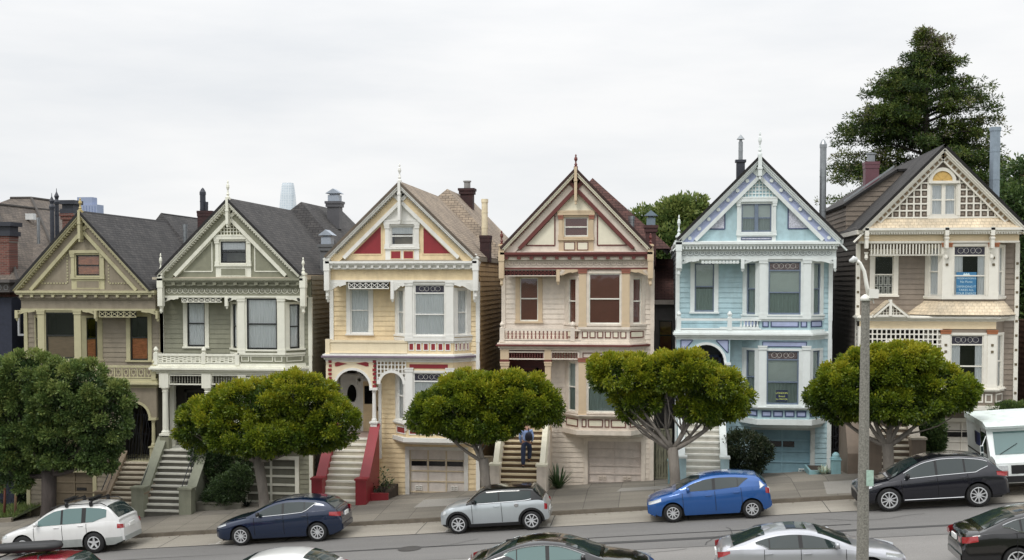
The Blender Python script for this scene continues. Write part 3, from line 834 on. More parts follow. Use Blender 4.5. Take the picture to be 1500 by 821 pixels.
    if st.get('fan'):
        m.mi = 1; zc_ = az1+.12; rr = (ax1-ax0)/2*.82
        m.archband(pk[0], zc_, rr, rr+.13, -.1, 0); m.box(ax0-.12, ax1+.12, -.12, 0, zc_-.1, zc_)
        m.mi = 6; m.prism([(pk[0]+rr*math.cos(t), zc_+rr*math.sin(t)) for t in np.linspace(0, math.pi, 13)], -.05, 0)
        for t in np.linspace(.3, math.pi-.3, 5): m.mi = 6; m.strip((pk[0], zc_+.02), (pk[0]+rr*math.cos(t), zc_+rr*math.sin(t)), -.012, .012, -.065, -.04)
        m.mi = 1; m.box(ax0-.12, ax1+.12, -.05, -.001, zg+.35, az0); m.box(ax0-.16, ax0-.04, -.07, -.0, az0, az1); m.box(ax1+.04, ax1+.16, -.07, 0, az0, az1)
    # drop ornament below the peak
    m.mi = 1
    if st.get('king', True):
        kx = st.get('kw', .052); m.box(pk[0]-kx, pk[0]+kx, -.46, -.1, pk[1]-st.get('kl', .95), pk[1]+.06); m.box(pk[0]-kx*.6, pk[0]+kx*.6, -.43, -.12, pk[1]-st.get('kl', .95)-.12, pk[1]-st.get('kl', .95))
        m.box(pk[0]-kx*1.3, pk[0]+kx*1.3, -.48, -.1, pk[1]-.5, pk[1]-.42)
    gm = [GW, c.get('gtrim', T_), st.get('trim_b', T_), st.get('trim_f', W), st.get('capm', T_), st.get('latb', GW), paint('ochre_fan', (196, 160, 80), .5), st.get('apexm', T_)]
    gw = m.build('gable', gm, root)
    window(gw, (0, 0, 0), ax0, ax1, az0, az1, c.get('gtrim', T_), c.get('asash', S), .07, at[4], sill=False, proud=.03, double=at[5] if len(at) > 5 else False, split=.5)
    if st.get('skirt'):
        m = MB(); hh = .4
        m.add([(pk[0]-hx2, -.33, zG), (pk[0]+hx2, -.33, zG), (pk[0]+hx2-.4, -.02, zG+hh), (pk[0]-hx2+.4, -.02, zG+hh)], [(0, 1, 2, 3)], [[(0, 0), (6.6, 0), (6.2, .5), (.4, .5)]])
        m.build('gable_skirt', MATS['cream_shingle'], gw)
    # finials
    if c.get('finial'):
        f = c['finial']; zt_ = PZ(c['peak'][0], f[0], -.3); finial(root, pk[0], -.3, pk[1]+.05, zt_-pk[1]-.05, f[1], .075, .4)
    for (fx, fy0, fy1, mt) in c.get('cfin', []):
        X_, Za = P(fx, fy1, -.2); Zt = PZ(fx, fy0, -.2)
        q_ = c.get('cbw', .1); m = MB(); m.box(X_-q_, X_+q_, -.36, -.1, zE-.35*q_*10, Za); m.box(X_-q_*1.3, X_+q_*1.3, -.39, -.08, Za-.08, Za-.02)
        m.box(X_-q_*1.2, X_+q_*1.2, -.38, -.08, zC-.05, zG+.03)
        m.lathe(X_, -.23, [(.03, -.3), (.07, -.22), (.05, -.1), (.09, 0)], 8, z=zE-.35)
        m.build('corner_bracket', T_ if mt is T_ else c.get('brkm', T_), root)
        finial(root, X_, -.23, Za, Zt-Za, mt, .07, .02)
    # ---- roof
    R = c['roofm']; ov = .06
    m = MB(); m.mi = 0
    zpk = pk[1]+.05; hw_ = hx+.05; ze_ = zpk-hw_*slope
    y1r = DD+dm+.6
    xA, xB = pk[0]-hw_, pk[0]+hw_
    roofquad(m, (xA, -.44, ze_), (xA, y1r+1.5, ze_), (pk[0], y1r+1.5, zpk), (pk[0], -.44, zpk))
    roofquad(m, (xB, -.44, ze_), (xB, y1r+1.5, ze_), (pk[0], y1r+1.5, zpk), (pk[0], -.44, zpk))
    # rear block, a little higher, hipped to the front
    ra_ = c.get('rear')
    if ra_:
        ax_, az_ = P(ra_[0], ra_[1], ra_[2]); ye = ra_[2]-2.2; yb_ = DD+depth+.3
        rx0, rx1 = min(xl-.25, xA), max(xr+.25, xB)
        if len(ra_) > 3: rx0 += ra_[3]; rx1 += ra_[4]
        zr_ = zG+c.get('rear_up', .3)
        roofquad(m, (rx0, ye, zr_), (rx0, yb_, zr_), (ax_, yb_, az_), (ax_, ra_[2], az_))
        roofquad(m, (rx1, ye, zr_), (rx1, yb_, zr_), (ax_, yb_, az_), (ax_, ra_[2], az_))
        roofquad(m, (rx0, ye, zr_), (rx1, ye, zr_), (ax_, ra_[2], az_), (ax_, ra_[2], az_))
    m.mi = 1
    # gutters / fascia along both sides
    m.box(xA-.03, xA+.1, .0, y1r, ze_-.2, ze_-.03); m.box(xB-.1, xB+.03, .0, y1r, ze_-.2, ze_-.03)
    m.add([(pk[0]-hw_, y1r+1.5, ze_), (pk[0]+hw_, y1r+1.5, ze_), (pk[0], y1r+1.5, zpk)], [(0, 2, 1)])
    m.box(xl, xr, -.1, DD+dm, zG-.05, zG+.05)
    m.box(xA+.02, px_-hx2+.05, -.1, .05, ze_-.2, zG+.02) if False else None
    roof = m.build('roof', [R, c.get('fascia', T_)], root)
    # ---- garage door
    gd = MB(); gd.mi = 0
    gd.box(gx0, gx1, DD+.12, DD+.2, gz0-.3, gz1)
    g = c['gstyle2']; n_r, n_c = g[0], g[1]
    gh = gz1-gz0; gwid = gx1-gx0
    gd.mi = 1
    for i in range(n_c+1):
        xx = gx0+gwid*i/n_c; gd.box(xx-g[2]/2, xx+g[2]/2, DD+.08, DD+.13, gz0, gz1)
    for j in range(n_r+1):
        zz = gz0+gh*j/n_r; gd.box(gx0, gx1, DD+.085, DD+.128, zz-g[2]/2, zz+g[2]/2)
    gdo = gd.build('garage_door', [g[3], g[4]], root)
    if g[5]:
        for (f0, f1, g0, g1) in g[5]:
            q = MB(); q.box(gx0+gwid*f0, gx0+gwid*f1, DD+.1, DD+.125, gz0+gh*g0, gz0+gh*g1); q.build('door_window', GARDARK, gdo)
    for (f0, f1, g0, g1) in g[6] if len(g) > 6 else []:
        q = MB()
        for k in range(2):
            a_ = gx0+gwid*(f0+(f1-f0)*k*.55); q.frame(a_, a_+.13, gz0+gh*g0, gz0+gh*g1, .02, DD+.07, DD+.12); q.box(a_+.02, a_+.11, DD+.075, DD+.11, gz0+gh*g0+.08, gz0+gh*g0+.1)
        q.build('door_vent', c.get('ventm', T_), gdo)
    m = MB()
    jw = .17
    m.box(gx0-jw, gx0, DD-.05, DD+.22, gz0-.3, gz1); m.box(gx1, gx1+jw, DD-.05, DD+.22, gz0-.3, gz1); m.box(gx0-jw, gx1+jw, DD-.05, DD+.22, gz1, gz1+.14)
    m.mi = 1; m.box(gx0-jw+.01, gx1+jw-.01, DD+.2, DD+.24, gz0, gz1+.1)
    m.build('garage_frame', [c.get('garm', T_), DARKBACK], root)
    # ---- porch front
    c['porch'](root, dict(xl=xl, xr=xr, pxa=pxa, pxb=pxb, CL=CL, CR=CR, BL=BL, BR=BR, zM0=zM0, zPf=zPf, z=z, DD=DD, base=base, c=c, py1=py1, roof=roof, bay=bayo, lwin=lwin, cx=(cx0, cx1, cz0, cz1), lx=(lx0, lx1, lz0, lz1), zG=zG, zE=zE, pk=pk, slope=slope, zM1=zM1))
    return root
def door(par, x0, x1, z0, z1, Y, mat, fr, glassy='rect', T=None):
    m = MB().at(*T) if T else MB()
    m.mi = 0; m.box(x0, x1, Y-.05, Y-.01, z0, z1)
    w = x1-x0; h = z1-z0
    m.mi = 1; m.box(x0-.1, x0, Y-.09, Y-.01, z0, z1+.1); m.box(x1, x1+.1, Y-.09, Y-.01, z0, z1+.1); m.box(x0-.1, x1+.1, Y-.09, Y-.01, z1, z1+.1)
    m.mi = 0
    for (a, b) in ((.06, .3), (.34, .46)): m.frame(x0+w*.16, x1-w*.16, z0+h*a, z0+h*b, .03, Y-.07, Y-.05)
    m.frame(x0+w*.14, x1-w*.14, z0+h*.52, z0+h*.94, .04, Y-.075, Y-.05)
    d = m.build('door', [mat, fr], par)
    q = MB().at(*T) if T else MB()
    if glassy == 'rect': q.box(x0+w*.2, x1-w*.2, Y-.062, Y-.052, z0+h*.55, z0+h*.91)
    else:
        cx, cz = (x0+x1)/2, z0+h*.68
        q.prism([(cx+w*.26*math.cos(t), cz+h*.17*math.sin(t)) for t in np.linspace(0, 6.283, 17)[:-1]], Y-.065, Y-.05)
    q.build('pane', GARDARK, d)
    q = MB().at(*T) if T else MB(); q.box(x1-w*.12, x1-w*.07, Y-.1, Y-.05, z0+h*.42, z0+h*.5); q.build('handle', paint('old_brass', (120, 96, 50), .35, metal=.8), d)

def porch_arch(root, d, arches, cols, wallm, trim, accent=None, pier=None, key=True, colpair=False, capm=None):
    m = MB(); m.mi = 0
    n = len(arches); zt = d['zM0']-.02
    for i, (a0, a1, asp) in enumerate(arches):
        ax0, ax1, az = PX(a0, asp, 0), PX(a1, asp, 0), PZ((a0+a1)/2, asp, 0)
        u0 = (d['pxa'] if d['c']['porch_left'] or i else d['pxa']) if i == 0 else (PX(arches[i-1][1], asp, 0)+ax0)/2
        u1 = d['pxb'] if i == n-1 else (PX(arches[i+1][0], asp, 0)+ax1)/2
        m.mi = 0
        m.arch(u0, u1, az, zt, ax0, ax1, az, -.02, .14)
        m.mi = 1; m.archband((ax0+ax1)/2, az, (ax1-ax0)/2-.01, (ax1-ax0)/2+.09, -.05, .0)
    for (c0, c1, yb) in cols:
        x0, x1 = PX(c0, 570, 0), PX(c1, 570, 0); zz = PZ(c0, yb, 0); az = PZ(c0, arches[0][2], 0); cx = (x0+x1)/2; r = (x1-x0)/2*.62
        m.mi = 1
        m.box(x0, x1, -.1, .16, d['zPf']-.02, zz); m.box(x0-.04, x1+.04, -.14, .2, zz, zz+.06)
        m.lathe(cx, .03, [(r*1.35, 0), (r*1.35, .08), (r, .14), (r*.93, (az-zz)*.5), (r*.86, az-zz-.28), (r*1.1, az-zz-.24), (r*.9, az-zz-.2), (r*1.3, az-zz-.1)], 12, z=zz+.06)
        m.mi = 2; m.box(x0-.03, x1+.03, -.12, .18, az-.1, az)
    m.build('porch_front', [wallm, trim, capm or trim], root)

def addpipe(par, px, y0, y1, Y, r, mat, cap=None, name='vent_pipe', base=None):
    X, zt = P(px, y0, Y); zb = PZ(px, y1, Y)-.4
    m = MB(); m.lathe(X, Y, [(r, 0), (r, zt-zb)], 12, z=zb)
    for f in (.35, .7): m.lathe(X, Y, [(r*1.08, 0), (r*1.08, .04)], 12, z=zb+(zt-zb)*f)
    if cap == 'slant': m.lathe(X, Y, [(r*1.12, 0), (r*1.12, .14), (r*.5, .3), (.01, .36)], 12, z=zt)
    elif cap == 'cone': m.lathe(X, Y, [(r*.7, 0), (r*.7, .1), (r*1.9, .1), (.01, .3)], 12, z=zt)
    elif cap == 'band': m.lathe(X, Y, [(r*1.15, -.12), (r*1.15, .03)], 12, z=zt)
    elif cap == 'pot': m.lathe(X, Y, [(r*1.3, -.1), (r*1.4, .0), (r*.8, .12), (r*1.2, .25), (r*.2, .45), (.01, .6)], 10, z=zt)
    o = m.build(name, mat, par, smooth=False)
    if base:
        m = MB(); b = base[0]; m.box(X-b, X+b, Y-b, Y+b, zb-.8, zb+base[1]); m.box(X-b-.05, X+b+.05, Y-b-.05, Y+b+.05, zb+base[1]-.1, zb+base[1]); m.build('flue_base', base[2], par)
    return o
def addchimney(par, px0, px1, y0, y1, Y, mat, cap=None, capm=None, d=.6, flare=True):
    x0, x1 = PX(px0, y0, Y), PX(px1, y0, Y); zt = PZ(px0, y0, Y); zb = PZ(px0, y1, Y)-.8
    m = MB(); m.box(x0, x1, Y, Y+d, zb, zt); f_ = .1 if flare else .03; m.box(x0-f_*.6, x1+f_*.6, Y-f_*.6, Y+d+f_*.6, zt-.28, zt-.12); m.box(x0-f_, x1+f_, Y-f_, Y+d+f_, zt-.12, zt)
    if cap:
        m.mi = 1; cx = (x0+x1)/2
        if cap == 'box': m.box(x0+.03, x1-.03, Y+.03, Y+d-.03, zt, zt+.3); m.prism([(x0-.08, zt+.38), (x1+.08, zt+.38), (cx, zt+.62)], Y-.05, Y+d+.05); m.box(x0+.1, x1-.1, Y+.1, Y+d-.1, zt+.3, zt+.38)
        elif cap == 'wide': m.box(x0-.06, x1+.1, Y-.1, Y+d+.1, zt, zt+.2); m.box(x0+.0, x1+.04, Y, Y+d, zt+.2, zt+.42); m.box(x0-.12, x1+.16, Y-.14, Y+d+.14, zt+.42, zt+.6)
        elif cap == 'pot': m.lathe(cx, Y+d/2, [(.2, 0), (.17, .35), (.21, .4), (.21, .5)], 10, z=zt)
        elif cap == 'cyl': m.lathe(cx, Y+d/2, [(.16, 0), (.16, .3), (.2, .32), (.2, .38)], 10, z=zt)
    m.build('chimney', [mat, capm or STEEL], par)

# =========================================================== house of olive and khaki (far left)
w1 = paint('khaki_siding', (128, 118, 100), dirt=.4); t1 = paint('pale_olive_trim', (166, 160, 124), var=.12, dirt=.3)
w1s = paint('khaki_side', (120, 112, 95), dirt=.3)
ROOF_GREY = shingle('slate_grey_shingle', (58, 57, 58), (74, 72, 71)); ROOF_TAN = shingle('tan_shingle', (138, 124, 108), (158, 142, 122)); ROOF_BR = shingle('brown_shingle', (90, 82, 75), (106, 96, 86))
ROOF_MAR = shingle('maroon_shingle', (84, 58, 54), (102, 68, 62)); ROOF_DK = shingle('charcoal_shingle', (50, 48, 48), (62, 60, 59))
CREAMSH = shingle('cream_shingle', (218, 200, 170), (226, 210, 182), .18, .14, 1.2, mort=.78)
def porch1(root, d):
    porch_arch(root, d, [(178, 218.5, 612)], [(219.5, 228, 656)], w1, t1, capm=t1)
    m = MB(); x0, x1 = PX(229, 600, 0), d['xr']
    m.box(d['pxa']-.02, PX(176, 600, 0), -.06, .14, d['base']+.3, PZ(176, 612)); m.build('porch_pier', t1, root)
    # iron gate in the arch
    m = MB(); gx0, gx1 = PX(179, 612, .3), PX(217, 612, .3); z0 = d['zPf']; z1 = PZ(200, 592, .3)
    for i in range(11):
        xx = gx0+(gx1-gx0)*i/10; pts = [(xx+.05*math.sin(k*1.1+i*.8), .3, z0+(z1-z0)*k/9*(1-.16*abs(i-5)/5)) for k in range(10)]
        m.tube(pts, .016, 4, cap=False)
    for zz in (z0+.1, z0+1.1, z0+1.9): m.tube([(gx0, .3, zz), (gx1, .3, zz)], .018, 4)
    m.build('porch_gate', DARKMETAL, root)
    door(root, (gx0+gx1)/2-.42, (gx0+gx1)/2+.42, d['zPf'], d['zPf']+2.1, d['py1'], paint('dark_door', (44, 34, 30), .4), w1s)
    x0, x1 = PX(151, 727, -2.1), PX(205, 727, -2.1)
    g = gz((x0+x1)/2, -2.2); n = 10; rise = (d['zPf']-g)/(n+1)
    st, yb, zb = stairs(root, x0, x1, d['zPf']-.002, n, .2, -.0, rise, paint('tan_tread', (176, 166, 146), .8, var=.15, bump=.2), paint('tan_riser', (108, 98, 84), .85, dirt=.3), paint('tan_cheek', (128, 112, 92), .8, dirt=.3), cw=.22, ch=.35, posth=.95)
    handrail(st, x1-.1, -.05, d['zPf'], yb, zb); handrail(st, x0-.1, -.05, d['zPf']+.1, yb, zb)
h1 = dict(label='khaki Victorian house with pale olive trim and orange blinds, behind the big dark green tree', wall=w1, side=w1s, trim=t1, sash=paint('dark_green_sash', (40, 42, 38), .4, k=1), porch_left=False, xc=125,
    xl=38, xr=240, bay=(57, 118), yG=426, yE=455, yC=440, ySill=529, yR=(535, 554), yM=(558, 567), ySkirt=(624, 640), yBot=652, yFloor=676, porch_xc=190,
    peak=(124.3, 311), eL=(22, 424), eR=(224, 424), ent=(30, 228), win=(191, 217, 464, 528), cw=(67, 109.5, 458, 526), lcw=(67, 109.5, 560, 618), swz=(466, 528),
    kinds=['half_orange', 'half_tan', 'half_orange', 'half_tan', 'half_tan'], sashw=.05, panels=(t1, w1, 3, False, .03), lpanels=(t1, w1, 3, False, .03), bal=('rings', .3, .9),
    val=(146, 200, 465, 'cross', .23), yBr=466, brk=[(24, 52), (143, 122), (233, 208)], gar=(79, 137, 692, 746), gstyle2=(4, 2, .05, paint('khaki_garage', (96, 84, 66), dirt=.3), paint('khaki_garage_rail', (104, 92, 72)), [(.55, .8, .55, .62)]), garm=t1,
    gstyle=dict(dent=.14, band=w1, inner=t1, dots=True, trim_b=t1, trim_f=w1, tri=True, apex=False, ap=1, kl=1.1, fw=.14), attic=(112, 146, 374, 404, 'full_orange'), modw=.06, nmod=13, corn=t1, cornback=w1, frieze=w1,
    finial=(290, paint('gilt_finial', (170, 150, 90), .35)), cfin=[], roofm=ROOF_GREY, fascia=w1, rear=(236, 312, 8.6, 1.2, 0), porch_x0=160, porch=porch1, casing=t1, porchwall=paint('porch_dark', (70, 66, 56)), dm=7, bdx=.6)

# =========================================================== grey green house
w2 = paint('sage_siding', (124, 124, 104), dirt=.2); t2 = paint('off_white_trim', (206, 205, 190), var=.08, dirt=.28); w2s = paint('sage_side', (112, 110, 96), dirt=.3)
def spindleband(root, d, x0, x1, y0, y1, frame_m, sp_m, n_gap=.11, Y0=-.06, dark=True, kind='spindle'):
    a, b = PX(x0, y0, 0), PX(x1, y0, 0); z1, z0 = PZ((x0+x1)/2, y0), PZ((x0+x1)/2, y1)
    m = MB(); m.mi = 0; m.box(a, b, Y0, .06, z0, z0+.05); m.box(a, b, Y0, .06, z1-.05, z1); m.box(a, a+.07, Y0-.01, .06, z0, z1); m.box(b-.07, b, Y0-.01, .06, z0, z1)
    m.mi = 1; n = int((b-a)/n_gap)
    for i in range(1, n):
        xx = a+(b-a)*i/n; h = z1-z0-.1
        if kind == 'spindle': m.lathe(xx, 0, [(.018, 0), (.03, h*.25), (.015, h*.4), (.03, h*.55), (.015, h*.7), (.022, h)], 6, z=z0+.05)
        else: m.box(xx-.016, xx+.016, -.03, .0, z0+.05, z1-.05)
    if kind != 'spindle':
        for k in range(1, 3): zz = z0+(z1-z0)*k/3; m.box(a, b, -.035, -.005, zz-.014, zz+.014)
    m.build('spindle_screen', [frame_m, sp_m], root)
def porch2(root, d):
    zc = PZ(240, 565); zt = PZ(240, 549)
    for (a, b) in ((237, 247), (299, 309)):
        m = MB()
        x0, x1 = PX(a, 600), PX(b, 600); cx = (x0+x1)/2
        m.mi = 1; m.box(x0-.04, x1+.04, -.12, .2, d['base'], PZ(a, 640)); m.mi = 0
        pz = PZ(a, 638); m.box(x0-.07, x1+.07, -.15, .22, pz, pz+.08)
        m.lathe(cx, .03, [(.17, 0), (.17, .08), (.13, .14), (.12, (zc-pz)*.5), (.115, zc-pz-.35), (.14, zc-pz-.32), (.115, zc-pz-.28), (.18, zc-pz-.16)], 12, z=pz+.08)
        m.box(x0-.05, x1+.05, -.13, .2, zc-.08, d['zM0'])
        m.build('porch_column', [t2, w2], root)
    m = MB(); m.box(PX(249, 600, .9), PX(256, 600, .9), .85, 1.05, d['zPf'], zc+.1); m.build('porch_pilaster', t2, root)
    m = MB(); m.frame(d['CL']+.15, d['CR']-.15, PZ(383, 558), PZ(383, 550), .03, -.03, .02); m.build('bay_frieze_panel', t2, d['bay'])
    spindleband(root, d, 247, 299, 549, 564, t2, paint('grey_spindle', (120, 120, 108))); spindleband(root, d, 309, 351, 549, 564, t2, MATS['grey_spindle'])
    door(root, PX(275, 600, 2), PX(300, 600, 2), d['zPf'], d['zPf']+2.15, d['py1'], paint('dark_green_door', (34, 36, 34), .4, k=1), paint('porch_dark_trim', (60, 60, 52)))
    x0, x1 = PX(212, 748, -2.1), PX(270.5, 748, -2.1)
    g = gz((x0+x1)/2, -2.3); n = 10; rise = (d['zPf']-g)/(n+1)
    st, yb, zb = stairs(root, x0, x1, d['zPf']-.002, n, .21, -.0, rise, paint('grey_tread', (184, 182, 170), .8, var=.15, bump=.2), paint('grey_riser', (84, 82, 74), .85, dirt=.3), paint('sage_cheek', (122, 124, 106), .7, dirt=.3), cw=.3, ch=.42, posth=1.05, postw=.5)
    handrail(st, x1-.12, -.05, d['zPf'], yb+.2, zb+.2)
h2 = dict(label='sage green Victorian house with off-white trim and grey slate roof', wall=w2, side=w2s, trim=t2, sash=paint('black_sash', (32, 34, 34), .35, k=1), porch_left=True, xc=340,
    xl=237, xr=457, bay=(350, 416.5), yG=408, yE=436, yC=420, ySill=517, yR=(519, 533.5), yM=(537, 548), ySkirt=(620, 640), yBot=652, yFloor=658, porch_xc=270,
    peak=(338.6, 292.5), eL=(232.5, 402), eR=(443.5, 402), ent=(237, 444), win=(274.5, 300.5, 443, 508), cw=(361.5, 406, 437.5, 512), lcw=(361.5, 406, 556, 618), swz=(446, 511),
    kinds=['sheer', 'sheer', 'sheer', 'sheer', 'sheer'], sashw=.055, panels=(t2, w2, [1, 2.6, 1], False, .03), lpanels=(t2, w2, 3, False, .03), bal=('weave', .3, .58),
    val=(267, 325, 443.5, 'cross', .23), yBr=448, brk=[(237, 262), (331, 351), (444.5, 418)], gar=(360, 433, 673, 748), gstyle2=(5, 2, .09, paint('sage_garage', (88, 88, 76), dirt=.3), paint('garage_rail_pale', (170, 170, 156)), []), garm=t2,
    gstyle=dict(dent=.12, band=w2, inner=t2, trim_b=t2, trim_f=w2, tri=True, apex='lattice', latb=paint('dark_olive', (90, 88, 60)), ap=1, kl=1.0, fw=.14), attic=(323.5, 360.5, 354, 385.5, 'half_sheer'), modw=.07, nmod=14, corn=w2, cornback=w2, frieze=w2, friezeline=t2, swag=True, swagm=t2,
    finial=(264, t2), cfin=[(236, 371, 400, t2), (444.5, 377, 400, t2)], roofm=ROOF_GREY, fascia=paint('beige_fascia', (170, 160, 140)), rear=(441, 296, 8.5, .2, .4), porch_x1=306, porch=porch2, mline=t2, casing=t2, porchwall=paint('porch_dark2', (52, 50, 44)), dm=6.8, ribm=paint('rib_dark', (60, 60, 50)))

# =========================================================== yellow house
w3 = paint('straw_yellow_siding', (216, 193, 150), dirt=.3); t3 = paint('cool_white_trim', (212, 211, 205), var=.07, dirt=.25); red3 = paint('barn_red', (132, 24, 34), .45, var=.12, dirt=.2); cream3 = paint('cream_trim', (222, 206, 172), var=.07, dirt=.2)
def porch3(root, d):
    porch_arch(root, d, [(491.5, 542, 568)], [(543, 552.5, 620)], cream3, t3)
    # narrow lattice arch between column and bay
    m = MB(); m.mi = 0
    a0, a1 = PX(553, 570), d['CL']-.02; zt = PZ(570, 528.5); az = PZ(570, 563); cx = (a0+a1)/2; r = (a1-a0)/2-.06
    m.archband(cx, az, r-.06, r+.05, -.05, .03)
    n = 8
    for i in range(n+1):
        xx = a0+(a1-a0)*i/n; zb = az+math.sqrt(max(0, r*r-(xx-cx)**2)) if abs(xx-cx) < r else az
        m.box(xx-.022, xx+.022, -.04, -.005, zb, zt)
    k = 0
    while zt-k*.17 > az:
        zz = zt-k*.17; h = zz-az
        if h < r: w = math.sqrt(r*r-h*h); m.box(a0, cx-w, -.045, -.01, zz-.02, zz+.02); m.box(cx+w, a1, -.045, -.01, zz-.02, zz+.02)
        else: m.box(a0, a1, -.045, -.01, zz-.02, zz+.02)
        k += 1
    m.lathe(a1-.02, .0, [(.05, 0), (.05, az-d['zPf']-.3)], 8, z=d['zPf']+.3)
    m.box(a0-.05, a0+.06, .35, .47, d['zPf']-.9, az)
    m.build('lattice_arch', [t3], root)
    # red carved corners
    for xa in (484, 549):
        m = MB(); X_ = PX(xa, 550)
        for k in range(7): m.box(X_-.07+.02*math.sin(k*2), X_+.06, -.045, -.02, PZ(xa, 528+k*6), PZ(xa, 533+k*6)+.03)
        m.build('carved_bracket', red3, root)
    for xa, s_ in ((491, 1), (540, -1)):
        X_, Z_ = P(xa, 534); m = MB()
        m.prism([(X_, Z_+.06), (X_+s_*.12, Z_+.1), (X_+s_*.5, Z_+.03), (X_+s_*.3, Z_-.02), (X_+s_*.1, Z_-.08), (X_, Z_-.07)], -.04, -.02); m.build('carved_spandrel', red3, root)
    m = MB(); m.box(PX(600, 536), PX(656, 536), -.02, .02, PZ(628, 540), PZ(628, 534)); m.build('red_frieze_bar', red3, d['bay'])
    door(root, PX(529, 600, 2), PX(546, 600, 2)+.3, d['zPf'], d['zPf']+2.1, d['py1'], w3, t3)
    door(root, .1, .85, d['zPf'], d['zPf']+2.3, 0, t3, t3, 'oval', T=(PX(500, 600, 2), d['py1']-.08, .12))
    m = MB(); m.box(PX(510, 560, 2), PX(523, 560, 2), d['py1']-.12, d['py1']-.09, d['zPf']+2.45, d['zPf']+2.85); m.box(PX(528, 560, 2), PX(545, 560, 2), d['py1']-.06, d['py1']-.02, d['zPf']+2.35, d['zPf']+2.85); m.build('transom_light', GARDARK, root)
    x0, x1 = PX(473, 730, -2.1), PX(526, 730, -2.1)
    g = gz((x0+x1)/2, -2.3); n = 10; rise = (d['zPf']-g)/(n+1)
    st, yb, zb = stairs(root, x0, x1, d['zPf']-.002, n, .21, -.0, rise, paint('cream_tread', (232, 228, 214), .6, var=.08), paint('cream_riser', (176, 170, 152), .7, dirt=.3), red3, cw=.3, ch=.5, posth=1.0, postw=.42)
    m = MB(); m.tube([(x0-.02, 0, d['zPf']+.5), (x0-.02, 0, d['zPf']+.3), (x0-.35, -.9, d['zPf']-1.2)], .02, 5); 
    tag(m.build('pale_handrail', t3, st))
    # red planter kerb beside the stairs
    m = MB(); a, b = x1+.31, x1+1.0; zg = gz(b, -1.4); m.box(a, b, -1.5, -1.35, zg-.3, zg+.26)
    m.mi = 1; m.prismx([(-1.35, zg-.3), (-1.35, zg+.2), (.6, zg+.3), (.6, zg-.3)], a, b-.05); m.build('planter', [red3, MATS['dark_soil']], root)
paint('dark_soil', (62, 52, 42), .95, var=.4)
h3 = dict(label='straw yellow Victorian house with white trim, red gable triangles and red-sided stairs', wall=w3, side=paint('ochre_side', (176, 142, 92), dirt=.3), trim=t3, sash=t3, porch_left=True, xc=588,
    xl=485, xr=702, bay=(595, 663.5), yG=383, yE=413, yC=395, ySill=495, yR=(499, 519), yM=(519.5, 530), ySkirt=(623, 641), yBot=652, yFloor=641, porch_xc=520,
    peak=(588.5, 268), eL=(479, 375.5), eR=(697, 375.5), ent=(482, 697), win=(513.5, 541, 423.5, 489), cw=(607, 652, 417, 492), lcw=(605.5, 650, 546, 617), swz=(425, 491),
    kinds=['sheer', 'sheer', 'sheer', 'sheer', 'sheer'], sashw=.045, transom=(.34, STAIN), ltransom=(.34, STAIN), panels=(t3, red3, 6, True, .035), lpanels=(t3, red3, [2.2, 1, 2.2, 1, 2.2], False, .04), bal=('solid', .3, .9), balf=cream3, balm=cream3,
    val=(511, 570, 423.5, 'cross', .23), yBr=438, brk=[(479, 507), (573.5, 597), (697.5, 664)], gar=(600, 680, 660, 733), gstyle2=(4, 3, .05, paint('pale_garage', (186, 178, 170), dirt=.2), paint('cream_garage_rail', (182, 166, 136)), [(.03, .31, .62, .77), (.35, .64, .62, .77), (.68, .97, .62, .77)], [(.1, .22, .05, .15), (.75, .87, .05, .15)]), garm=paint('garage_frame3', (186, 184, 178)),
    gstyle=dict(dent=.11, band=w3, inner=t3, trim_b=w3, trim_f=red3, tri=True, apex='panel', apexm=t3, ap=2, kl=1.5, fw=.15, dentm=paint('dent_grey', (150, 148, 140))), attic=(572.5, 606, 332, 360, 'half_sheer'), modw=.05, nmod=18, corn=t3, cornback=t3, frieze=w3, gtrim=t3,
    finial=(239.5, t3), cfin=[(479.5, 372, 378, t3), (697, 372, 376, t3)], roofm=ROOF_TAN, fascia=paint('tan_gutter', (140, 130, 112)), rear=(655, 277, 8.5, .2, .2), porch_x1=548, porch=porch3, casing=t3, mline=paint('plum_line', (110, 96, 110)), porchwall=t3, floor=paint('porch_floor3', (150, 130, 120)), dm=6.8, brkm=t3)

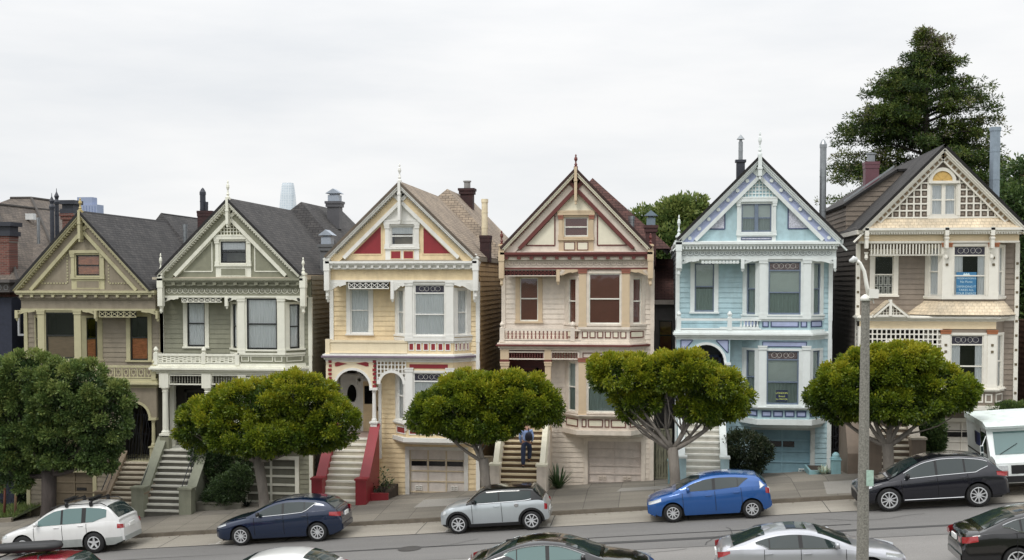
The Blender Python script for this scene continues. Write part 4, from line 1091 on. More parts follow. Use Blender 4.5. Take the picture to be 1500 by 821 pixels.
# =========================================================== cream, tan and maroon house
w4 = paint('blush_siding', (203, 191, 176), dirt=.3); tan4 = paint('tan_trim', (188, 166, 134), var=.08, dirt=.25); cr4 = paint('ivory_panel', (222, 216, 192), var=.06); mar4 = paint('maroon_trim', (98, 42, 36), .45, var=.12)
def porch4(root, d):
    zc = PZ(740, 531)
    for (a, b) in ((734, 745), (798.5, 807)):
        m = MB()
        x0, x1 = PX(a, 600), PX(b, 600)
        m.mi = 0; pilaster(m, x0, x1, -.08, .16, d['zPf']-.1, PZ(a, 530)); m.mi = 1; m.box(x0-.03, x1+.03, -.11, .18, zc-.02, zc+.12); m.mi = 0
        m.box(x0, x1, -.08, .16, d['base'], d['zPf']-.1); m.box(x0-.02, x1+.02, -.1, .17, PZ(a, 527), d['zM0'])
        m.build('porch_column', [tan4, mar4], root)
    m = MB(); m.frame(d['CL']+.12, d['CR']-.12, PZ(885, 525), PZ(885, 517), .03, -.03, .02); m.build('bay_frieze_panel', mar4, d['bay'])
    spindleband(root, d, 742, 799, 515, 527, w4, mar4, .1); spindleband(root, d, 806, 849, 515, 527, w4, mar4, .1)
    door(root, PX(760, 580, 2), PX(785, 580, 2), d['zPf'], d['zPf']+2.2, d['py1'], paint('oxblood_door', (74, 26, 22), .4, k=1), mar4)
    x0, x1 = PX(731.5, 708, -2.1), PX(789.5, 708, -2.1)
    g = gz((x0+x1)/2, -2.3); n = 11; rise = (d['zPf']-g)/(n+1)
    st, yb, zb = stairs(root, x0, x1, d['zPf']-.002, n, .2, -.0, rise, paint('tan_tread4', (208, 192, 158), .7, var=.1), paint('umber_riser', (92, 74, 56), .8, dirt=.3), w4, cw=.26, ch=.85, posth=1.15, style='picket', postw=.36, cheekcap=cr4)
    d['stair'] = (x0, x1, n, .2, rise, d['zPf'])
    STAIR4.update(x0=x0, x1=x1, n=n, rise=rise, zt=d['zPf'])
STAIR4 = {}
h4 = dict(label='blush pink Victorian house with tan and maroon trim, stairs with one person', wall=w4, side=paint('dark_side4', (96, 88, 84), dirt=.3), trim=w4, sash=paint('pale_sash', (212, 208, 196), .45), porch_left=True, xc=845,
    xl=736, xr=957, bay=(849, 921), yG=370, yE=395, yC=381, ySill=479, yR=(482, 500), yM=(503, 513), ySkirt=(611, 630), yBot=642, yFloor=629, porch_xc=770,
    peak=(845.5, 248), eL=(735, 363), eR=(954, 363), ent=(737, 953), win=(761.5, 788.5, 407, 471), cw=(862.5, 909, 401, 475), lcw=(860.5, 906, 532, 604), swz=(408, 475),
    kinds=['brown', 'brown', 'brown', 'drape', 'drape'], sashw=.045, panels=(mar4, cr4, 6, False, .035), lpanels=(mar4, cr4, [1, 2.6, 1, 2.6], False, .035), bal=('baluster', .155, .9), balm=w4, balf=paint('maroon_baluster', (130, 84, 74)),
    val=(737, 815, 405, 'cross', .15), valm=mar4, yBr=412, brk=[(816, 848.5), (953.5, 922)], brkm=tan4, gar=(861, 939, 647, 717), gstyle2=(5, 2, .045, paint('blush_garage', (190, 178, 168), dirt=.2), paint('blush_garage_rail', (182, 170, 160)), [], [(.2, .35, .06, .14), (.66, .81, .06, .14)]), garm=w4, wcasing=tan4, pilc=tan4, pilcap=paint('rust_cap', (140, 82, 62)),
    gstyle=dict(dent=.1, band=w4, inner=mar4, dentm=mar4, trim_b=mar4, trim_f=cr4, capm=MATS['rust_cap'], tri=True, apex='panel', apexm=cr4, ap=2, kl=1.25, fw=.14, gw=cr4), attic=(826.5, 861.5, 318.5, 347, 'brown'), gtrim=tan4, asash=MATS['pale_sash'], modw=.07, nmod=12, corn=mar4, cornback=w4, frieze=w4, friezeline=mar4, swag=True, swagm=paint('swag4', (176, 160, 148)),
    rake=cr4, gwall=w4, finial=(226, mar4), cfin=[(735, 338, 358, mar4), (953, 342, 358, mar4)], roofm=ROOF_MAR, fascia=w4, rear=(868, 261, 8.2, .6, .5), porch_x1=803, porch=porch4, casing=w4, mline=mar4, porchwall=mar4, floor=tan4, dm=6.8, bdx=.64)

# =========================================================== pale blue house
w5 = paint('powder_blue_siding', (150, 178, 185), dirt=.3); t5 = paint('blue_white_trim', (200, 206, 204), var=.07, dirt=.22); nv5 = paint('navy_line', (52, 66, 100), .5); lav5 = paint('lavender', (150, 160, 192), .55)
def porch5(root, d):
    porch_arch(root, d, [(1008, 1061, 531)], [(1062, 1069, 590), (1000, 1007, 590)], w5, t5)
    zt = PZ(1030, 499)
    for xa, s_ in ((998, 1), (1066, -1)):
        m = MB(); X_ = PX(xa, 505); trianglepanel(m, (X_, zt-.45), (X_, zt), (X_+s_*.42, zt), -.02, .035, 0, 1); m.build('spandrel_panel', [nv5, lav5], root)
    xa, xb = d['CL']+.1, d['CR']-.1
    m = MB(); z1, z0 = PZ(1145, 500.5), PZ(1145, 508.5); m.mi = 0; m.frame(xa, xb, z0, z1, .03, -.035, .02); m.mi = 1; m.box(xa+.03, xb-.03, -.02, .02, z0+.03, z1-.03); m.build('bay_frieze_panel', [nv5, lav5], d['bay'])
    door(root, PX(1025, 560, 2), PX(1052, 560, 2), d['zPf'], d['zPf']+2.2, d['py1'], paint('dark_wood_door', (48, 34, 26), .4), nv5)
    x0, x1 = PX(1002, 694, -2.1), PX(1058, 694, -2.1)
    g = gz((x0+x1)/2, -2.3); n = 10; rise = (d['zPf']-g)/(n+1)
    st, yb, zb = stairs(root, x0, x1, d['zPf']-.002, n, .21, -.0, rise, paint('white_tread', (224, 222, 212), .6, var=.08), paint('white_riser', (186, 182, 172), .7, dirt=.3), w5, cw=.16, ch=.3, posth=1.0, postw=.3, cheekcap=t5)
    # low balusters right of the balcony
    m = MB(); a, b = PX(1083, 475), PX(1112, 475); z0, z1 = PZ(1095, 483), PZ(1095, 469)
    for i in range(6): m.lathe(a+(b-a)*(i+.5)/6, -.02, [(.025, 0), (.045, (z1-z0)*.35), (.02, (z1-z0)*.6), (.035, z1-z0)], 6, z=z0)
    m.box(a-.75, b, -.04, .02, z1-.32, z1-.27)
    m.build('low_baluster', t5, root)
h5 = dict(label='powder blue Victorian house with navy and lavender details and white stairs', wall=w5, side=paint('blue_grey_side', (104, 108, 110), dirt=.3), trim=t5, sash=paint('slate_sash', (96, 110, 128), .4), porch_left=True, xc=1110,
    xl=990, xr=1217, bay=(1113, 1186), yG=355, yE=380, yC=366, ySill=464.5, yR=(467, 484), yM=(486, 497.5), ySkirt=(599, 614), yBot=628, yFloor=611, porch_xc=1040,
    peak=(1112, 230), eL=(992, 350), eR=(1233, 350), ent=(990, 1226), win=(1017.5, 1046, 386, 457), cw=(1125, 1172.5, 383.5, 461), lcw=(1123, 1170, 514, 592.5), swz=(386, 461),
    kinds=['drape', 'drape', 'drape', 'drape', 'drape'], sashw=.05, transom=(.34, STAIN_RED), ltransom=(.34, STAIN_RED), panels=(nv5, lav5, [1, 3.6, 1], False, .04), lpanels=(nv5, lav5, 4, False, .045), bal=('low', .3, .63),
    val=(1027, 1083, 385.5, 'drop', .13), yBr=393, brk=[(995, 1024), (1086, 1112), (1225, 1187)], gar=(1105, 1186.5, 630, 700), gstyle2=(4, 2, .05, paint('teal_garage', (104, 138, 150), dirt=.15), paint('teal_garage_rail', (112, 146, 158)), [(.28, .72, .6, .73)], [(.02, .12, .02, .1), (.8, .9, .02, .1)]), garm=paint('garage_frame5', (168, 172, 168)),
    gstyle=dict(dent=9, band=lav5, inner=t5, trim_b=nv5, trim_f=paint('pale_scroll', (176, 178, 190), var=.5, scale=14), tri=True, apex='lattice', latb=w5, ap=1, kl=.75, kw=.07, fw=.1, bosses=8, bossm=t5, trib=.55, toff=.55, ttop=.12), attic=(1086, 1130, 299, 340, 'drape', True), asash=MATS['slate_sash'], modw=.03, nmod=46, corn=t5, cornback=t5, frieze=t5, friezeline=t5, swag=True, swagm=paint('swag5', (150, 158, 160)),
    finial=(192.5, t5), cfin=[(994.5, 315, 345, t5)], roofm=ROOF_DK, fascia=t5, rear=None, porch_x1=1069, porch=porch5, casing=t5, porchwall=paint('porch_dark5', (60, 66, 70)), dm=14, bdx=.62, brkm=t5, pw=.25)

# =========================================================== taupe house with cream trim
w6 = paint('taupe_siding', (124, 112, 99), dirt=.3); t6 = paint('warm_white_trim', (220, 216, 204), var=.06, dirt=.22); cm6 = paint('butter_band', (228, 206, 166), var=.08); stud6 = paint('bronze_stud', (96, 84, 60))
def porch6(root, d):
    # lattice screen over a broad arch
    m = MB(); a, b = d['pxa']+.15, d['CL']; zt = PZ(1320, 482.5); zb = PZ(1320, 505); n = 17
    az = PZ(1320, 530); cx = (a+b)/2; rx = (b-a)/2-.08; rz = PZ(1320, 499)-az
    def zar(x):
        t = 1-((x-cx)/rx)**2
        return az+rz*math.sqrt(t) if t > 0 else az-.3
    for i in range(n+1):
        xx = a+(b-a)*i/n; m.box(xx-.025, xx+.025, -.05, -.01, zar(xx), zt)
    for k in range(5):
        zz = zt-k*.19
        if zz > az+rz: m.box(a, b, -.055, -.015, zz-.025, zz+.025)
        elif zz > az: w = rx*math.sqrt(1-((zz-az)/rz)**2); m.box(a, cx-w, -.055, -.015, zz-.025, zz+.025); m.box(cx+w, b, -.055, -.015, zz-.025, zz+.025)
    pts = [(cx+rx*math.cos(t), az+rz*math.sin(t)) for t in np.linspace(0, math.pi, 17)]; pts2 = [(cx+(rx+.07)*math.cos(t), az+(rz+.07)*math.sin(t)) for t in np.linspace(0, math.pi, 17)]
    m.prism(pts2+pts[::-1], -.07, .02)
    m.box(a-.2, a+.02, -.1, .14, d['zPf']-.1, zt+.1); m.build('lattice_screen', t6, root)
    # small pediment on the middle cornice
    x0, x1, xm = PX(1277, 462, -.1), PX(1331, 462, -.1), PX(1303, 440, -.1); z0, z1 = PZ(1303, 463, -.1), PZ(1303, 441, -.1)
    m = MB(); m.mi = 0; m.strip((xm, z1), (x0, z0), 0, .09, -.35, -.1); m.strip((xm, z1), (x1, z0), 0, .09, -.35, -.1); m.box(x0, x1, -.33, -.1, z0-.03, z0+.05); m.box(xm-.05, xm+.05, -.37, -.1, z0, z1+.05)
    for k in range(-5, 6):
        xx = xm+k*.12; h = (z1-z0)*(1-abs(xx-xm)/(x1-x0)*2)-.1
        if h > .05: m.box(xx-.015, xx+.015, -.24, -.2, z0, z0+h)
    for k in range(1, 4): zz = z0+k*.12; w = (x1-x0)/2*(1-(zz-z0)/(z1-z0))-.05; m.box(xm-w, xm+w, -.245, -.205, zz-.012, zz+.012)
    m.mi = 1; m.prism([(x0, z0), (x1, z0), (xm, z1)], -.16, -.12)
    m.mi = 2; roofquad(m, (x0, -.35, z0+.02), (x0, .7, z0+.02), (xm, .7, z1+.02), (xm, -.35, z1+.02), .03); roofquad(m, (x1, -.35, z0+.02), (x1, .7, z0+.02), (xm, .7, z1+.02), (xm, -.35, z1+.02), .03)
    m.build('pediment', [t6, w6, CREAMSH], root)
    # scalloped shingle skirt over the lower bay
    m = MB(); zt_ = PZ(1420, 441.5, 0); zb_ = PZ(1420, 462, -.3); CL, CR, BL, BR = d['CL'], d['CR'], d['BL'], d['BR']; DD = d['DD']
    o = .34; up = [(BL, DD), (CL, 0), (CR, 0), (BR, DD)]; lo = [(BL-o-.35, DD-.02), (CL-o*.5-.25, -o), (CR+o*.5, -o), (BR+o+.1, DD-.02)]
    for i in range(3):
        a_, b_, c_, e_ = lo[i], lo[i+1], up[i+1], up[i]; w = math.hypot(b_[0]-a_[0], b_[1]-a_[1])
        m.add([(a_[0], a_[1], zb_), (b_[0], b_[1], zb_), (c_[0], c_[1], zt_), (e_[0], e_[1], zt_)], [(0, 1, 2, 3)], [[(0, 0), (w, 0), (w-.2, .65), (.2, .65)]])
    m.build('bay_shingle_skirt', CREAMSH, root)
    m = MB(); z1, z0 = d['zM0']-.02, d['zM0']-.3
    # cream frieze on the lower storey
    m.box(d['pxa'], d['CR'], -.035, -.003, z0, z1); m.build('lower_frieze', cm6, root)
    door(root, PX(1300, 560, 2), PX(1325, 560, 2), d['zPf'], d['zPf']+2.2, d['py1'], paint('dark_wood_door6', (40, 30, 26), .4), w6)
    x0, x1 = PX(1284, 680, -2.1), PX(1336, 680, -2.1)
    g = gz((x0+x1)/2, -2.3); n = 11; rise = (d['zPf']-g)/(n+1)
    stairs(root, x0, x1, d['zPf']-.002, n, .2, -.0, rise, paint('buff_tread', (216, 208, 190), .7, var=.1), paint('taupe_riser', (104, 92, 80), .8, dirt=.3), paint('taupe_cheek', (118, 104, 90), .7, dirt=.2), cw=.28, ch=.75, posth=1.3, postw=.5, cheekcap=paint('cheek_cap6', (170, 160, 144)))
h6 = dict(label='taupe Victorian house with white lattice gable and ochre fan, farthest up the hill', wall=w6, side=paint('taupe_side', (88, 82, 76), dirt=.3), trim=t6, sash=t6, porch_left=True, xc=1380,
    xl=1253, xr=1489, bay=(1380, 1459), yG=334.5, yE=356, yC=344, ySill=434, yR=(460, 463), yM=(463, 470.5), ySkirt=(573, 594), yBot=605, yFloor=592, porch_xc=1310,
    peak=(1386.5, 214), eL=(1259, 335), eR=(1503, 335), ent=(1262, 1494), win=(1280.5, 1309, 375, 432.5), cw=(1395.5, 1443, 360.5, 434), lcw=(1392, 1440, 491, 568), swz=(362, 434),
    kinds=['shutters', 'sides', 'sheer', 'sides', 'sides'], sashw=.04, transom=(.36, STAIN), ltransom=(.36, STAIN), panels=(t6, w6, 3, False, .03), lpanels=(t6, w6, [1, 3.5, 1], False, .05), bal=('none', .3, .63),
    val=(1274, 1382, 374.5, 'spindle', .115), yBr=358, brk=[], gar=(1370, 1448, 618, 684), gstyle2=(4, 2, .03, paint('white_garage', (196, 192, 182), dirt=.15), paint('white_garage_rail', (204, 200, 190)), [(.2, .66, .62, .78)]), garm=t6,
    gstyle=dict(dent=9, band=t6, inner=t6, trim_b=t6, trim_f=w6, tri=False, lattice=True, apex=False, fan=True, noinner=True, pil=False, king=False, bosses=19, bossbox=True, bossm=paint('bronze_rosette', (128, 108, 80)), skirt=True, fw=.1), attic=(1364, 1400, 270, 316, 'sheer', True), gwall=paint('gable_taupe', (104, 90, 78)), modw=.025, nmod=60, corn=t6, cornback=t6, frieze=cm6, friezeline=t6,
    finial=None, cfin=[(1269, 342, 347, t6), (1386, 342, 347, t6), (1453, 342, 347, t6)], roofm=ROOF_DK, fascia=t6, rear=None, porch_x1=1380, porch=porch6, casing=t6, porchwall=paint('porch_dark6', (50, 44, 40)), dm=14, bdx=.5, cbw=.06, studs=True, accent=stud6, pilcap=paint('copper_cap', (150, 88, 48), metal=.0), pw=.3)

H = [build_house(h) for h in (h1, h2, h3, h4, h5, h6)]
def roof_of(h): return [o for o in h.children if o.name.startswith('roof')][0]
R1, R2, R3, R4, R5, R6 = map(roof_of, H)
# chimneys and flues
addchimney(R1, 91, 106, 313, 335, 5.0, BRICKRED, 'wide', BLACKPIPE)
addpipe(R1, 76, 303, 350, 3.2, .09, BLACKPIPE, 'pot'); addpipe(R1, 83, 296, 350, 3.6, .09, BLACKPIPE, 'pot')
addchimney(R1, 289, 309, 309, 318, 9.5, BRICKDK, flare=False); addpipe(R1, 297, 286, 308, 9.8, .14, BLACKPIPE, 'slant'); addpipe(R1, 303, 297, 308, 9.7, .06, BLACKPIPE, 'band')
addpipe(R1, 271, 330, 344, 3.5, .09, STEEL, 'band')
addchimney(R2, 479, 497, 295, 312, 10.5, paint('grey_stack', (76, 76, 80)), 'box', paint('blue_grey_cap', (140, 150, 162), .5))
addchimney(R2, 469, 485, 358, 376, 3.0, paint('grey_stack2', (92, 94, 96)), 'box', MATS['blue_grey_cap'])
addchimney(R3, 674, 692, 276, 292, 11, BRICKDK, 'cyl', paint('pot_grey', (130, 128, 124)))
addchimney(R3, 703, 717, 345, 356, 2.6, BRICKDK, flare=False); addpipe(R3, 710, 293, 343, 2.9, .13, paint('cream_flue', (214, 200, 166), .6), 'band', 'flue')
addchimney(R4, 946, 961, 330, 362, 3.2, paint('maroon_stack', (70, 40, 38)), 'box', paint('slate_blue_cap', (104, 122, 134), .5)); addpipe(R4, 925, 318, 330, 2.5, .12, STEEL, 'band')
addpipe(R5, 1085, 208, 240, 4.0, .09, STEEL, 'cone', base=(.17, .55, BLACKPIPE)); addpipe(R5, 1206, 217, 345, 3.0, .13, STEEL, 'slant', base=(.35, .4, paint('flue_base_dark', (50, 48, 50))))
addchimney(R6, 1268, 1288, 237, 268, 5.0, paint('maroon_chimney', (96, 58, 66)), 'cyl', STEEL, flare=False); addpipe(R6, 1458, 188, 290, 3.2, .2, paint('blue_grey_steel', (132, 146, 158), .4, metal=.6, var=.2), 'band')

# raised side wing of the taupe house with its siding and a skylight rail
m = MB(); xw = PX(1248, 320, 3.5); X6 = PX(1253, 550, .75)
w_, h_ = P(1215, 296, 7.0), P(1310, 240, 3.0)
za, zb = PZ(1250, 302, 4.0), PZ(1305, 246, 4.0)
xa, xb = X6+.02, X6+1.9
pts = [(xa, PZ(1250, 345, 3.6)), (xa, PZ(1240, 300, 3.6)), (xb, PZ(1300, 252, 3.6)), (xb+.9, PZ(1300, 252, 3.6)), (xb+.9, PZ(1250, 345, 3.6))]
m.prism(pts, 3.6, 12)
zz = pts[0][1]
for k in range(12):
    z_ = pts[0][1]+k*.2; xi = xa if z_ < pts[1][1] else xa+(z_-pts[1][1])/(pts[2][1]-pts[1][1])*(xb-xa)
    if z_ < pts[2][1]: m.box(xi, xb, 3.57, 3.6, z_, z_+.03); m.box(xa-.03, xa, 3.6, 12, z_, z_+.03) if z_ < pts[1][1] else None
m.mi = 1
roofquad(m, (xa-.15, 3.45, pts[1][1]-.0), (xa-.15, 12.2, pts[1][1]), (xb+.1, 12.2, pts[2][1]+.1), (xb+.1, 3.45, pts[2][1]+.1), .1)
roofquad(m, (xb+.1, 3.45, pts[2][1]+.1), (xb+.1, 12.2, pts[2][1]+.1), (xb+1.2, 12.2, pts[2][1]+.12), (xb+1.2, 3.45, pts[2][1]+.12), .1)
m.mi = 2; m.prism([(xa-.1, pts[1][1]+.1), (xb, pts[2][1]+.18), (xb, pts[2][1]+.26), (xa-.1, pts[1][1]+.18)], 3.5, 3.6)
m.build('side_dormer', [MATS['taupe_siding'], ROOF_DK, STEEL], H[5])

# narrow rear wing filling the gap right of the blush house
m = MB(); xa = PX(957, 550, .75)+.02; xb = xa+.95; zt = PZ(970, 445, 6); zb = gz(xa, 3)-1; wz1, wz0 = PZ(972, 470, 6), PZ(972, 515, 6)
m.siding(xa, xb, zb, zt, [(xa+.18, xb-.12, wz0, wz1)], .2, v=6.0); m.box(xa+.1, xb, 6.5, 6.6, wz0-.2, wz1+.2)
m.mi = 1; m.box(xa, xb+.1, 5.7, 6.2, zt-.03, zt+.16)
m.mi = 2; roofquad(m, (xa-.2, 5.7, zt+.17), (xb+.2, 5.7, zt+.17), (xb+.2, 8.5, zt+2.0), (xa-.2, 8.5, zt+2.0))
m.build('rear_wing', [paint('grey_rear_siding', (110, 106, 102), dirt=.4), w4, ROOF_MAR], H[3])
window(H[3], (0, 6.0, 0), xa+.22, xb-.16, wz0, wz1, MATS['grey_rear_siding'], MATS['dark_green_sash'], .06, 'brown')
# ------------------------------------------------------------------ ground
def asphaltmat(name, rgb, streak, scale=1.0):
    m = bpy.data.materials.new(name); nt, N, L, B = nodes_of(m)
    tc = N.new('ShaderNodeTexCoord')
    n1 = N.new('ShaderNodeTexNoise'); n1.inputs['Scale'].default_value = .35; n1.inputs['Detail'].default_value = 8; n1.inputs['Roughness'].default_value = .65
    mp = N.new('ShaderNodeMapping'); mp.inputs['Scale'].default_value = (.25, 1.6, 1); L.new(tc.outputs['Object'], mp.inputs['Vector']); L.new(mp.outputs['Vector'], n1.inputs['Vector'])
    n2 = N.new('ShaderNodeTexNoise'); n2.inputs['Scale'].default_value = 60*scale; n2.inputs['Detail'].default_value = 3; L.new(tc.outputs['Object'], n2.inputs['Vector'])
    b = albedo(*rgb, 1)
    r1 = N.new('ShaderNodeValToRGB'); r1.color_ramp.elements[0].position = .3; r1.color_ramp.elements[1].position = .72
    r1.color_ramp.elements[0].color = tuple(v*(1-streak) for v in b)+(1,); r1.color_ramp.elements[1].color = tuple(v*(1+streak) for v in b)+(1,)
    L.new(n1.outputs['Fac'], r1.inputs['Fac'])
    r2 = N.new('ShaderNodeValToRGB'); r2.color_ramp.elements[0].position = .35; r2.color_ramp.elements[1].position = .65; r2.color_ramp.elements[0].color = (.78, .78, .78, 1); r2.color_ramp.elements[1].color = (1.15, 1.15, 1.15, 1)
    L.new(n2.outputs['Fac'], r2.inputs['Fac'])
    mx = N.new('ShaderNodeMixRGB'); mx.blend_type = 'MULTIPLY'; mx.inputs['Fac'].default_value = 1; L.new(r1.outputs['Color'], mx.inputs['Color1']); L.new(r2.outputs['Color'], mx.inputs['Color2'])
    L.new(mx.outputs['Color'], B.inputs['Base Color']); B.inputs['Roughness'].default_value = .85
    bp = N.new('ShaderNodeBump'); bp.inputs['Strength'].default_value = .4; bp.inputs['Distance'].default_value = .01; L.new(n2.outputs['Fac'], bp.inputs['Height']); L.new(bp.outputs['Normal'], B.inputs['Normal'])
    MATS[name] = m; return m, mx, B, N, L, tc
ASPH = asphaltmat('worn_asphalt', (117, 115, 112), .15)[0]; ASPH2 = asphaltmat('older_pale_asphalt', (133, 130, 126), .13)[0]; GUTT = asphaltmat('gutter_concrete', (160, 153, 140), .2)[0]
PAVE, _mx, _B, _N, _L, _tc = asphaltmat('pavement_concrete', (138, 132, 121), .32)
# scored joints in the paving flags
_br = _N.new('ShaderNodeTexBrick'); _br.offset = 0
for _k, _v in (('Scale', 1.0), ('Brick Width', 1.25), ('Row Height', 1.35), ('Mortar Size', .012)): _br.inputs[_k].default_value = _v
_br.inputs['Color1'].default_value = (.82, .82, .82, 1); _br.inputs['Color2'].default_value = (1.12, 1.11, 1.08, 1); _br.inputs['Mortar'].default_value = (.4, .4, .4, 1)
_L.new(_tc.outputs['Object'], _br.inputs['Vector']); _m2 = _N.new('ShaderNodeMixRGB'); _m2.blend_type = 'MULTIPLY'; _m2.inputs['Fac'].default_value = .9
_L.new(_mx.outputs['Color'], _m2.inputs['Color1']); _L.new(_br.outputs['Color'], _m2.inputs['Color2']); _L.new(_m2.outputs['Color'], _B.inputs['Base Color'])
EARTH = paint('dry_grass_earth', (74, 84, 48), .95, var=.4, scale=.8, bump=.3, k=.8)

def sheet(name, xs, ys, zf, mat, skirt=.0):
    vs = [(x, y, zf(x, y)) for y in ys for x in xs]; n = len(xs)
    fs = [(j*n+i, j*n+i+1, (j+1)*n+i+1, (j+1)*n+i) for j in range(len(ys)-1) for i in range(n-1)]
    m = MB(); m.add(vs, fs); o = m.build(name, mat, origin=(0, 0, 0)); o['kind'] = 'structure'; return o
def hillz(X, Y):
    Xc = max(-70, min(60, X)); z = SL*Xc
    z -= .02*max(0, abs(X)-70) if X < 0 else 0
    if Y < -17.7: z = z+np.interp(Y, [-140, -60, -46.7, -22, -20, -17.7], [9, 7.2, 6.0, .35, .0, -.03])-.0
    elif Y > 12: z -= (Y-12)*.045 if Y < 400 else 17.5
    return z-.06
xs = [-6000, -2500, -900, -300, -140]+list(range(-70, 61, 10))+[140, 300, 900, 2500, 6000]
ys = [-3000, -600, -140, -60, -46.7, -34, -22, -20, -17.7, -7.3, 3, 12, 40, 120, 400, 1200, 3000, 8000]
o = sheet('ground', xs, ys, hillz, EARTH)
X0, X1 = -45, 40
xs = [X0, X1]
sheet('road', xs, [-17.6, -7.2], lambda x, y: SL*x-.0, ASPH)
sheet('older_road_strip', xs, [-17.5, -11.4], lambda x, y: SL*x+.004, ASPH2)['kind'] = 'structure'
sheet('gutter_strip', xs, [-7.35, -5.31], lambda x, y: SL*x+.008, GUTT)
m = MB(); m.add([(X0, -5.31, SL*X0-.1), (X1, -5.31, SL*X1-.1), (X1, -5.3, SL*X1+.135), (X0, -5.3, SL*X0+.135), (X1, -5.14, SL*X1+.137), (X0, -5.14, SL*X0+.137)], [(0, 1, 2, 3), (3, 2, 4, 5)])
tag(m.build('kerb', paint('kerb_stone', (96, 88, 76), .85, var=.25, scale=3, dirt=.5), origin=(0, 0, 0)), kind='structure')
m = MB()
ys = [-5.15, -3.5, -2.0, -1.0, 0, .8, 2.2]
vs = [(x, y, gz(x, y)) for y in ys for x in (X0, X1)]
m.add(vs, [(2*j, 2*j+1, 2*j+3, 2*j+2) for j in range(len(ys)-1)]); tag(m.build('pavement', PAVE, origin=(0, 0, 0)), kind='structure')
# near side kerb and pavement
m = MB(); m.add([(X0, -17.6, SL*X0), (X1, -17.6, SL*X1), (X1, -17.62, SL*X1+.14), (X0, -17.62, SL*X0+.14), (X1, -20.5, SL*X1+.2), (X0, -20.5, SL*X0+.2), (X1, -20.5, SL*X1-.4), (X0, -20.5, SL*X0-.4)], [(0, 3, 2, 1), (3, 5, 4, 2), (5, 7, 6, 4)])
tag(m.build('near_pavement', PAVE, origin=(0, 0, 0)), kind='structure')
# newer concrete patches on the pavement, thin sheets
PATCH = asphaltmat('pale_new_concrete', (162, 158, 150), .1)[0]; PATCHD = asphaltmat('tar_patch', (70, 69, 68), .12)[0]
def patch(name, pts, mat, lift=.004):
    m = MB(); m.add([(x, y, (gz(x, y) if y > -5.2 else SL*x+.008)+lift) for x, y in pts], [tuple(range(len(pts)))]); tag(m.build(name, mat, origin=(0, 0, 0)), kind='structure')
for i, (a, b, y0, y1) in enumerate([(-14.2, -11.4, -4.9, -3.9), (-8.9, -6.6, -3.4, -2.1), (5.9, 8.2, -4.9, -2.9), (-1.4, .6, -2.6, -2.05), (-22, -19.5, -4.6, -3.3), (-6.2, -5, -4.9, -3.6)]):
    patch('pavement_patch', [(a, y0), (b, y0), (b-.1, y1), (a+.15, y1)], PATCH)
# expansion joints across the gutter strip
m = MB()
for k in range(-9, 9):
    x = k*4.57+1.1
    m.add([(x, -7.34, SL*x+.012), (x+.025, -7.34, SL*x+.012), (x+.025, -5.32, SL*x+.012), (x, -5.32, SL*x+.012)], [(0, 1, 2, 3)])
m.add([(X0, -7.37, SL*X0+.013), (X1, -7.37, SL*X1+.013), (X1, -7.33, SL*X1+.013), (X0, -7.33, SL*X0+.013)], [(0, 1, 2, 3)])
tag(m.build('joint_marking', PATCHD, origin=(0, 0, 0)), kind='structure')
m = MB()
for (a, b, w_, y) in ((-40, -12, .5, -9.3), (-13, 6, .35, -9.6), (-2, 30, .6, -10.4), (-30, 30, .05, -11.38)):
    m.add([(a, y, SL*a+.009), (b, y+.3*(w_ > .1), SL*b+.009), (b, y+w_*.6, SL*b+.009), (a, y+w_*.5, SL*a+.009)], [(0, 1, 2, 3)])
tag(m.build('road_patch', PATCHD, origin=(0, 0, 0)), kind='structure')
# worn white parking tick
WORN = paint('worn_road_paint', (196, 192, 182), .8, var=.35, scale=14, k=1)
m = MB()
for px_, py_ in ((806, 776), (656, 786), (320, 803)):
    X_, _z = P(px_, py_, -7.2)
    m.add([(X_-.35, -7.28, 0), (X_+.1, -7.28, 0), (X_+.1, -7.18, 0), (X_-.35, -7.18, 0)], [(0, 1, 2, 3)]); m.add([(X_-.12, -7.18, 0), (X_-.02, -7.18, 0), (X_-.02, -6.75, 0), (X_-.12, -6.75, 0)], [(0, 1, 2, 3)])
m.V = [(x, y, SL*x+.016) for x, y, z in m.V]
tag(m.build('parking_marking', WORN, origin=(0, 0, 0)), kind='structure')

# utility covers, drain inlets, cracks and stains
IRON = paint('cast_iron_cover', (74, 72, 70), .6, var=.4, scale=30, k=1)
for px_, py_, Y_ in ((600, 800, -9.6), (1120, 775, -9.0), (250, 815, -9.9)):
    X_ = PX(px_, py_, Y_); m = MB(); n_ = 20
    m.add([(X_+.38*math.cos(2*math.pi*k/n_), Y_+.38*math.sin(2*math.pi*k/n_), SL*(X_+.38*math.cos(2*math.pi*k/n_))+.014) for k in range(n_)], [tuple(range(n_))])
    tag(m.build('manhole_cover', IRON), {600: 'round iron cover in the road left of centre', 1120: 'round iron cover in the road behind the silver sedan', 250: 'round iron cover in the road between white and navy cars'}[px_], 'manhole cover', 'round iron covers in the road')
m = MB()
for i in range(16):
    x = random.uniform(-24, 12); y = random.uniform(-16, -7.6); l = random.uniform(1, 4); a = random.uniform(-.25, .25)+(math.pi/2 if random.random() < .25 else 0); p = [(x, y)]
    for k in range(9): a += random.uniform(-.4, .4); p.append((p[-1][0]+math.cos(a)*l/9, p[-1][1]+math.sin(a)*l/9))
    for q, w_ in zip(p[:-1], p[1:]):
        dx, dy = w_[0]-q[0], w_[1]-q[1]; ll = math.hypot(dx, dy)+1e-6; nx, ny = -dy/ll*.012, dx/ll*.012
        m.add([(q[0]-nx, q[1]-ny, 0), (w_[0]-nx, w_[1]-ny, 0), (w_[0]+nx, w_[1]+ny, 0), (q[0]+nx, q[1]+ny, 0)], [(0, 1, 2, 3)])
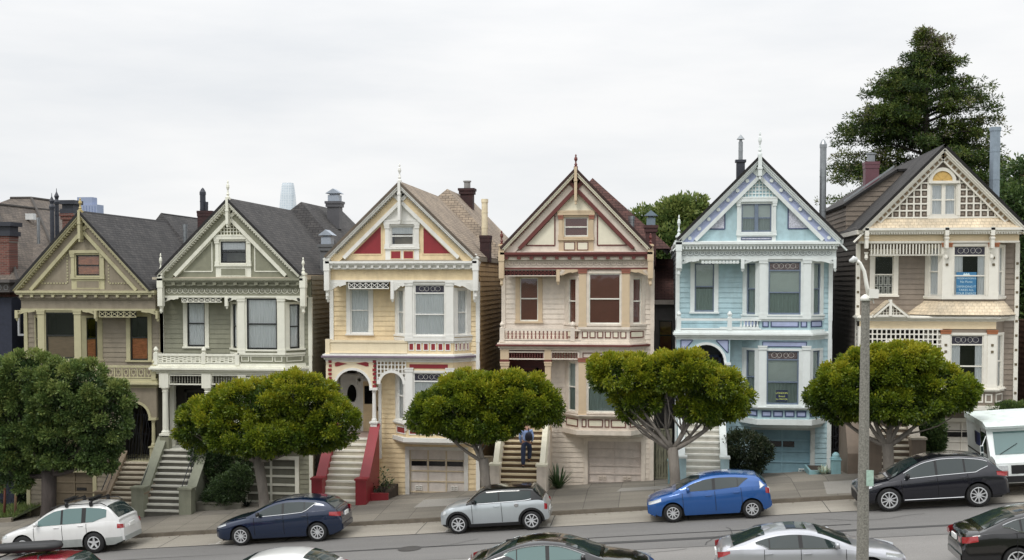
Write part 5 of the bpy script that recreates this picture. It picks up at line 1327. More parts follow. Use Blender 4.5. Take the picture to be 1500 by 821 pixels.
m.V = [(x, y, SL*x+.018) for x, y, z in m.V]
tag(m.build('road_crack', PATCHD, origin=(0, 0, 0)), kind='structure')
m = MB()
for i in range(260):
    x = random.uniform(-26, 14); y = -5.32-abs(random.gauss(0, .12)); s_ = random.uniform(.02, .06); t = random.random()*6
    m.add([(x+s_*math.cos(t+k*1.57)*(1 if k % 2 else .5), y+s_*math.sin(t+k*1.57)*(1 if k % 2 else .5), SL*x+.02) for k in range(4)], [(0, 1, 2, 3)])
tag(m.build('leaf_litter', paint('dead_leaf', (104, 84, 50), .9, var=.5, scale=2, k=1), origin=(0, 0, 0)), kind='stuff')
# ------------------------------------------------------------------ vegetation
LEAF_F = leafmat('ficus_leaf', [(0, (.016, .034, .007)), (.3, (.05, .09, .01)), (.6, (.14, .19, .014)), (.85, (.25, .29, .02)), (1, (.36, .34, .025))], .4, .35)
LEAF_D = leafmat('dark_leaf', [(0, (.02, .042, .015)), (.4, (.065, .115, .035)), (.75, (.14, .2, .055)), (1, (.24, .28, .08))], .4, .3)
LEAF_C = leafmat('conifer_needle', [(0, (.012, .026, .01)), (.35, (.032, .06, .015)), (.65, (.085, .125, .022)), (.9, (.14, .15, .035)), (1, (.2, .18, .15))], .6, .2, .2)
LEAF_S = leafmat('shrub_leaf', [(0, (.01, .022, .008)), (.5, (.032, .062, .018)), (1, (.09, .14, .04))], .45, .2)
LEAF_R = leafmat('reddish_shrub_leaf', [(0, (.012, .024, .01)), (.6, (.034, .05, .022)), (1, (.09, .085, .045))], .45, .2)
BARK_L = paint('pale_bark', (132, 124, 114), .9, var=.3, scale=6, bump=.5, stretch=(1, 1, .3), k=1)
BARK_D = paint('dark_bark', (70, 62, 58), .9, var=.35, scale=5, bump=.6, stretch=(1, 1, .25), k=1)
def leafcloud(name, cen, nrm, tint, per, rad, size, mat, parent, asp=.5, droop=0.0, rng=RNG):
    """cen: (n,3) twig tips; a rosette of rhombic leaves on each"""
    n = len(cen); N_ = n*per
    c = np.repeat(cen, per, 0); nn = np.repeat(nrm, per, 0); t = np.repeat(tint, per)
    off = rng.normal(size=(N_, 3)); off /= np.linalg.norm(off, axis=1)[:, None]+1e-9
    r = rad*rng.random(N_)**.6
    p = c+off*r[:, None]
    d = off*.8+nn*.7+rng.normal(size=(N_, 3))*.35; d[:, 2] -= droop
    d /= np.linalg.norm(d, axis=1)[:, None]+1e-9
    s = np.cross(d, rng.normal(size=(N_, 3))); s /= np.linalg.norm(s, axis=1)[:, None]+1e-9
    # leaves lean to face up / out
    L_ = size*(.7+.6*rng.random(N_))[:, None]
    v = np.stack([p, p+d*L_*.5+s*L_*asp*.5, p+d*L_, p+d*L_*.5-s*L_*asp*.5], 1).reshape(-1, 3)
    tt = np.clip(t+rng.normal(size=N_)*.1, 0, 1)
    o = cen.mean(0); o[2] = cen[:, 2].min()
    po = ORIG[parent.name] if parent else Vector((0, 0, 0))
    me = bpy.data.meshes.new(name)
    me.vertices.add(len(v)); me.vertices.foreach_set('co', (v-o).astype(np.float32).ravel())
    me.loops.add(4*N_); me.loops.foreach_set('vertex_index', np.arange(4*N_, dtype=np.int32))
    me.polygons.add(N_); me.polygons.foreach_set('loop_start', np.arange(0, 4*N_, 4, dtype=np.int32))
    me.update(calc_edges=True)
    a = me.attributes.new('tint', 'FLOAT', 'FACE'); a.data.foreach_set('value', tt.astype(np.float32))
    me.materials.append(mat)
    ob = bpy.data.objects.new(name, me); col.objects.link(ob); ob.location = Vector(o)-po
    ORIG[ob.name] = Vector(o)
    if parent: ob.parent = parent
    return ob
def blobsample(blobs, n, shell=.86, rng=RNG, flat=.0):
    """points on and just inside the union of ellipsoids (cx,cy,cz,rx,ry,rz)"""
    B = np.array(blobs); wgt = (B[:, 3]*B[:, 5]+B[:, 3]*B[:, 4]+B[:, 4]*B[:, 5]); wgt = wgt/wgt.sum()
    P_, Nn = [], []
    tot = 0
    while tot < n:
        k = rng.choice(len(B), size=n, p=wgt)
        d = rng.normal(size=(n, 3)); d /= np.linalg.norm(d, axis=1)[:, None]
        bump = 1+.07*np.sin(d[:, 0]*9+k)*np.cos(d[:, 2]*8+k*2)+.05*np.sin(d[:, 1]*13+k*3)
        rr = (shell+(1-shell)*rng.random(n))*bump
        p = B[k, :3]+d*B[k, 3:6]*rr[:, None]
        # reject those deep inside another blob
        keep = np.ones(n, bool)
        for b in B:
            q = (p-b[:3])/b[3:6]; keep &= (q**2).sum(1) > .62
        nn = d/B[k, 3:6]; nn /= np.linalg.norm(nn, axis=1)[:, None]
        P_.append(p[keep]); Nn.append(nn[keep]); tot += keep.sum()
        if keep.sum() == 0: break
    return np.concatenate(P_)[:n], np.concatenate(Nn)[:n]
def puffs(bl, n, pr, per=15):
    """leaf rosettes gathered on small lobes that stud the surface of the crown"""
    c, nn = blobsample(bl, max(8, n//per), .9); C_, N2 = [], []
    for p, q in zip(c, nn):
        r_ = pr*RNG.uniform(.7, 1.15); d = RNG.normal(size=(per, 3))+q*1.1; d /= np.linalg.norm(d, axis=1)[:, None]
        C_.append(p+d*r_*np.array([1, 1, .85])); N2.append(d*.8+q*.5)
    PUFFT[:] = list(np.repeat(RNG.normal(size=len(c)), per))
    return np.concatenate(C_), np.concatenate(N2)
PUFFT = []
def limb(m, a, b, r0, r1, bend=.15, n=6, sides=7):
    a, b = Vector(a), Vector(b); l = (b-a).length
    o1 = Vector((random.uniform(-1, 1), random.uniform(-1, 1), random.uniform(-.3, .3)))*l*bend
    pts = []; rs = []
    for i in range(n+1):
        t = i/n; w_ = math.sin(math.pi*t); pts.append(a.lerp(b, t)+o1*w_+Vector((0, 0, -l*.08*w_))); rs.append((r0+(r1-r0)*t**.8)*(1+random.uniform(-.06, .06)))
    m.tube(pts, rs, sides)
    return pts
def tree(label, blobs_px, Y, base_px, fork_px, tr, mat, bark, ry=.9, clumps=2600, per=20, leaf=.105, rad=.16, group='street trees along the pavement', nm='street_tree', topnew=.25, lean=0, tbase=.45, cat='tree', zb=None, tintup=0, shrink=.33, limbmax=None):
    bl = []
    for (x, y, rx, ryy) in blobs_px:
        if nm == 'street_tree': y = y-shrink*ryy+6; ryy = ryy*(1-shrink); cx_ = sum(b[0] for b in blobs_px)/len(blobs_px); x = cx_+(x-cx_)*.965; rx = rx*.88
        X, Z = P(x, y, Y); sc = abs(PX(x+100, y, Y)-X)/100
        bl.append((X, Y+random.uniform(-.25, .25)*rx*sc, Z, rx*sc, rx*sc*ry, ryy*sc))
    X0_, _ = P(base_px[0], base_px[1], Y); Z0_ = gz(X0_, Y) if zb is None else zb
    root = empty(nm, (X0_, Y, Z0_), label, cat, group)
    Xf, Zf = P(fork_px[0], fork_px[1], Y)
    m = MB()
    fork = Vector((Xf, Y, Zf))
    base = Vector((X0_, Y, Z0_-.1))
    m.tube([base, base.lerp(fork, .06), base.lerp(fork, .5)+Vector((.03, .02, 0)), fork], [tr*1.35, tr*1.08, tr*.92, tr*.95], 10)
    for b in bl:
        if limbmax and b[0] > PX(limbmax, 600, Y): continue
        tgt = Vector((b[0]+random.uniform(-.2, .2)*b[3], b[1], b[2]-b[5]*.25))
        p = limb(m, fork+Vector((0, 0, -.12)), tgt, tr*.46, tr*.12, .09)
        for k in range(5):
            s_ = p[random.choice([2, 3, 4])]; e_ = Vector((b[0]+random.uniform(-.85, .85)*b[3], b[1]+random.uniform(-.8, .8)*b[4], b[2]+random.uniform(-.3, .5)*b[5]))
            limb(m, s_, e_, tr*.2, tr*.04, .12, 5, 5)
    tk = m.build('trunk', bark, root, smooth=True)
    c, n_ = puffs(bl, int(clumps*1.3), .2 if leaf < .2 else .55)
    zmin = min(b[2]-b[5] for b in bl); zmax = max(b[2]+b[5] for b in bl)
    h = (c[:, 2]-zmin)/(zmax-zmin)
    t = .36+RNG.normal(size=len(c))*.1+np.array(PUFFT)*.1+topnew*np.clip(h-.3, 0, 1)*.9+topnew*.6*np.clip(n_[:, 2], 0, 1)+tintup  # last term lifts the leaf colour of the outer crown evenly
    # some inner foliage so that no light gets through
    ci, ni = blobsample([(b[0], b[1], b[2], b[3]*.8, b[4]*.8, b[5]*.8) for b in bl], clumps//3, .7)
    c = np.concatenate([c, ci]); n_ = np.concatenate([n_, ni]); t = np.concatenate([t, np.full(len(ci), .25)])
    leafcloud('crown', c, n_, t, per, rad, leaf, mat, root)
    return root
tree('big round dark green tree in front of the khaki house', [(55, 600, 66, 62), (108, 578, 62, 52), (20, 620, 60, 75), (90, 640, 62, 42), (150, 610, 42, 42), (35, 550, 48, 34), (150, 660, 28, 24), (10, 680, 36, 34), (165, 585, 28, 26), (5, 570, 50, 45)], -4.6, (68, 765), (72, 690), .3, LEAF_D, BARK_D, clumps=4600, topnew=.28, tintup=.2, leaf=.11, ry=.75, shrink=.1)
tree('wide flat-topped street tree in front of the sage green house, bright yellow-green on top', [(335, 625, 62, 45), (400, 605, 60, 44), (455, 600, 50, 46), (290, 635, 36, 42), (490, 625, 36, 44), (440, 575, 40, 30), (370, 592, 60, 36), (385, 640, 78, 30), (455, 640, 52, 28), (300, 610, 36, 28)], -4.6, (390, 762), (378, 672), .2, LEAF_F, BARK_L, clumps=4400, topnew=.42, tintup=.1)
tree('rounded street tree with pale trunk beside the red-sided stairs', [(665, 605, 52, 44), (715, 590, 60, 44), (772, 594, 46, 36), (630, 610, 36, 34), (800, 600, 28, 30), (700, 622, 66, 34), (680, 575, 44, 28), (755, 570, 50, 26)], -4.6, (713, 735), (708, 672), .19, LEAF_F, BARK_L, clumps=3400, topnew=.38, tintup=.1, limbmax=735)
tree('spreading street tree with bare limbs showing, between the maroon-trimmed and blue houses', [(920, 558, 52, 38), (985, 550, 60, 34), (1040, 570, 50, 36), (895, 545, 34, 28), (1070, 590, 34, 28), (930, 590, 36, 22), (1040, 600, 46, 22), (1000, 540, 50, 26), (880, 560, 20, 22), (915, 600, 16, 14)], -4.6, (990, 705), (985, 655), .2, LEAF_F, BARK_L, clumps=3000, topnew=.42, tintup=.12)
tree('dense dome-shaped street tree behind the lamp post, in front of the taupe house', [(1250, 575, 58, 48), (1310, 555, 66, 50), (1370, 575, 56, 44), (1220, 590, 40, 40), (1400, 580, 34, 36), (1310, 595, 90, 32), (1330, 530, 50, 28), (1275, 535, 44, 26)], -4.6, (1302, 712), (1300, 650), .21, LEAF_F, BARK_L, clumps=4200, topnew=.4, tintup=.07)
# trees beyond the roofs
tree('broad round-headed tree seen above the gap between maroon and blue houses', [(992, 328, 24, 22), (966, 343, 26, 22), (1008, 316, 16, 14), (942, 330, 14, 12), (985, 362, 46, 26), (1035, 362, 30, 30)], 24, (985, 420), (985, 385), .3, LEAF_D, BARK_D, clumps=2600, per=10, leaf=.26, rad=.4, group='trees beyond the roofs', nm='background_tree', topnew=.3, tintup=.18, zb=-1.5)
def conifer(label, top, rows, Y, zb, seed=3):
    """rows: (y, x_left, x_right) outline of the crown"""
    rng = np.random.default_rng(seed)
    xt = top[0]; X, Zt = P(top[0], top[1], Y)
    root = empty('conifer_tree', (X, Y, zb), label, 'tree', 'trees beyond the roofs')
    m = MB(); m.tube([(X, Y, zb-.3), (X+.1, Y, (zb+Zt)/2), (X, Y, Zt-.3)], [.5, .32, .04], 8)
    cen, nrm, tint = [], [], []
    zs = [P(r[0+1], r[0], Y)[1] for r in rows]; xl = [PX(r[1], r[0], Y) for r in rows]; xr_ = [PX(r[2], r[0], Y) for r in rows]
    zs_, xl_, xr2 = map(np.array, (zs[::-1], xl[::-1], xr_[::-1]))
    nb = 165
    xl_ = np.minimum(xl_+.3, X-.15); xr2 = np.maximum(xr2-.3, X+.15)
    for i in range(nb):
        u_ = (i/nb)**.9; z = zs_[0]+(Zt-.4-zs_[0])*(round(u_*19)/19*.7+u_*.3)
        L_ = X-np.interp(z, zs_, xl_); R_ = np.interp(z, zs_, xr2)-X
        a = rng.random()*2*math.pi if rng.random() < .5 else rng.choice([0, math.pi])+rng.normal()*.45; ca = math.cos(a)
        reach = (R_ if ca > 0 else L_)*(abs(ca)**1.2)+(min(L_, R_)*.85)*(1-abs(ca)**1.2)
        reach *= rng.choice([rng.uniform(.4, .7), rng.uniform(.75, 1.0), rng.uniform(.92, 1.1)])
        tip = Vector((X+math.cos(a)*reach, Y+math.sin(a)*reach, z+rng.uniform(-.2, .35)+reach*.03))
        m.tube([(X, Y, z-reach*.12), Vector((X, Y, z)).lerp(tip, .5)+Vector((0, 0, .12)), tip], [.09, .05, .015], 5)
        bt = rng.normal()*.1
        k = int(8+reach*8)
        for j in range(k):
            t = (j+.5)/k; t = .22+.78*t
            q = Vector((X, Y, z-.1)).lerp(tip, t); wid = .2+.3*reach*.2*(1-abs(t-.6))
            cen.append((q.x+rng.normal()*wid, q.y+rng.normal()*wid, q.z+.1+rng.normal()*.07-.3*t*t+.12*t)); nrm.append((math.cos(a)*.5, math.sin(a)*.5, .35))
            tint.append(.38+bt+rng.normal()*.12+(.3 if rng.random() < .22 else 0)+(.4 if z > Zt-1.5 else 0)+(.12*t))
    m.build('trunk', BARK_D, root, smooth=True)
    leafcloud('crown', np.array(cen), np.array(nrm), np.array(tint), 30, .23, .17, LEAF_C, root, asp=.34, droop=.15, rng=rng)
conifer('very tall conifer rising behind the taupe house', (1357, 42), [(42, 1351, 1363), (60, 1338, 1384), (85, 1328, 1398), (104, 1305, 1436), (135, 1262, 1448), (165, 1254, 1462), (185, 1216, 1484), (205, 1220, 1480), (235, 1212, 1478), (270, 1195, 1486), (300, 1190, 1492), (330, 1195, 1495)], 22, 1.0)
tree('low dark tree at the right edge behind the taupe house', [(1495, 300, 30, 26), (1510, 260, 30, 30), (1480, 330, 26, 30), (1500, 400, 40, 60), (1505, 450, 40, 50)], 16, (1500, 560), (1500, 500), .25, LEAF_D, BARK_D, clumps=1500, per=10, leaf=.22, rad=.35, group='trees beyond the roofs', nm='background_tree', topnew=.2, zb=1)
# shrubs
def shrub(label, blobs, Y, mat, clumps=700, leaf=.09, rad=.13, per=12, topnew=.2, cat='shrub', nm='shrub', tm=BARK_D, ry=.9, gr=None):
    bl = []
    for (x, y, rx, ryy) in blobs:
        X, Z = P(x, y, Y); sc = abs(PX(x+100, y, Y)-X)/100; bl.append((X, Y+random.uniform(-.1, .1), Z, rx*sc, rx*sc*ry, ryy*sc))
    bx = sum(b[0] for b in bl)/len(bl); z0 = gz(bx, Y)
    root = empty(nm, (bx, Y, z0), label, cat, gr)
    m = MB()
    for b in bl: limb(m, (bx, Y, z0-.05), (b[0], b[1], b[2]), .05, .012, .1, 5, 5)
    m.build('stem', tm, root, smooth=True)
    c, n_ = blobsample(bl, clumps); zmin = c[:, 2].min(); h = (c[:, 2]-zmin)/(np.ptp(c[:, 2])+.01)
    t = .35+RNG.normal(size=len(c))*.15+topnew*h
    ci, ni = blobsample([(b[0], b[1], b[2], b[3]*.75, b[4]*.75, b[5]*.75) for b in bl], clumps//3, .6)
    leafcloud('foliage', np.concatenate([c, ci]), np.concatenate([n_, ni]), np.concatenate([t, np.full(len(ci), .2)]), per, rad, leaf, mat, root)
    return root
shrub('round purplish dark bush in front of the blue garage door', [(1090, 655, 34, 24), (1075, 665, 22, 20), (1112, 662, 20, 20), (1092, 680, 26, 18)], -.9, LEAF_R, 900)
shrub('tall dark shrub beside the sage green garage door', [(318, 690, 24, 44), (300, 670, 20, 40), (345, 680, 20, 36)], -.3, LEAF_S, 1100)
shrub('low feathery green shrub at the foot of the tall dark shrub', [(335, 718, 26, 22), (350, 700, 18, 18), (318, 728, 20, 14)], -1.3, LEAF_S, 800, leaf=.07, topnew=.4)
shrub('small tree-like bush beside the taupe house stairs', [(1362, 625, 20, 24), (1368, 645, 16, 22), (1358, 610, 16, 16), (1350, 660, 10, 20)], -1.2, LEAF_D, 900, topnew=.1)
shrub('clipped hedge plants above the white van', [(1455, 603, 18, 9), (1480, 600, 18, 9), (1500, 600, 16, 9), (1520, 600, 16, 9)], .2, LEAF_D, 900, topnew=.3)
shrub('weedy thin plant in the red planter by the stairs', [(562, 700, 5, 9), (569, 706, 7, 6), (555, 712, 5, 5)], -1.0, LEAF_S, 26, leaf=.11, per=5, rad=.15, topnew=.5)
# white-flowered ground plant in the teal planter
def agave(label, px, py, Y, n, L_, mat):
    X = PX(px, py, Y); z0 = gz(X, Y)
    root = empty('strap_leaf_plant', (X, Y, z0), label, 'plant')
    m = MB()
    for i in range(n):
        a = random.random()*6.28; el = random.uniform(.5, 1.45); l = L_*random.uniform(.7, 1.1); w_ = .035
        d = Vector((math.cos(a)*math.cos(el), math.sin(a)*math.cos(el), math.sin(el))); s_ = Vector((-math.sin(a), math.cos(a), 0))
        p = Vector((X+math.cos(a)*.08, Y+math.sin(a)*.08, z0)); pts = []
        for k in range(6):
            t = k/5; q = p+d*l*t+Vector((0, 0, -l*.35*t*t*math.cos(el))); ww = w_*(1-t**2)*(.6+t)+.002; pts += [tuple(q-s_*ww), tuple(q+s_*ww)]
        m.add(pts, [(2*k, 2*k+1, 2*k+3, 2*k+2) for k in range(5)])
    m.build('leaves', mat, root)
AG = paint('strap_leaf', (58, 84, 44), .4, var=.35, k=1.3)
agave('spiky strap-leaved plant beside the blush pink garage door', 818, 716, -.5, 60, 1.1, AG)
agave('short dark spiky plant at the sage green garage door', 362, 745, -.6, 30, .45, paint('dark_strap_leaf', (38, 46, 36), .5, var=.3))
agave('pale spiky plant in the teal planter by the iron gate', 1207, 688, -.9, 60, .4, paint('silver_strap_leaf', (170, 180, 160), .5, var=.2))
# ------------------------------------------------------------------ neighbours beyond the row
navy = paint('navy_shingle_wall', (36, 42, 60), .7, var=.3, scale=9, k=1.1); browns = paint('brown_stucco', (96, 66, 48), .8, dirt=.4); GREYP = paint('weathered_grey_paint', (80, 76, 74), .7, dirt=.4)
# left: navy shingled house
X1_ = H[0].location.x-3.9; X0_ = X1_-9
root = empty('navy_house', (X1_-4, 3, gz(X1_, 2)), 'navy shingled house with brown hipped roofs at the left edge', 'house')
m = MB(); zt = PZ(15, 437, 1.2); m.box(X0_, X1_, 1.2, 14, gz(X0_, 2)-3, zt); o = m.build('wall', navy, root)
m = MB(); z0, z1 = PZ(15, 437, 1.0), PZ(15, 410, 1.0); m.box(X0_-.2, X1_+.15, .8, 2, z0+.25, z1-.12); m.box(X0_-.2, X1_+.3, .55, 2, z1-.12, z1)
m.mi = 1
for i in range(26):
    xx = X1_-.3*i; m.tube([(xx+.1*math.cos(t), .79, z0+.45+.12*math.sin(t)) for t in np.linspace(0, 6.28, 7)], .02, 4)
m.build('cornice', [GREYP, paint('pale_ornament', (130, 130, 132))], root)
m = MB()
ax, az = P(46, 291, 12); bx, bz = P(18, 290, 12); e1, ez = P(135, 405, 6); e0 = X0_-2
roofquad(m, (e0, 3, ez), (X1_+1.5, 3, ez), (ax, 12, az), (bx-.1, 12, az))
roofquad(m, (X1_+1.5, 3, ez), (X1_+1.5, 22, ez), (ax, 15, az), (ax, 12, az))
roofquad(m, (e0, 3, ez), (e0, 22, ez), (bx-.1, 15, az), (bx-.1, 12, az))
qx, qz = P(-20, 300, 7); rx_, rz_ = P(58, 425, 2.2)
roofquad(m, (qx-6, 1.4, PZ(15, 412, 1.4)), (X1_+.2, 1.4, PZ(15, 412, 1.4)), (qx+.5, 7, qz), (qx-1, 7, qz))
roofquad(m, (X1_+.2, 1.4, PZ(15, 412, 1.4)), (X1_+.2, 14, PZ(15, 412, 1.4)), (qx+.5, 14, qz), (qx+.5, 7, qz))
ro = m.build('roof', ROOF_BR, root)
addchimney(ro, -8, 13, 346, 408, 1.8, BRICKRED, 'wide', BLACKPIPE, d=.7, flare=False)
for pa, pb in (((ax, 12, az), (X1_+1.5, 3, ez)), ((bx-.1, 12, az), (ax, 12, az)), ((qx+.5, 7, qz), (X1_+.2, 1.4, PZ(15, 412, 1.4))), ((qx+.5, 7, qz), (qx+.5, 14, qz)), ((ax, 12, az), (ax, 15, az))):
    m = MB(); m.tube([Vector(pa)+Vector((0, 0, .03)), Vector(pb)+Vector((0, 0, .03))], .07, 6); m.build('ridge_cap', paint('ridge_cap', (64, 60, 56), .9), ro)
addpipe(ro, 56, 320, 345, 6, .07, STEEL, 'band')
m = MB(); sx, sz = P(50, 312, 8.6); m.box(sx-.3, sx+.1, 8.3, 8.6, sz-.35, sz-.05); m.build('skylight', paint('pale_skylight', (190, 192, 190), .3), ro)
m = MB()
xa, za = PX(8, 470, 1.2), PZ(30, 500, 1.2)
m.frame(PX(31, 500, 1.19)-.1, PX(38, 500, 1.19)+.25, PZ(33, 492, 1.19), PZ(33, 455, 1.19), .08, 1.1, 1.2); m.build('window', paint('grey_white_frame', (150, 152, 155)), root)
# side yard: hedge mass, kerb wall, strip of grass, slim young trees
m = MB(); xk = PX(38, 740, -.6); m.box(X0_-4, xk, -1.75, -1.6, gz(xk, -2)-1.2, gz(xk, -2)+.14)
m.V = [(x, y, z+SL*(x-xk)) for x, y, z in m.V]
tag(m.build('garden_kerb', paint('old_concrete', (122, 114, 100), .9, dirt=.5)), 'low concrete garden kerb at the left edge beside the khaki house', 'kerb wall')
m = MB(); m.add([(X0_-4, -1.6, gz(X0_-4, -1.6)+.1), (xk, -1.6, gz(xk, -1.6)+.1), (xk, 1.2, gz(xk, -1.6)+.25), (X0_-4, 1.2, gz(X0_-4, -1.6)+.25)], [(0, 1, 2, 3)])
tag(m.build('garden_soil', EARTH), kind='structure')
gx = RNG.random(1500)*(xk-X0_-.1)+X0_; gy = RNG.random(1500)*2.6-1.5
cc = np.stack([gx, gy, np.array([gz(a, -1.6)+.12+.05*(b+1.6) for a, b in zip(gx, gy)])], 1)
g = leafcloud('grass', cc, np.tile([0, 0, 1.0], (1500, 1)), np.full(1500, .75), 8, .06, .16, LEAF_D, None, asp=.15); tag(g, kind='stuff')
for (px_, lab) in ((6, 'slim young tree with a reddish trunk at the left edge'), (22, 'slim young tree with a pale tan trunk beside the khaki house')):
    Xt = PX(px_, 745, -.8); zt_ = gz(Xt, -1.6)+.1
    r = empty('young_tree', (Xt, -.8, zt_), lab, 'tree', 'slim young trees in the side yard')
    m = MB(); m.tube([(Xt, -.8, zt_-.1), (Xt+.05, -.8, zt_+1), (Xt-.03, -.75, zt_+2.2)], [.06, .05, .035], 7); m.build('trunk', paint('tan_young_bark' if px_ > 10 else 'red_young_bark', (140, 108, 80) if px_ > 10 else (120, 70, 54), .9, k=1), r, smooth=True)
    c_, n_ = blobsample([(Xt, -.8, zt_+2.5, .55, .5, .8)], 200, .3); leafcloud('crown', c_, n_, .3+RNG.normal(size=200)*.15, 10, .15, .1, LEAF_S, r)
# hedge behind the yard
c_, n_ = blobsample([(xk-1.6-k*1.2, 1.6, gz(xk, 0)+1.1, .9, .6, 1.6) for k in range(5)], 1500, .8)
tag(leafcloud('hedge', c_, n_, .2+RNG.normal(size=1500)*.1, 10, .14, .1, LEAF_S, None), 'dark overgrown hedge filling the side yard left of the khaki house', 'hedge')
# right edge: brown house, low wall with railing
XR = H[5].location.x+3.85
root = empty('brown_house', (XR+3, 2, gz(XR, 2)), 'reddish brown house cut off by the right edge of the picture'.replace(' of the picture', ''), 'house')
m = MB(); m.siding(XR+.45, XR+8, gz(XR, 2)-1, PZ(1495, 470, 2.2), (), .22, v=2.2); m.at(XR+.45, 14, -math.pi/2); m.siding(0, 11.8, gz(XR, 2)-1, PZ(1495, 470, 2.2), (), .22); m.build('wall', browns, root)
m = MB(); ze = PZ(1495, 470, 2.2); roofquad(m, (XR+.2, 1.9, ze), (XR+8.5, 1.9, ze), (XR+6, 6, ze+.4), (XR+2, 6, ze+.4)); m.mi = 1; m.box(XR+.2, XR+8.5, 1.8, 1.95, ze-.2, ze); m.build('roof', [ROOF_BR, browns], root)
root = empty('brown_roofed_house', (XR+4, 26, 1), 'house with a red-brown roof half hidden by the tall conifer', 'house')
m = MB(); a = P(1478, 300, 26); t_ = P(1520, 228, 30); m.box(a[0], a[0]+12, 26.5, 38, 0, a[1]); m.build('wall', browns, root)
m = MB(); roofquad(m, (a[0]-.3, 26, a[1]), (a[0]+13, 26, a[1]), (a[0]+9, 31, t_[1]), (a[0]+2.5, 31, t_[1])); m.build('roof', shingle('rust_shingle', (126, 84, 60), (146, 98, 70)), root)
root = empty('garden_railing', (XR+2, .9, gz(XR, .9)), 'low white iron railing on a wall at the right edge', 'railing')
m = MB(); zr = PZ(1490, 597, .9); m.box(XR-.3, XR+6, .85, 1.0, gz(XR, 1)-.5, zr-.25); m.build('wall', MATS['taupe_side'], root)
m = MB()
for i in range(60): m.box(XR-.2+i*.1, XR-.18+i*.1, .91, .93, zr-.25, zr+.2)
m.box(XR-.25, XR+6, .9, .94, zr+.18, zr+.21); m.build('rail', paint('grey_white_rail', (160, 160, 155)), root)
# gates in the gaps between the houses
def gate(label, x0, x1, y0, y1, Y, mat, style):
    a, b = PX(x0, y1, Y), PX(x1, y1, Y); z1, z0 = PZ((x0+x1)/2, y0, Y), gz((a+b)/2, Y)
    r = empty('side_gate', ((a+b)/2, Y, z0), label, 'gate', 'gates in the gaps between the houses')
    m = MB(); m.frame(a, b, z0+.02, z1, .06, Y-.03, Y+.03)
    if style == 'iron':
        n = 8
        for i in range(1, n): xx = a+(b-a)*i/n; m.box(xx-.012, xx+.012, Y-.015, Y+.015, z0, z1)
        for k in (.33, .4, .66): m.box(a, b, Y-.02, Y+.02, z0+(z1-z0)*k, z0+(z1-z0)*k+.03)
        for i in range(3): m.tube([((a+b)/2+.13*math.cos(t), Y-.02, z0+(z1-z0)*(.5+.15*i)+.13*math.sin(t)) for t in np.linspace(0, 6.28, 10)], .012, 4)
    else:
        n = 7
        for i in range(n): m.box(a+(b-a)*i/n+.01, a+(b-a)*(i+1)/n-.01, Y, Y+.025, z0+.05, z1-.05)
        for i in range(5):
            xx = a+(b-a)*(i+.5)/5; m.tube([(xx+.07*math.sin(k*.9+i), Y-.02, z0+.15+(z1-z0-.3)*k/9) for k in range(10)], .014, 4)
    m.build('gate_leaf', mat, r)
    m = MB(); m.box(b-.14, b-.08, Y-.09, Y-.03, z0+1, z0+1.08); m.build('handle', DARKMETAL, r)
gate('grey-green wooden gate with scrolled ironwork left of the blue house', 956, 984, 628, 704, .9, paint('grey_green_wood', (112, 110, 90), .7, dirt=.4, var=.3), 'wood')
gate('black barred iron gate between blue and taupe houses', 1213, 1242, 616, 692, .9, DARKMETAL, 'iron')
gate('narrow grey wooden gate between yellow and blush pink houses', 703, 722, 668, 722, .9, paint('grey_brown_wood', (120, 110, 92), .8, dirt=.4, var=.3), 'wood')
gate('narrow dark gate between sage green and yellow houses', 458, 482, 650, 735, 1.1, paint('dark_wood_gate', (50, 44, 40), .8, var=.3), 'wood2')
# teal posts
for (px_, py_, lab) in ((1224, 692, 'short teal post with a rounded top by the black iron gate'), (985, 702, 'teal post with a pointed top at the foot of the white stairs')):
    X = PX(px_, py_, -1.1); z0 = gz(X, -1.1)
    m = MB(); h = .62 if px_ > 1000 else 1.0
    m.box(X-.17, X+.17, -1.25, -.95, z0-.1, z0+h); m.box(X-.2, X+.2, -1.28, -.92, z0+h*.86, z0+h*.9); m.lathe(X, -1.1, [(.15, 0), (.14, .1), (.09, .17), (.02, .2)], 10, z=z0+h)
    tag(m.build('gate_post', paint('teal_post', (122, 164, 170), .5, dirt=.3)), lab, 'post', 'teal posts of the blue house')
X = PX(1205, 692, -.8); m = MB(); z0 = gz(X, -.8); m.box(X-.5, X+.25, -.85, -.75, z0-.1, z0+.13); m.box(X-.5, X-.42, -.75, .7, z0-.1, z0+.12); m.box(X+.17, X+.25, -.75, .7, z0-.1, z0+.12)
m.mi = 1; m.box(X-.42, X+.17, -.75, .7, z0-.1, z0+.09); tag(m.build('planter_box', [MATS['teal_post'], MATS['dark_soil']]), 'low teal planter kerb against the blue house', 'planter')
# low grey planter wall right of sage stairs
X = PX(300, 745, -1.6); z0 = gz(X, -1.6); m = MB(); m.box(X-.75, X+1.5, -1.7, -1.55, z0-.3, z0+.3); m.box(X-.78, X+1.53, -1.75, -1.5, z0+.3, z0+.36); tag(m.build('planter_wall', paint('grey_block_wall', (106, 104, 92), .85, dirt=.4)), 'low grey planter wall right of the sage green stairs', 'planter')
# taupe garden wall left of the taupe house stairs
X = PX(1258, 676, -.6); z0 = gz(X, -.6); m = MB(); m.prismx([(.7, z0-.2), (.7, z0+2.2), (-.6, z0+2.2), (-1.5, z0+.8), (-1.5, z0-.2)], X-.55, X+.45); tag(m.build('retaining_wall', MATS['taupe_cheek']), 'taupe retaining wall left of the taupe house stairs', 'wall')
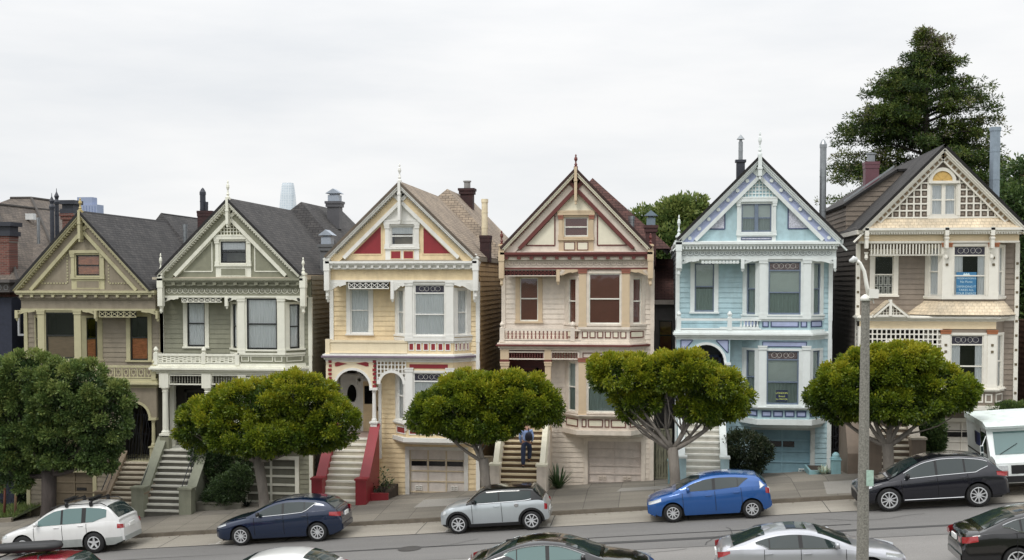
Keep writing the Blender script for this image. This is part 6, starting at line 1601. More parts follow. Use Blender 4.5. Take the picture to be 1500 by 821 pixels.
# posters in the windows
def poster(label, par_root, px0, px1, y0, y1, mat, lines, font_mat, sizes, emblem=False):
    Y = -.012; a, b = PX(px0, y0, Y), PX(px1, y0, Y); z1, z0 = PZ(px0, y0, Y), PZ(px0, y1, Y)
    Y = .035
    r = empty('window_poster', ((a+b)/2, Y, z0), label, 'poster')
    m = MB(); m.box(a, b, Y, Y+.006, z0, z1); m.build('board', mat, r)
    for (txt, f, s_) in lines:
        cu = bpy.data.curves.new('lettering', 'FONT'); cu.body = txt; cu.align_x = 'CENTER'; cu.align_y = 'CENTER'; cu.size = s_; cu.extrude = .001
        tmp = bpy.data.objects.new('lettering', cu); col.objects.link(tmp)
        me_ = bpy.data.meshes.new_from_object(tmp.evaluated_get(bpy.context.evaluated_depsgraph_get())); bpy.data.objects.remove(tmp)
        t = bpy.data.objects.new('lettering', me_); col.objects.link(t); me_.materials.clear(); me_.materials.append(font_mat)
        t.rotation_euler = (math.pi/2, 0, 0); t.location = (0, -.004, (z1-z0)*f); t.parent = r
    if emblem:
        m = MB(); cx, cz = (a+b)/2, z0+(z1-z0)*.88; m.prism([(cx+.13*math.cos(t), cz+.05*math.sin(t)) for t in np.linspace(0, 6.283, 13)[:-1]], Y-.004, Y); 
        for k in (-.08, 0, .08): m.prism([(cx+k-.03, cz+.03), (cx+k+.03, cz+.03), (cx+k, cz+.09)], Y-.005, Y)
        m.build('emblem', font_mat, r)
    return r
poster('blue poster with pale capital lettering in the taupe house upper window', H[5], 1401.5, 1431, 399, 434.5, paint('poster_blue', (34, 104, 146), .6, var=.06), [('PRESERVATION IS', .74, .09), ('No Picnic', .6, .115), ('DEFENDING IT', .4, .105), ('TAKES ALL', .26, .115), ('YOUR ENERGY', .12, .11)], paint('poster_pale', (190, 216, 224), .6), None, True)
poster('small navy sign with yellow lettering in the blue house lower window', H[4], 1137, 1154, 572, 588.5, paint('sign_navy', (24, 34, 66), .6, var=.06), [('LONDON', .74, .105), ('Breed', .46, .1), ('for MAYOR', .2, .09)], paint('sign_yellow', (190, 200, 90), .6), None)
# far towers of the city centre, their haze painted as pale colour
def farbox(px0, px1, ytop, dist, w_):
    x, z = P((px0+px1)/2, ytop, dist); wd = abs(PX(px1, ytop, dist)-PX(px0, ytop, dist)); return x, z, wd
x, z, wd = farbox(409.5, 434, 268, 3350, 0)
root = empty('distant_tower', (x, 3350, -60), 'pale tapered glass skyscraper far beyond the sage green roof', 'skyscraper')
m = MB(); prof = [(wd*.5, -60), (wd*.5, z-150), (wd*.47, z-80), (wd*.4, z-35), (wd*.33, z-8), (wd*.3, z-1), (wd*.1, z)]
vs = []; fs = []; n = 16
for r_, h in prof:
    for k in range(n):
        t = 2*math.pi*k/n; q = (abs(math.cos(t))**.6*math.copysign(1, math.cos(t)), abs(math.sin(t))**.6*math.copysign(1, math.sin(t))); vs.append((x+r_*q[0], 3350+r_*q[1], h))
for i in range(len(prof)-1):
    for k in range(n): fs.append((i*n+k, i*n+(k+1) % n, (i+1)*n+(k+1) % n, (i+1)*n+k))
fs.append(tuple(range((len(prof)-1)*n, len(prof)*n))); m.add(vs, fs)
tm = bpy.data.materials.new('hazed_tower_glass'); nt, N_, L_, B_ = nodes_of(tm); tc_ = N_.new('ShaderNodeTexCoord'); wv_ = N_.new('ShaderNodeTexBrick'); mp_ = N_.new('ShaderNodeMapping'); mp_.inputs['Rotation'].default_value = (math.pi/2, 0, 0)
for _k, _v in (('Scale', 1.0), ('Brick Width', 7), ('Row Height', 5), ('Mortar Size', .9)): wv_.inputs[_k].default_value = _v
wv_.offset = 0; wv_.inputs['Color1'].default_value = (.5, .58, .65, 1); wv_.inputs['Color2'].default_value = (.56, .63, .7, 1); wv_.inputs['Mortar'].default_value = (.68, .73, .78, 1)  # pale tones put the haze of distance into the glass colour
L_.new(tc_.outputs['Object'], mp_.inputs['Vector']); L_.new(mp_.outputs['Vector'], wv_.inputs['Vector']); L_.new(wv_.outputs['Color'], B_.inputs['Base Color']); B_.inputs['Roughness'].default_value = .3
m.build('facade', tm, root)
x, z, wd = farbox(109, 142, 300, 900, 0)
root = empty('distant_tower', (x, 900, -30), 'blue-grey slab tower block beyond the khaki house gable', 'tower block')
m = MB(); m.box(x-wd/2, x+wd/2, 900, 912, -30, z); x2, z2, w2_ = farbox(112, 134, 289, 900, 0); m.box(x2-w2_/2, x2+w2_/2, 901, 910, z, z2)
m.mi = 1
for k in range(8): m.box(x-wd/2+.5+k*wd/8, x-wd/2+.9+k*wd/8, 899.8, 900.2, -30, z-1)
m.build('facade', [paint('hazed_blue_grey_tower', (132, 144, 172), .7, var=.05, k=1.3), paint('hazed_blue_grey_tower_line', (100, 116, 156), .7)], root)  # faded paints carry the distance haze, no air is modelled
# ------------------------------------------------------------------ vehicles
TYRE = paint('tyre_rubber', (30, 30, 31), .8, k=1, var=.2); BLKPL = paint('black_plastic', (26, 26, 28), .5, k=1, var=.1)
CARGL = bpy.data.materials.new('car_glass'); nt, N_, L_, B_ = nodes_of(CARGL); B_.inputs['Base Color'].default_value = (.018, .03, .03, 1); B_.inputs['Roughness'].default_value = .04; B_.inputs['Specular IOR Level'].default_value = .8
CARGL2 = bpy.data.materials.new('car_glass_greenish'); nt, N_, L_, B_ = nodes_of(CARGL2); B_.inputs['Base Color'].default_value = (.10, .17, .165, 1); B_.inputs['Roughness'].default_value = .05; B_.inputs['Specular IOR Level'].default_value = .8
RIMM = paint('alloy_rim', (214, 216, 218), .3, k=1, metal=.35, var=.06); CHROME = paint('chrome_trim', (210, 212, 214), .12, k=1, metal=1, var=.03)
TAILR = paint('tail_lamp_red', (176, 22, 30), .15, k=.9, var=.25, scale=20, coat=1); HEADL = paint('headlamp_clear', (206, 212, 216), .1, var=.25, scale=25, coat=1, metal=.4); PLATE = paint('number_plate', (206, 208, 204), .4)
UNDER = paint('underbody_dark', (14, 14, 15), .9, k=1)
def carpaint(name, rgb, metal=.35, rough=.28, k=1.0): return paint(name, rgb, rough, var=.05, k=k, metal=metal, coat=1.0, scale=1.0, dirt=.12)
def smooth1(xs, ys, q, w=.05):
    a = np.interp(q, xs, ys); k = 4
    for _ in range(1): a = sum(np.interp(q+w*j/k, xs, ys) for j in range(-k, k+1))/(2*k+1)
    return a
class Car:
    def __init__(s, L, W, top, belt, roof, wheels, r, **o):
        s.L, s.W = L, W; s.top, s.belt, s.roof = zip(*top), zip(*belt), zip(*roof)
        s.top, s.belt, s.roof = [list(map(list, v)) for v in (s.top, s.belt, s.roof)]
        s.wh = wheels; s.r = r; s.o = o; s.zs = o.get('zsill', .2); s.rw = o.get('roofw', .74); s.g0, s.g1 = s.roof[0][0], s.roof[0][-1]
        s.plan = o.get('plan', [(0, .66), (.06, .78), (.25, .9), (.7, .98), (1.2, 1), (L-1.1, 1), (L-.5, .97), (L-.15, .9), (L-.04, .82), (L, .74)])
        s.plan = [list(v) for v in zip(*s.plan)]
    def hw(s, x): return s.W/2*smooth1(s.plan[0], s.plan[1], x, .06)
    def zb(s, x): return smooth1(s.belt[0], s.belt[1], x, .08)
    def zt(s, x): return np.maximum(smooth1(s.top[0], s.top[1], x, .06), s.zb(x)+.005)
    def zr(s, x): return np.maximum(smooth1(s.roof[0], s.roof[1], x, s.o.get('rs', .1)), s.zb(x)+.01)
    def zl(s, x):
        z = s.zs+(.1 if x < .25 else 0)*max(0, 1-x/.25)+max(0, (x-s.L+.35)/.35)*s.o.get('rlift', .12)
        for wx in s.wh:
            R = s.r+.065; d = abs(x-wx)
            if d < R: z = max(z, s.r+math.sqrt(R*R-d*d))
        return z
    def yside(s, x, z):
        """half width of the lower body at height z"""
        zb = float(s.zb(x)); w = float(s.hw(x)); t = (z-s.zs)/(zb-s.zs); return w*float(np.interp(t, [0, .25, .55, .85, 1], [.93, .985, 1, .985, .945]))
    def gsec(s, x):
        zb, zr = float(s.zb(x)), float(s.zr(x)); zm = max(s.roof[1]); k = min(1, max(0, (zr-zb)/(zm-zb)))
        yb = float(s.hw(x))*.94; yr = yb+(s.W/2*s.rw-yb)*k**.8; rr = .07*min(1, k*2)
        return yb, zb, yr, zr-rr*.9, zr
    def gside(s, x, z):
        yb, zb, yr, ze, zr = s.gsec(x); t = (z-zb)/max(.02, ze-zb); return yb+(yr-yb)*t
    def groof(s, x, f):
        yb, zb, yr, ze, zr = s.gsec(x); y = f*yr; a = abs(f)
        return y, ze+(zr-ze)*float(np.interp(a, [0, .45, .8, .93, 1], [1.2, 1.12, .86, .5, 0]))
    def build(s, root, paintm, roofm=None):
        o = s.o
        xs = set(np.linspace(0, s.L, 74)) | {0, .015, .04, .08, s.L-.015, s.L-.04, s.L-.08, s.L}
        for wx in s.wh:
            R = s.r+.065
            for a in np.linspace(0, math.pi, 17): xs.add(wx+R*math.cos(a)*.9999)
        xs = sorted(xs); vs = []; rows = []
        for x in xs:
            w = float(s.hw(x)); zb = float(s.zb(x)); zt = float(s.zt(x)); zl = s.zl(x); pts = []
            for t in (0, .18, .4, .6, .8, .92, 1):
                z = zl+(zb-zl)*t; pts.append((s.yside(x, max(z, s.zs)), z))
            pts += [(w*.86, zb+(zt-zb)*.55), (w*.62, zb+(zt-zb)*.9), (w*.3, zt), (0, zt+.004)]
            row = pts+[(-y, z) for y, z in pts[-2::-1]]
            rows.append(len(vs)); vs += [(x, y, z) for y, z in row]
        n = len(row); fs = []
        for i in range(len(xs)-1):
            for k in range(n-1): fs.append((rows[i]+k, rows[i]+k+1, rows[i+1]+k+1, rows[i+1]+k))
        fs.append(tuple(range(rows[0], rows[0]+n))[::-1]); fs.append(tuple(range(rows[-1], rows[-1]+n)))
        m = MB(); m.add(vs, fs); body = m.build('body', paintm, root, local=True); autosmooth(body, 40)
        # greenhouse
        gx = sorted(set(list(np.linspace(s.g0, s.g1, 44))+[s.g0+.02, s.g1-.02])); vs = []; fs = []
        for x in gx:
            yb, zb, yr, ze, zr = s.gsec(x)
            pts = [(yb, zb-.02), (yb+(yr-yb)*.5, zb+(ze-zb)*.5), (yr, ze)]+[s.groof(x, f) for f in (.93, .8, .45, 0)]
            row = pts+[(-y, z) for y, z in pts[-2::-1]]; vs += [(x, y, z) for y, z in row]
        n = len(row)
        for i in range(len(gx)-1):
            for k in range(n-1): fs.append((i*n+k, i*n+k+1, (i+1)*n+k+1, (i+1)*n+k))
        fs.append(tuple(range(n))[::-1]); fs.append(tuple(range((len(gx)-1)*n, len(gx)*n)))
        m = MB(); m.add(vs, fs); r_ = m.build('cabin', roofm or paintm, root, local=True); autosmooth(r_, 40)
        # side windows
        gl = o.get('glass', CARGL)
        for side in (1, -1):
            for wi, (xa, xb, ztap) in enumerate(o['wins']):
                vs = []; N2 = 14
                for i in range(N2+1):
                    x = xa+(xb-xa)*i/N2; yb, zb, yr, ze, zr = s.gsec(x); z0 = zb+.035; z1 = ze-.035
                    if ztap:
                        x0_, x1_ = ztap
                        t = np.clip((x-x0_)/(x1_-x0_+1e-6), 0, 1); z0 = z0+(z1-z0)*max(0, t)*o.get('tapf', .92)
                    z1 = max(z1, z0+.004)
                    vs += [(x, side*(s.gside(x, z0)+.007), z0), (x, side*(s.gside(x, (z0+z1)/2)+.009), (z0+z1)/2), (x, side*(s.gside(x, z1)+.007), z1)]
                m = MB(); m.add(vs, [f for i in range(N2) for f in ((3*i, 3*i+3, 3*i+4, 3*i+1), (3*i+1, 3*i+4, 3*i+5, 3*i+2))]); m.build('side_window', gl, root, local=True, smooth=True)
            for (a_, b_) in [(o['wins'][i_][1], o['wins'][i_+1][0]) for i_ in range(len(o['wins'])-1)]:
                if not (.015 < b_-a_ < .2): continue
                m = MB(); vs = []
                for x in (a_-.004, b_+.004):
                    yb, zb, yr, ze, zr = s.gsec(x)
                    for q in (0, .5, 1): z_ = zb+.035+(ze-.07-zb)*q; vs.append((x, side*(s.gside(x, z_)+.005), z_))
                m.add(vs, [(0, 3, 4, 1), (1, 4, 5, 2)]); m.build('door_pillar', BLKPL, root, local=True)
            if o.get('chrome'):
                m = MB(); pts = []; xa = o['wins'][0][0]-.05; xb = o['wins'][-1][1]
                if 'low' in o['chrome']:
                    for x in np.linspace(xa, xb, 14):
                        tp = o['wins'][-1][2]; yb, zb, yr, ze, zr = s.gsec(x); z0 = zb+.02
                        if tp: z0 += (ze-.035-z0)*float(np.clip((x-tp[0])/(tp[1]-tp[0]), 0, 1))*o.get('tapf', .92)
                        pts.append((x, side*(s.gside(x, z0)+.012), z0))
                    m.tube(pts, .013, 5)
                if 'high' in o['chrome']:
                    pts = [(x, side*(s.gside(x, s.gsec(x)[3]-.02)+.012), s.gsec(x)[3]-.02) for x in np.linspace(xa, xb, 20)]; m.tube(pts, .013, 5)
                m.build('window_trim', CHROME, root, local=True)
        # screens
        for nm, (xa, xb), f in (('windscreen', o['ws'], .9), ('rear_window', o['rs_'], .86)):
            vs = []; N2 = 10; M2 = 8
            for i in range(N2+1):
                x = xa+(xb-xa)*i/N2
                for j in range(M2+1):
                    q = -f+2*f*j/M2; y, z = s.groof(x, q); e = .01
                    y2, z2 = s.groof(x+.02, q); dz = (z2-z)/.02; nx = -dz; l = math.hypot(nx, 1); vs.append((x+nx/l*e, y, z+e/l))
            m = MB(); m.add(vs, [(i*(M2+1)+j, (i+1)*(M2+1)+j, (i+1)*(M2+1)+j+1, i*(M2+1)+j+1) for i in range(N2) for j in range(M2)]); m.build(nm, o.get('wglass', CARGL), root, local=True, smooth=True)
        # underbody, wells
        m = MB(); m.box(.25, s.L-.25, -s.W/2*.86, s.W/2*.86, s.zs-.02, s.zs+.35)
        m.box(.1, s.L-.15, -s.W/2*.7, s.W/2*.7, s.zs+.02, .5)
        m.build('underbody', UNDER, root, local=True)
        # sill band / cladding
        if o.get('clad'):
            zc = o['clad'][0]
            for side in (1, -1):
                m = MB()
                a = s.wh[0]+s.r+.07; b = s.wh[1]-s.r-.07
                for (p, q) in ((a, b), (.06, s.wh[0]-s.r-.07), (s.wh[1]+s.r+.07, s.L-.05)):
                    vs = []; N2 = 10
                    for i in range(N2+1):
                        x = p+(q-p)*i/N2; zl = s.zl(x); vs += [(x, side*(s.yside(x, max(s.zs, zl))+.012), zl-.01), (x, side*(s.yside(x, (zl+zc)/2)+.014), (zl+zc)/2), (x, side*(s.yside(x, zc)+.006), zc)]
                    m.add(vs, [f for i in range(N2) for f in ((3*i, 3*i+3, 3*i+4, 3*i+1), (3*i+1, 3*i+4, 3*i+5, 3*i+2))])
                if len(o['clad']) > 2:
                    for wx in s.wh:
                        R0, R1 = s.r+.055, s.r+.13; vs = []
                        for k in range(19):
                            t = math.pi*k/18*1.06-.03*math.pi; 
                            for R in (R0, R1):
                                x = wx+R*math.cos(t); z = s.r+R*math.sin(t); x = min(max(x, .03), s.L-.03); vs.append((x, side*(s.yside(x, max(z, s.zs))+.016), z))
                        m.add(vs, [(2*k, 2*k+1, 2*k+3, 2*k+2) for k in range(18)])
                m.build('lower_cladding', o['clad'][1], root, local=True, smooth=True)
        # door seams and handles
        for side in (1, -1):
            for x in o['seams']:
                m = MB(); pts = [(x+.02*math.sin(z_*3), side*(s.yside(x, z_)+.002), z_) for z_ in np.linspace(s.zs+.12, float(s.zb(x)), 6)]; m.tube(pts, .009, 4); m.build('door_seam', UNDER, root, local=True)
        for side in (1, -1):
            for x in o['handles']:
                z_ = float(s.zb(x))-o.get('hdrop', .1); y = side*(s.yside(x, z_)+.015); m = MB(); m.tube([(x-.1, y-side*.01, z_), (x-.07, y+side*.012, z_+.004), (x+.07, y+side*.012, z_+.004), (x+.1, y-side*.01, z_)], .014, 6); m.build('door_handle', o.get('handlem', paintm), root, local=True)
            x = o['mirror']; z_ = float(s.zb(x))+.06; y = float(s.hw(x))*.97; m = MB()
            m.lathe(0, 0, [(.02, -.01), (.075, .0), (.085, .07), (.07, .12), (.01, .14)], 10)
            m.V = [(x+v[0]*.75, side*(y+.1)+v[1]*1.35, z_+v[2]) for v in m.V]; m.box(x-.03, x+.03, side*(y-.06), side*(y+.05), z_+.0, z_+.04)
            m.build('wing_mirror', o.get('mirrorm', paintm), root, local=True, smooth=True)
        # lamps
        def lamp(nm, pts_fn, mat, lift=.008):
            for side in (1, -1):
                vs = []; A = pts_fn; N2 = 8
                for i in range(N2+1):
                    t = i/N2; x = A['x'][0]+(A['x'][1]-A['x'][0])*t
                    z0 = np.interp(t, [0, 1], A['z0']); z1 = np.interp(t, [0, 1], A['z1'])
                    for j in range(4):
                        z = z0+(z1-z0)*j/3; vs.append((x+A.get('push', 0), side*(s.yside(x, z)+lift), z))
                fs = [(i*4+j, (i+1)*4+j, (i+1)*4+j+1, i*4+j+1) for i in range(N2) for j in range(3)]
                if 'face' in A:   # wraps on to the end face
                    xe = A['face'][0]; y0 = A['face'][1]; n0 = len(vs); xw = A['x'][0] if abs(A['x'][0]-xe) < abs(A['x'][1]-xe) else A['x'][1]
                    for j in range(4):
                        z = A['face'][2]+(A['face'][3]-A['face'][2])*j/3; vs.append((xe, side*(s.yside(xw, z)+lift), z)); vs.append((xe+A['face'][4]*.0, side*y0, z))
                    fs += [(n0+2*j, n0+2*j+1, n0+2*j+3, n0+2*j+2) for j in range(3)]
                m = MB(); m.add(vs, fs); m.build(nm, mat, root, local=True, smooth=True)
        lamp('headlight', o['head'], HEADL); lamp('tail_light', o['tail'], TAILR)
        # end details
        m = MB(); gz_ = o.get('grille', (.32, .6)); yy = s.hw(.0)*.72; m.box(-.012, .03, -yy, yy, gz_[0], gz_[1]); m.build('grille', BLKPL, root, local=True)
        m = MB(); pz = o.get('plate', .78); m.box(s.L-.02, s.L+.018, -.2, .2, pz, pz+.13); m.build('number_plate', PLATE, root, local=True)
        m = MB(); m.box(s.L-.03, s.L+.03, -s.hw(s.L-.02)*.9, s.hw(s.L-.02)*.9, .34, .5); m.build('rear_bumper', o.get('bumper', paintm), root, local=True)
        # wheels
        for wx in s.wh:
            for side in (1, -1):
                wheel(root, wx, side*(s.W/2-.115), s.r, side, o.get('spokes', 5), o.get('rimr', .62), o.get('fat', .035))
def wheel(root, x, y, r, side, ns, rimf, fat):
    m = MB(); prof = [(r*rimf, -.1), (r*.93, -.105), (r, -.08), (r, .08), (r*.93, .105), (r*rimf, .1)]
    n = 28; vs = [(x+a*math.cos(2*math.pi*k/n), y+b, r+a*math.sin(2*math.pi*k/n)) for a, b in prof for k in range(n)]
    fs = [(i*n+k, i*n+(k+1) % n, (i+1)*n+(k+1) % n, (i+1)*n+k) for i in range(len(prof)-1) for k in range(n)]
    m.add(vs, fs); w = m.build('wheel', TYRE, root, local=True, smooth=True)
    m = MB(); R = r*rimf; yo = y+side*.1
    for a, b, c_ in ((R, R*.9, .0),):
        vs = []; 
        for k in range(n):
            t = 2*math.pi*k/n
            for q, yy in ((R+.005, yo), (R*.9, yo+side*.004), (R*.88, yo-side*.1)): vs.append((x+q*math.cos(t), yy, r+q*math.sin(t)))
        m.add(vs, [(3*k+j, 3*((k+1) % n)+j, 3*((k+1) % n)+j+1, 3*k+j+1) for k in range(n) for j in range(2)])
    for k in range(ns):
        t = 2*math.pi*k/ns+.3; c_, s_ = math.cos(t), math.sin(t); px_, pz_ = -s_, c_
        w0, w1 = fat*.9, fat*.55
        vs = [(x+c_*R*.1+px_*w0, yo-side*.02, r+s_*R*.1+pz_*w0), (x+c_*R*.1-px_*w0, yo-side*.02, r+s_*R*.1-pz_*w0), (x+c_*R*.93-px_*w1, yo, r+s_*R*.93-pz_*w1), (x+c_*R*.93+px_*w1, yo, r+s_*R*.93+pz_*w1)]
        vs += [(a_, b_-side*.03, d_) for a_, b_, d_ in vs]; m.add(vs, [(0, 1, 2, 3), (0, 4, 5, 1), (2, 6, 7, 3), (1, 5, 6, 2), (3, 7, 4, 0)])
    vs = [(x+R*.2*math.cos(2*math.pi*k/10), yo-side*.01, r+R*.2*math.sin(2*math.pi*k/10)) for k in range(10)]; m.add(vs, [tuple(range(10))])
    m.build('rim', RIMM, w, local=True)
    m = MB(); vs = [(x+R*.9*math.cos(2*math.pi*k/16), yo-side*.09, r+R*.9*math.sin(2*math.pi*k/16)) for k in range(16)]; m.add(vs, [tuple(range(16))]); m.build('brake_disc', paint('brake_dark', (40, 38, 38), .5, k=1), w, local=True)
def place(root, Xc, Yc, L, flip=False, yaw=0.0, zoff=0.0):
    a = math.atan(SL); R = Matrix.Rotation(-a, 4, 'Y') @ Matrix.Rotation((math.pi if flip else 0)+yaw, 4, 'Z')
    loc = Vector((Xc, Yc, road(Xc)+.012+zoff)); root.matrix_world = Matrix.Translation(loc) @ R @ Matrix.Translation(Vector((-L/2, 0, 0)))
    M_ = root.matrix_world.copy(); root.rotation_mode = 'XYZ'; root.location = M_.translation; root.rotation_euler = M_.to_euler()
def newcar(label, cat='car', group='cars parked along the street', nm='parked_car'):
    return empty(nm, (0, 0, 0), label, cat, group)
FARY = -6.85
def wheelmid(x1, y1, x2, y2, Y=-7.3): return (PX(x1, y1, Y)+PX(x2, y2, Y))/2
# --- white sport utility with ski racks
r = newcar('white sport utility car with ski racks on its roof, parked lowest on the hill', 'car')
c = Car(4.58, 1.8, [(0, .68), (.15, .8), (.6, .94), (1.25, 1.05), (3.9, 1.1), (4.4, 1.1), (4.52, 1.0), (4.58, .72)], [(0, .62), (.2, .74), (.8, .88), (1.4, .99), (2.5, 1.02), (4.2, 1.07), (4.5, 1.0), (4.58, .7)],
        [(1.05, 1.02), (1.3, 1.16), (1.75, 1.45), (2.1, 1.6), (2.6, 1.67), (3.3, 1.67), (3.85, 1.62), (4.05, 1.56), (4.35, 1.24), (4.46, 1.08)], (.92, 3.54), .36, zsill=.26,
        wins=[(1.5, 2.35, None), (2.43, 3.12, None), (3.28, 4.02, (3.55, 4.05))], tapf=.35, ws=(1.2, 1.95), rs_=(3.98, 4.4), seams=(1.35, 2.4, 3.3), handles=(2.2, 3.1), mirror=1.5, spokes=5, fat=.045, hdrop=.06,
        clad=(.52, paint('two_tone_grey', (150, 155, 152), .35, metal=.3)), glass=CARGL2, wglass=CARGL, head=dict(x=(.05, .3), z0=(.62, .68), z1=(.72, .78)), tail=dict(x=(4.4, 4.57), z0=(.82, .8), z1=(.97, .94), face=(4.585, .62, .8, .94, 0)), bumper=paint('bumper_grey', (140, 144, 142), .4), plate=.78)
c.build(r, carpaint('white_car_paint', (222, 222, 220), 0, .3))
m = MB()
for x in (2.55, 3.45):
    zr = float(c.zr(x))+.12; m.tube([(x, -.72, zr-.05), (x, -.7, zr), (x, .7, zr), (x, .72, zr-.05)], .025, 6)
    for sd in (-1, 1): m.box(x-.05, x+.05, sd*.66-.04, sd*.66+.04, zr-.16, zr)
    m.box(x-.09, x+.09, -.64, .1, zr+.02, zr+.055); m.box(x-.09, x+.09, -.64, .1, zr+.085, zr+.115)
for sd in (-1, 1): m.tube([(1.95, sd*.64, 1.6), (2.3, sd*.66, 1.7), (3.8, sd*.66, 1.7), (4.0, sd*.64, 1.6)], .018, 6)
m.build('ski_rack', BLKPL, r, local=True)
m = MB()
for x in (2.55, 3.45): zr = float(c.zr(x))+.12; m.box(x-.095, x-.085, -.64, .1, zr+.05, zr+.09)
m.build('rack_strip', CHROME, r, local=True)
place(r, wheelmid(45, 812, 147, 808)+.05, FARY, 4.58)
# --- navy hatchback
r = newcar('dark navy hatchback with a chrome window line, parked beside the red-sided stairs')
c = Car(4.46, 1.79, [(0, .62), (.1, .72), (.5, .84), (1.0, .93), (1.35, .98), (3.6, 1.02), (4.2, 1.05), (4.38, .98), (4.46, .66)], [(0, .58), (.2, .68), (.7, .78), (1.4, .91), (2.6, .96), (3.5, 1.02), (4.1, 1.03), (4.38, .95), (4.46, .62)],
        [(1.15, .96), (1.4, 1.08), (1.85, 1.29), (2.2, 1.4), (2.6, 1.455), (3.1, 1.45), (3.6, 1.4), (3.95, 1.32), (4.2, 1.12), (4.3, 1.0)], (.93, 3.63), .32,
        wins=[(1.6, 2.42, None), (2.5, 3.2, None), (3.23, 3.62, (3.23, 3.62))], ws=(1.25, 2.05), rs_=(3.9, 4.25), seams=(1.42, 2.46, 3.32), handles=(2.3, 3.2), mirror=1.62, spokes=10, fat=.02, rimr=.7, chrome='low', mirrorm=BLKPL,
        head=dict(x=(.05, .42), z0=(.6, .7), z1=(.66, .77)), tail=dict(x=(4.08, 4.44), z0=(.86, .8), z1=(.98, .95), face=(4.468, .5, .82, .94, 0)), plate=.74)
c.build(r, carpaint('navy_paint', (10, 34, 66), .3, .22, k=1.0), None)
place(r, wheelmid(353, 798, 467, 792)+.08, FARY, 4.46)
# --- silver small car with black roof
r = newcar('small silver two-door car with black roof and large wheels')
c = Car(3.65, 1.69, [(0, .66), (.08, .78), (.4, .9), (.9, .97), (1.05, 1.0), (3.2, 1.02), (3.5, 1.0), (3.6, .92), (3.65, .6)], [(0, .6), (.15, .76), (.6, .87), (1.1, .93), (3.3, .98), (3.5, .95), (3.6, .86), (3.65, .56)],
        [(.92, .97), (1.1, 1.12), (1.35, 1.32), (1.55, 1.39), (2.2, 1.41), (3.0, 1.39), (3.2, 1.36), (3.42, 1.12), (3.5, .98)], (.62, 3.09), .31, rs=.07, roofw=.8,
        wins=[(1.22, 2.02, None), (2.06, 3.12, (2.9, 3.3))], tapf=.2, ws=(1.0, 1.45), rs_=(3.18, 3.47), seams=(1.1, 2.1), handles=(1.95,), mirror=1.2, spokes=8, fat=.026, rimr=.72, mirrorm=BLKPL, chrome='low',
        clad=(.3, BLKPL, True), head=dict(x=(.03, .22), z0=(.6, .64), z1=(.72, .78)), tail=dict(x=(3.54, 3.63), z0=(.66, .64), z1=(.86, .82), face=(3.658, .7, .66, .82, 0)), plate=.52)
c.build(r, carpaint('silver_blue_paint', (190, 198, 202), .5, .3), carpaint('gloss_black_roof', (10, 10, 12), .0, .3))
m = MB(); m.lathe(0, 0, [(.075, 0), (.075, .012), (.05, .02)], 14); m.V = [(2.62+v[0], -(c.yside(2.62, .86)+v[2]), .86+v[1]) for v in m.V]; m.build('fuel_cap', CHROME, r, local=True)
place(r, wheelmid(672, 779, 780, 775)+.02, FARY, 3.65)
# --- bright blue hatchback
r = newcar('bright blue small hatchback in front of the white stairs of the blue house')
c = Car(4.0, 1.69, [(0, .62), (.1, .75), (.45, .88), (.95, 1.0), (3.3, 1.05), (3.75, 1.06), (3.92, .98), (4.0, .62)], [(0, .56), (.2, .7), (.6, .82), (1.1, .93), (2.2, .96), (3.2, 1.03), (3.75, 1.03), (3.93, .94), (4.0, .58)],
        [(.85, .97), (1.1, 1.12), (1.5, 1.31), (1.9, 1.42), (2.3, 1.46), (2.8, 1.45), (3.3, 1.4), (3.65, 1.34), (3.82, 1.14), (3.9, 1.02)], (.82, 3.37), .3,
        wins=[(1.3, 2.14, None), (2.24, 2.95, None), (2.97, 3.3, (2.97, 3.3))], ws=(.98, 1.75), rs_=(3.6, 3.87), seams=(1.15, 2.2, 3.05), handles=(2.0, 2.9), mirror=1.35, spokes=9, fat=.022, rimr=.66, hdrop=.13,
        glass=CARGL, head=dict(x=(.04, .46), z0=(.58, .7), z1=(.68, .8)), tail=dict(x=(3.84, 3.97), z0=(.8, .76), z1=(.98, .93), face=(4.008, .62, .72, .92, 0)), plate=.7)
c.build(r, carpaint('bright_blue_paint', (0, 92, 172), .35, .25, k=.9))
for sd in (-1, 1):
    m = MB(); vs = []
    for i in range(6):
        x = 3.66+.16*i/5
        for z in (.95+.02*i, 1.2-.035*i): vs.append((x, sd*(c.yside(x, .98)+.012 if z < 1.0 else c.gside(x, min(z, 1.3))+.012), z))
    m.add(vs, [(2*k, 2*k+2, 2*k+3, 2*k+1) for k in range(5)]); m.build('clear_tail_lens', HEADL, r, local=True)
place(r, wheelmid(981, 764, 1097, 757)+.02, FARY, 4.0)
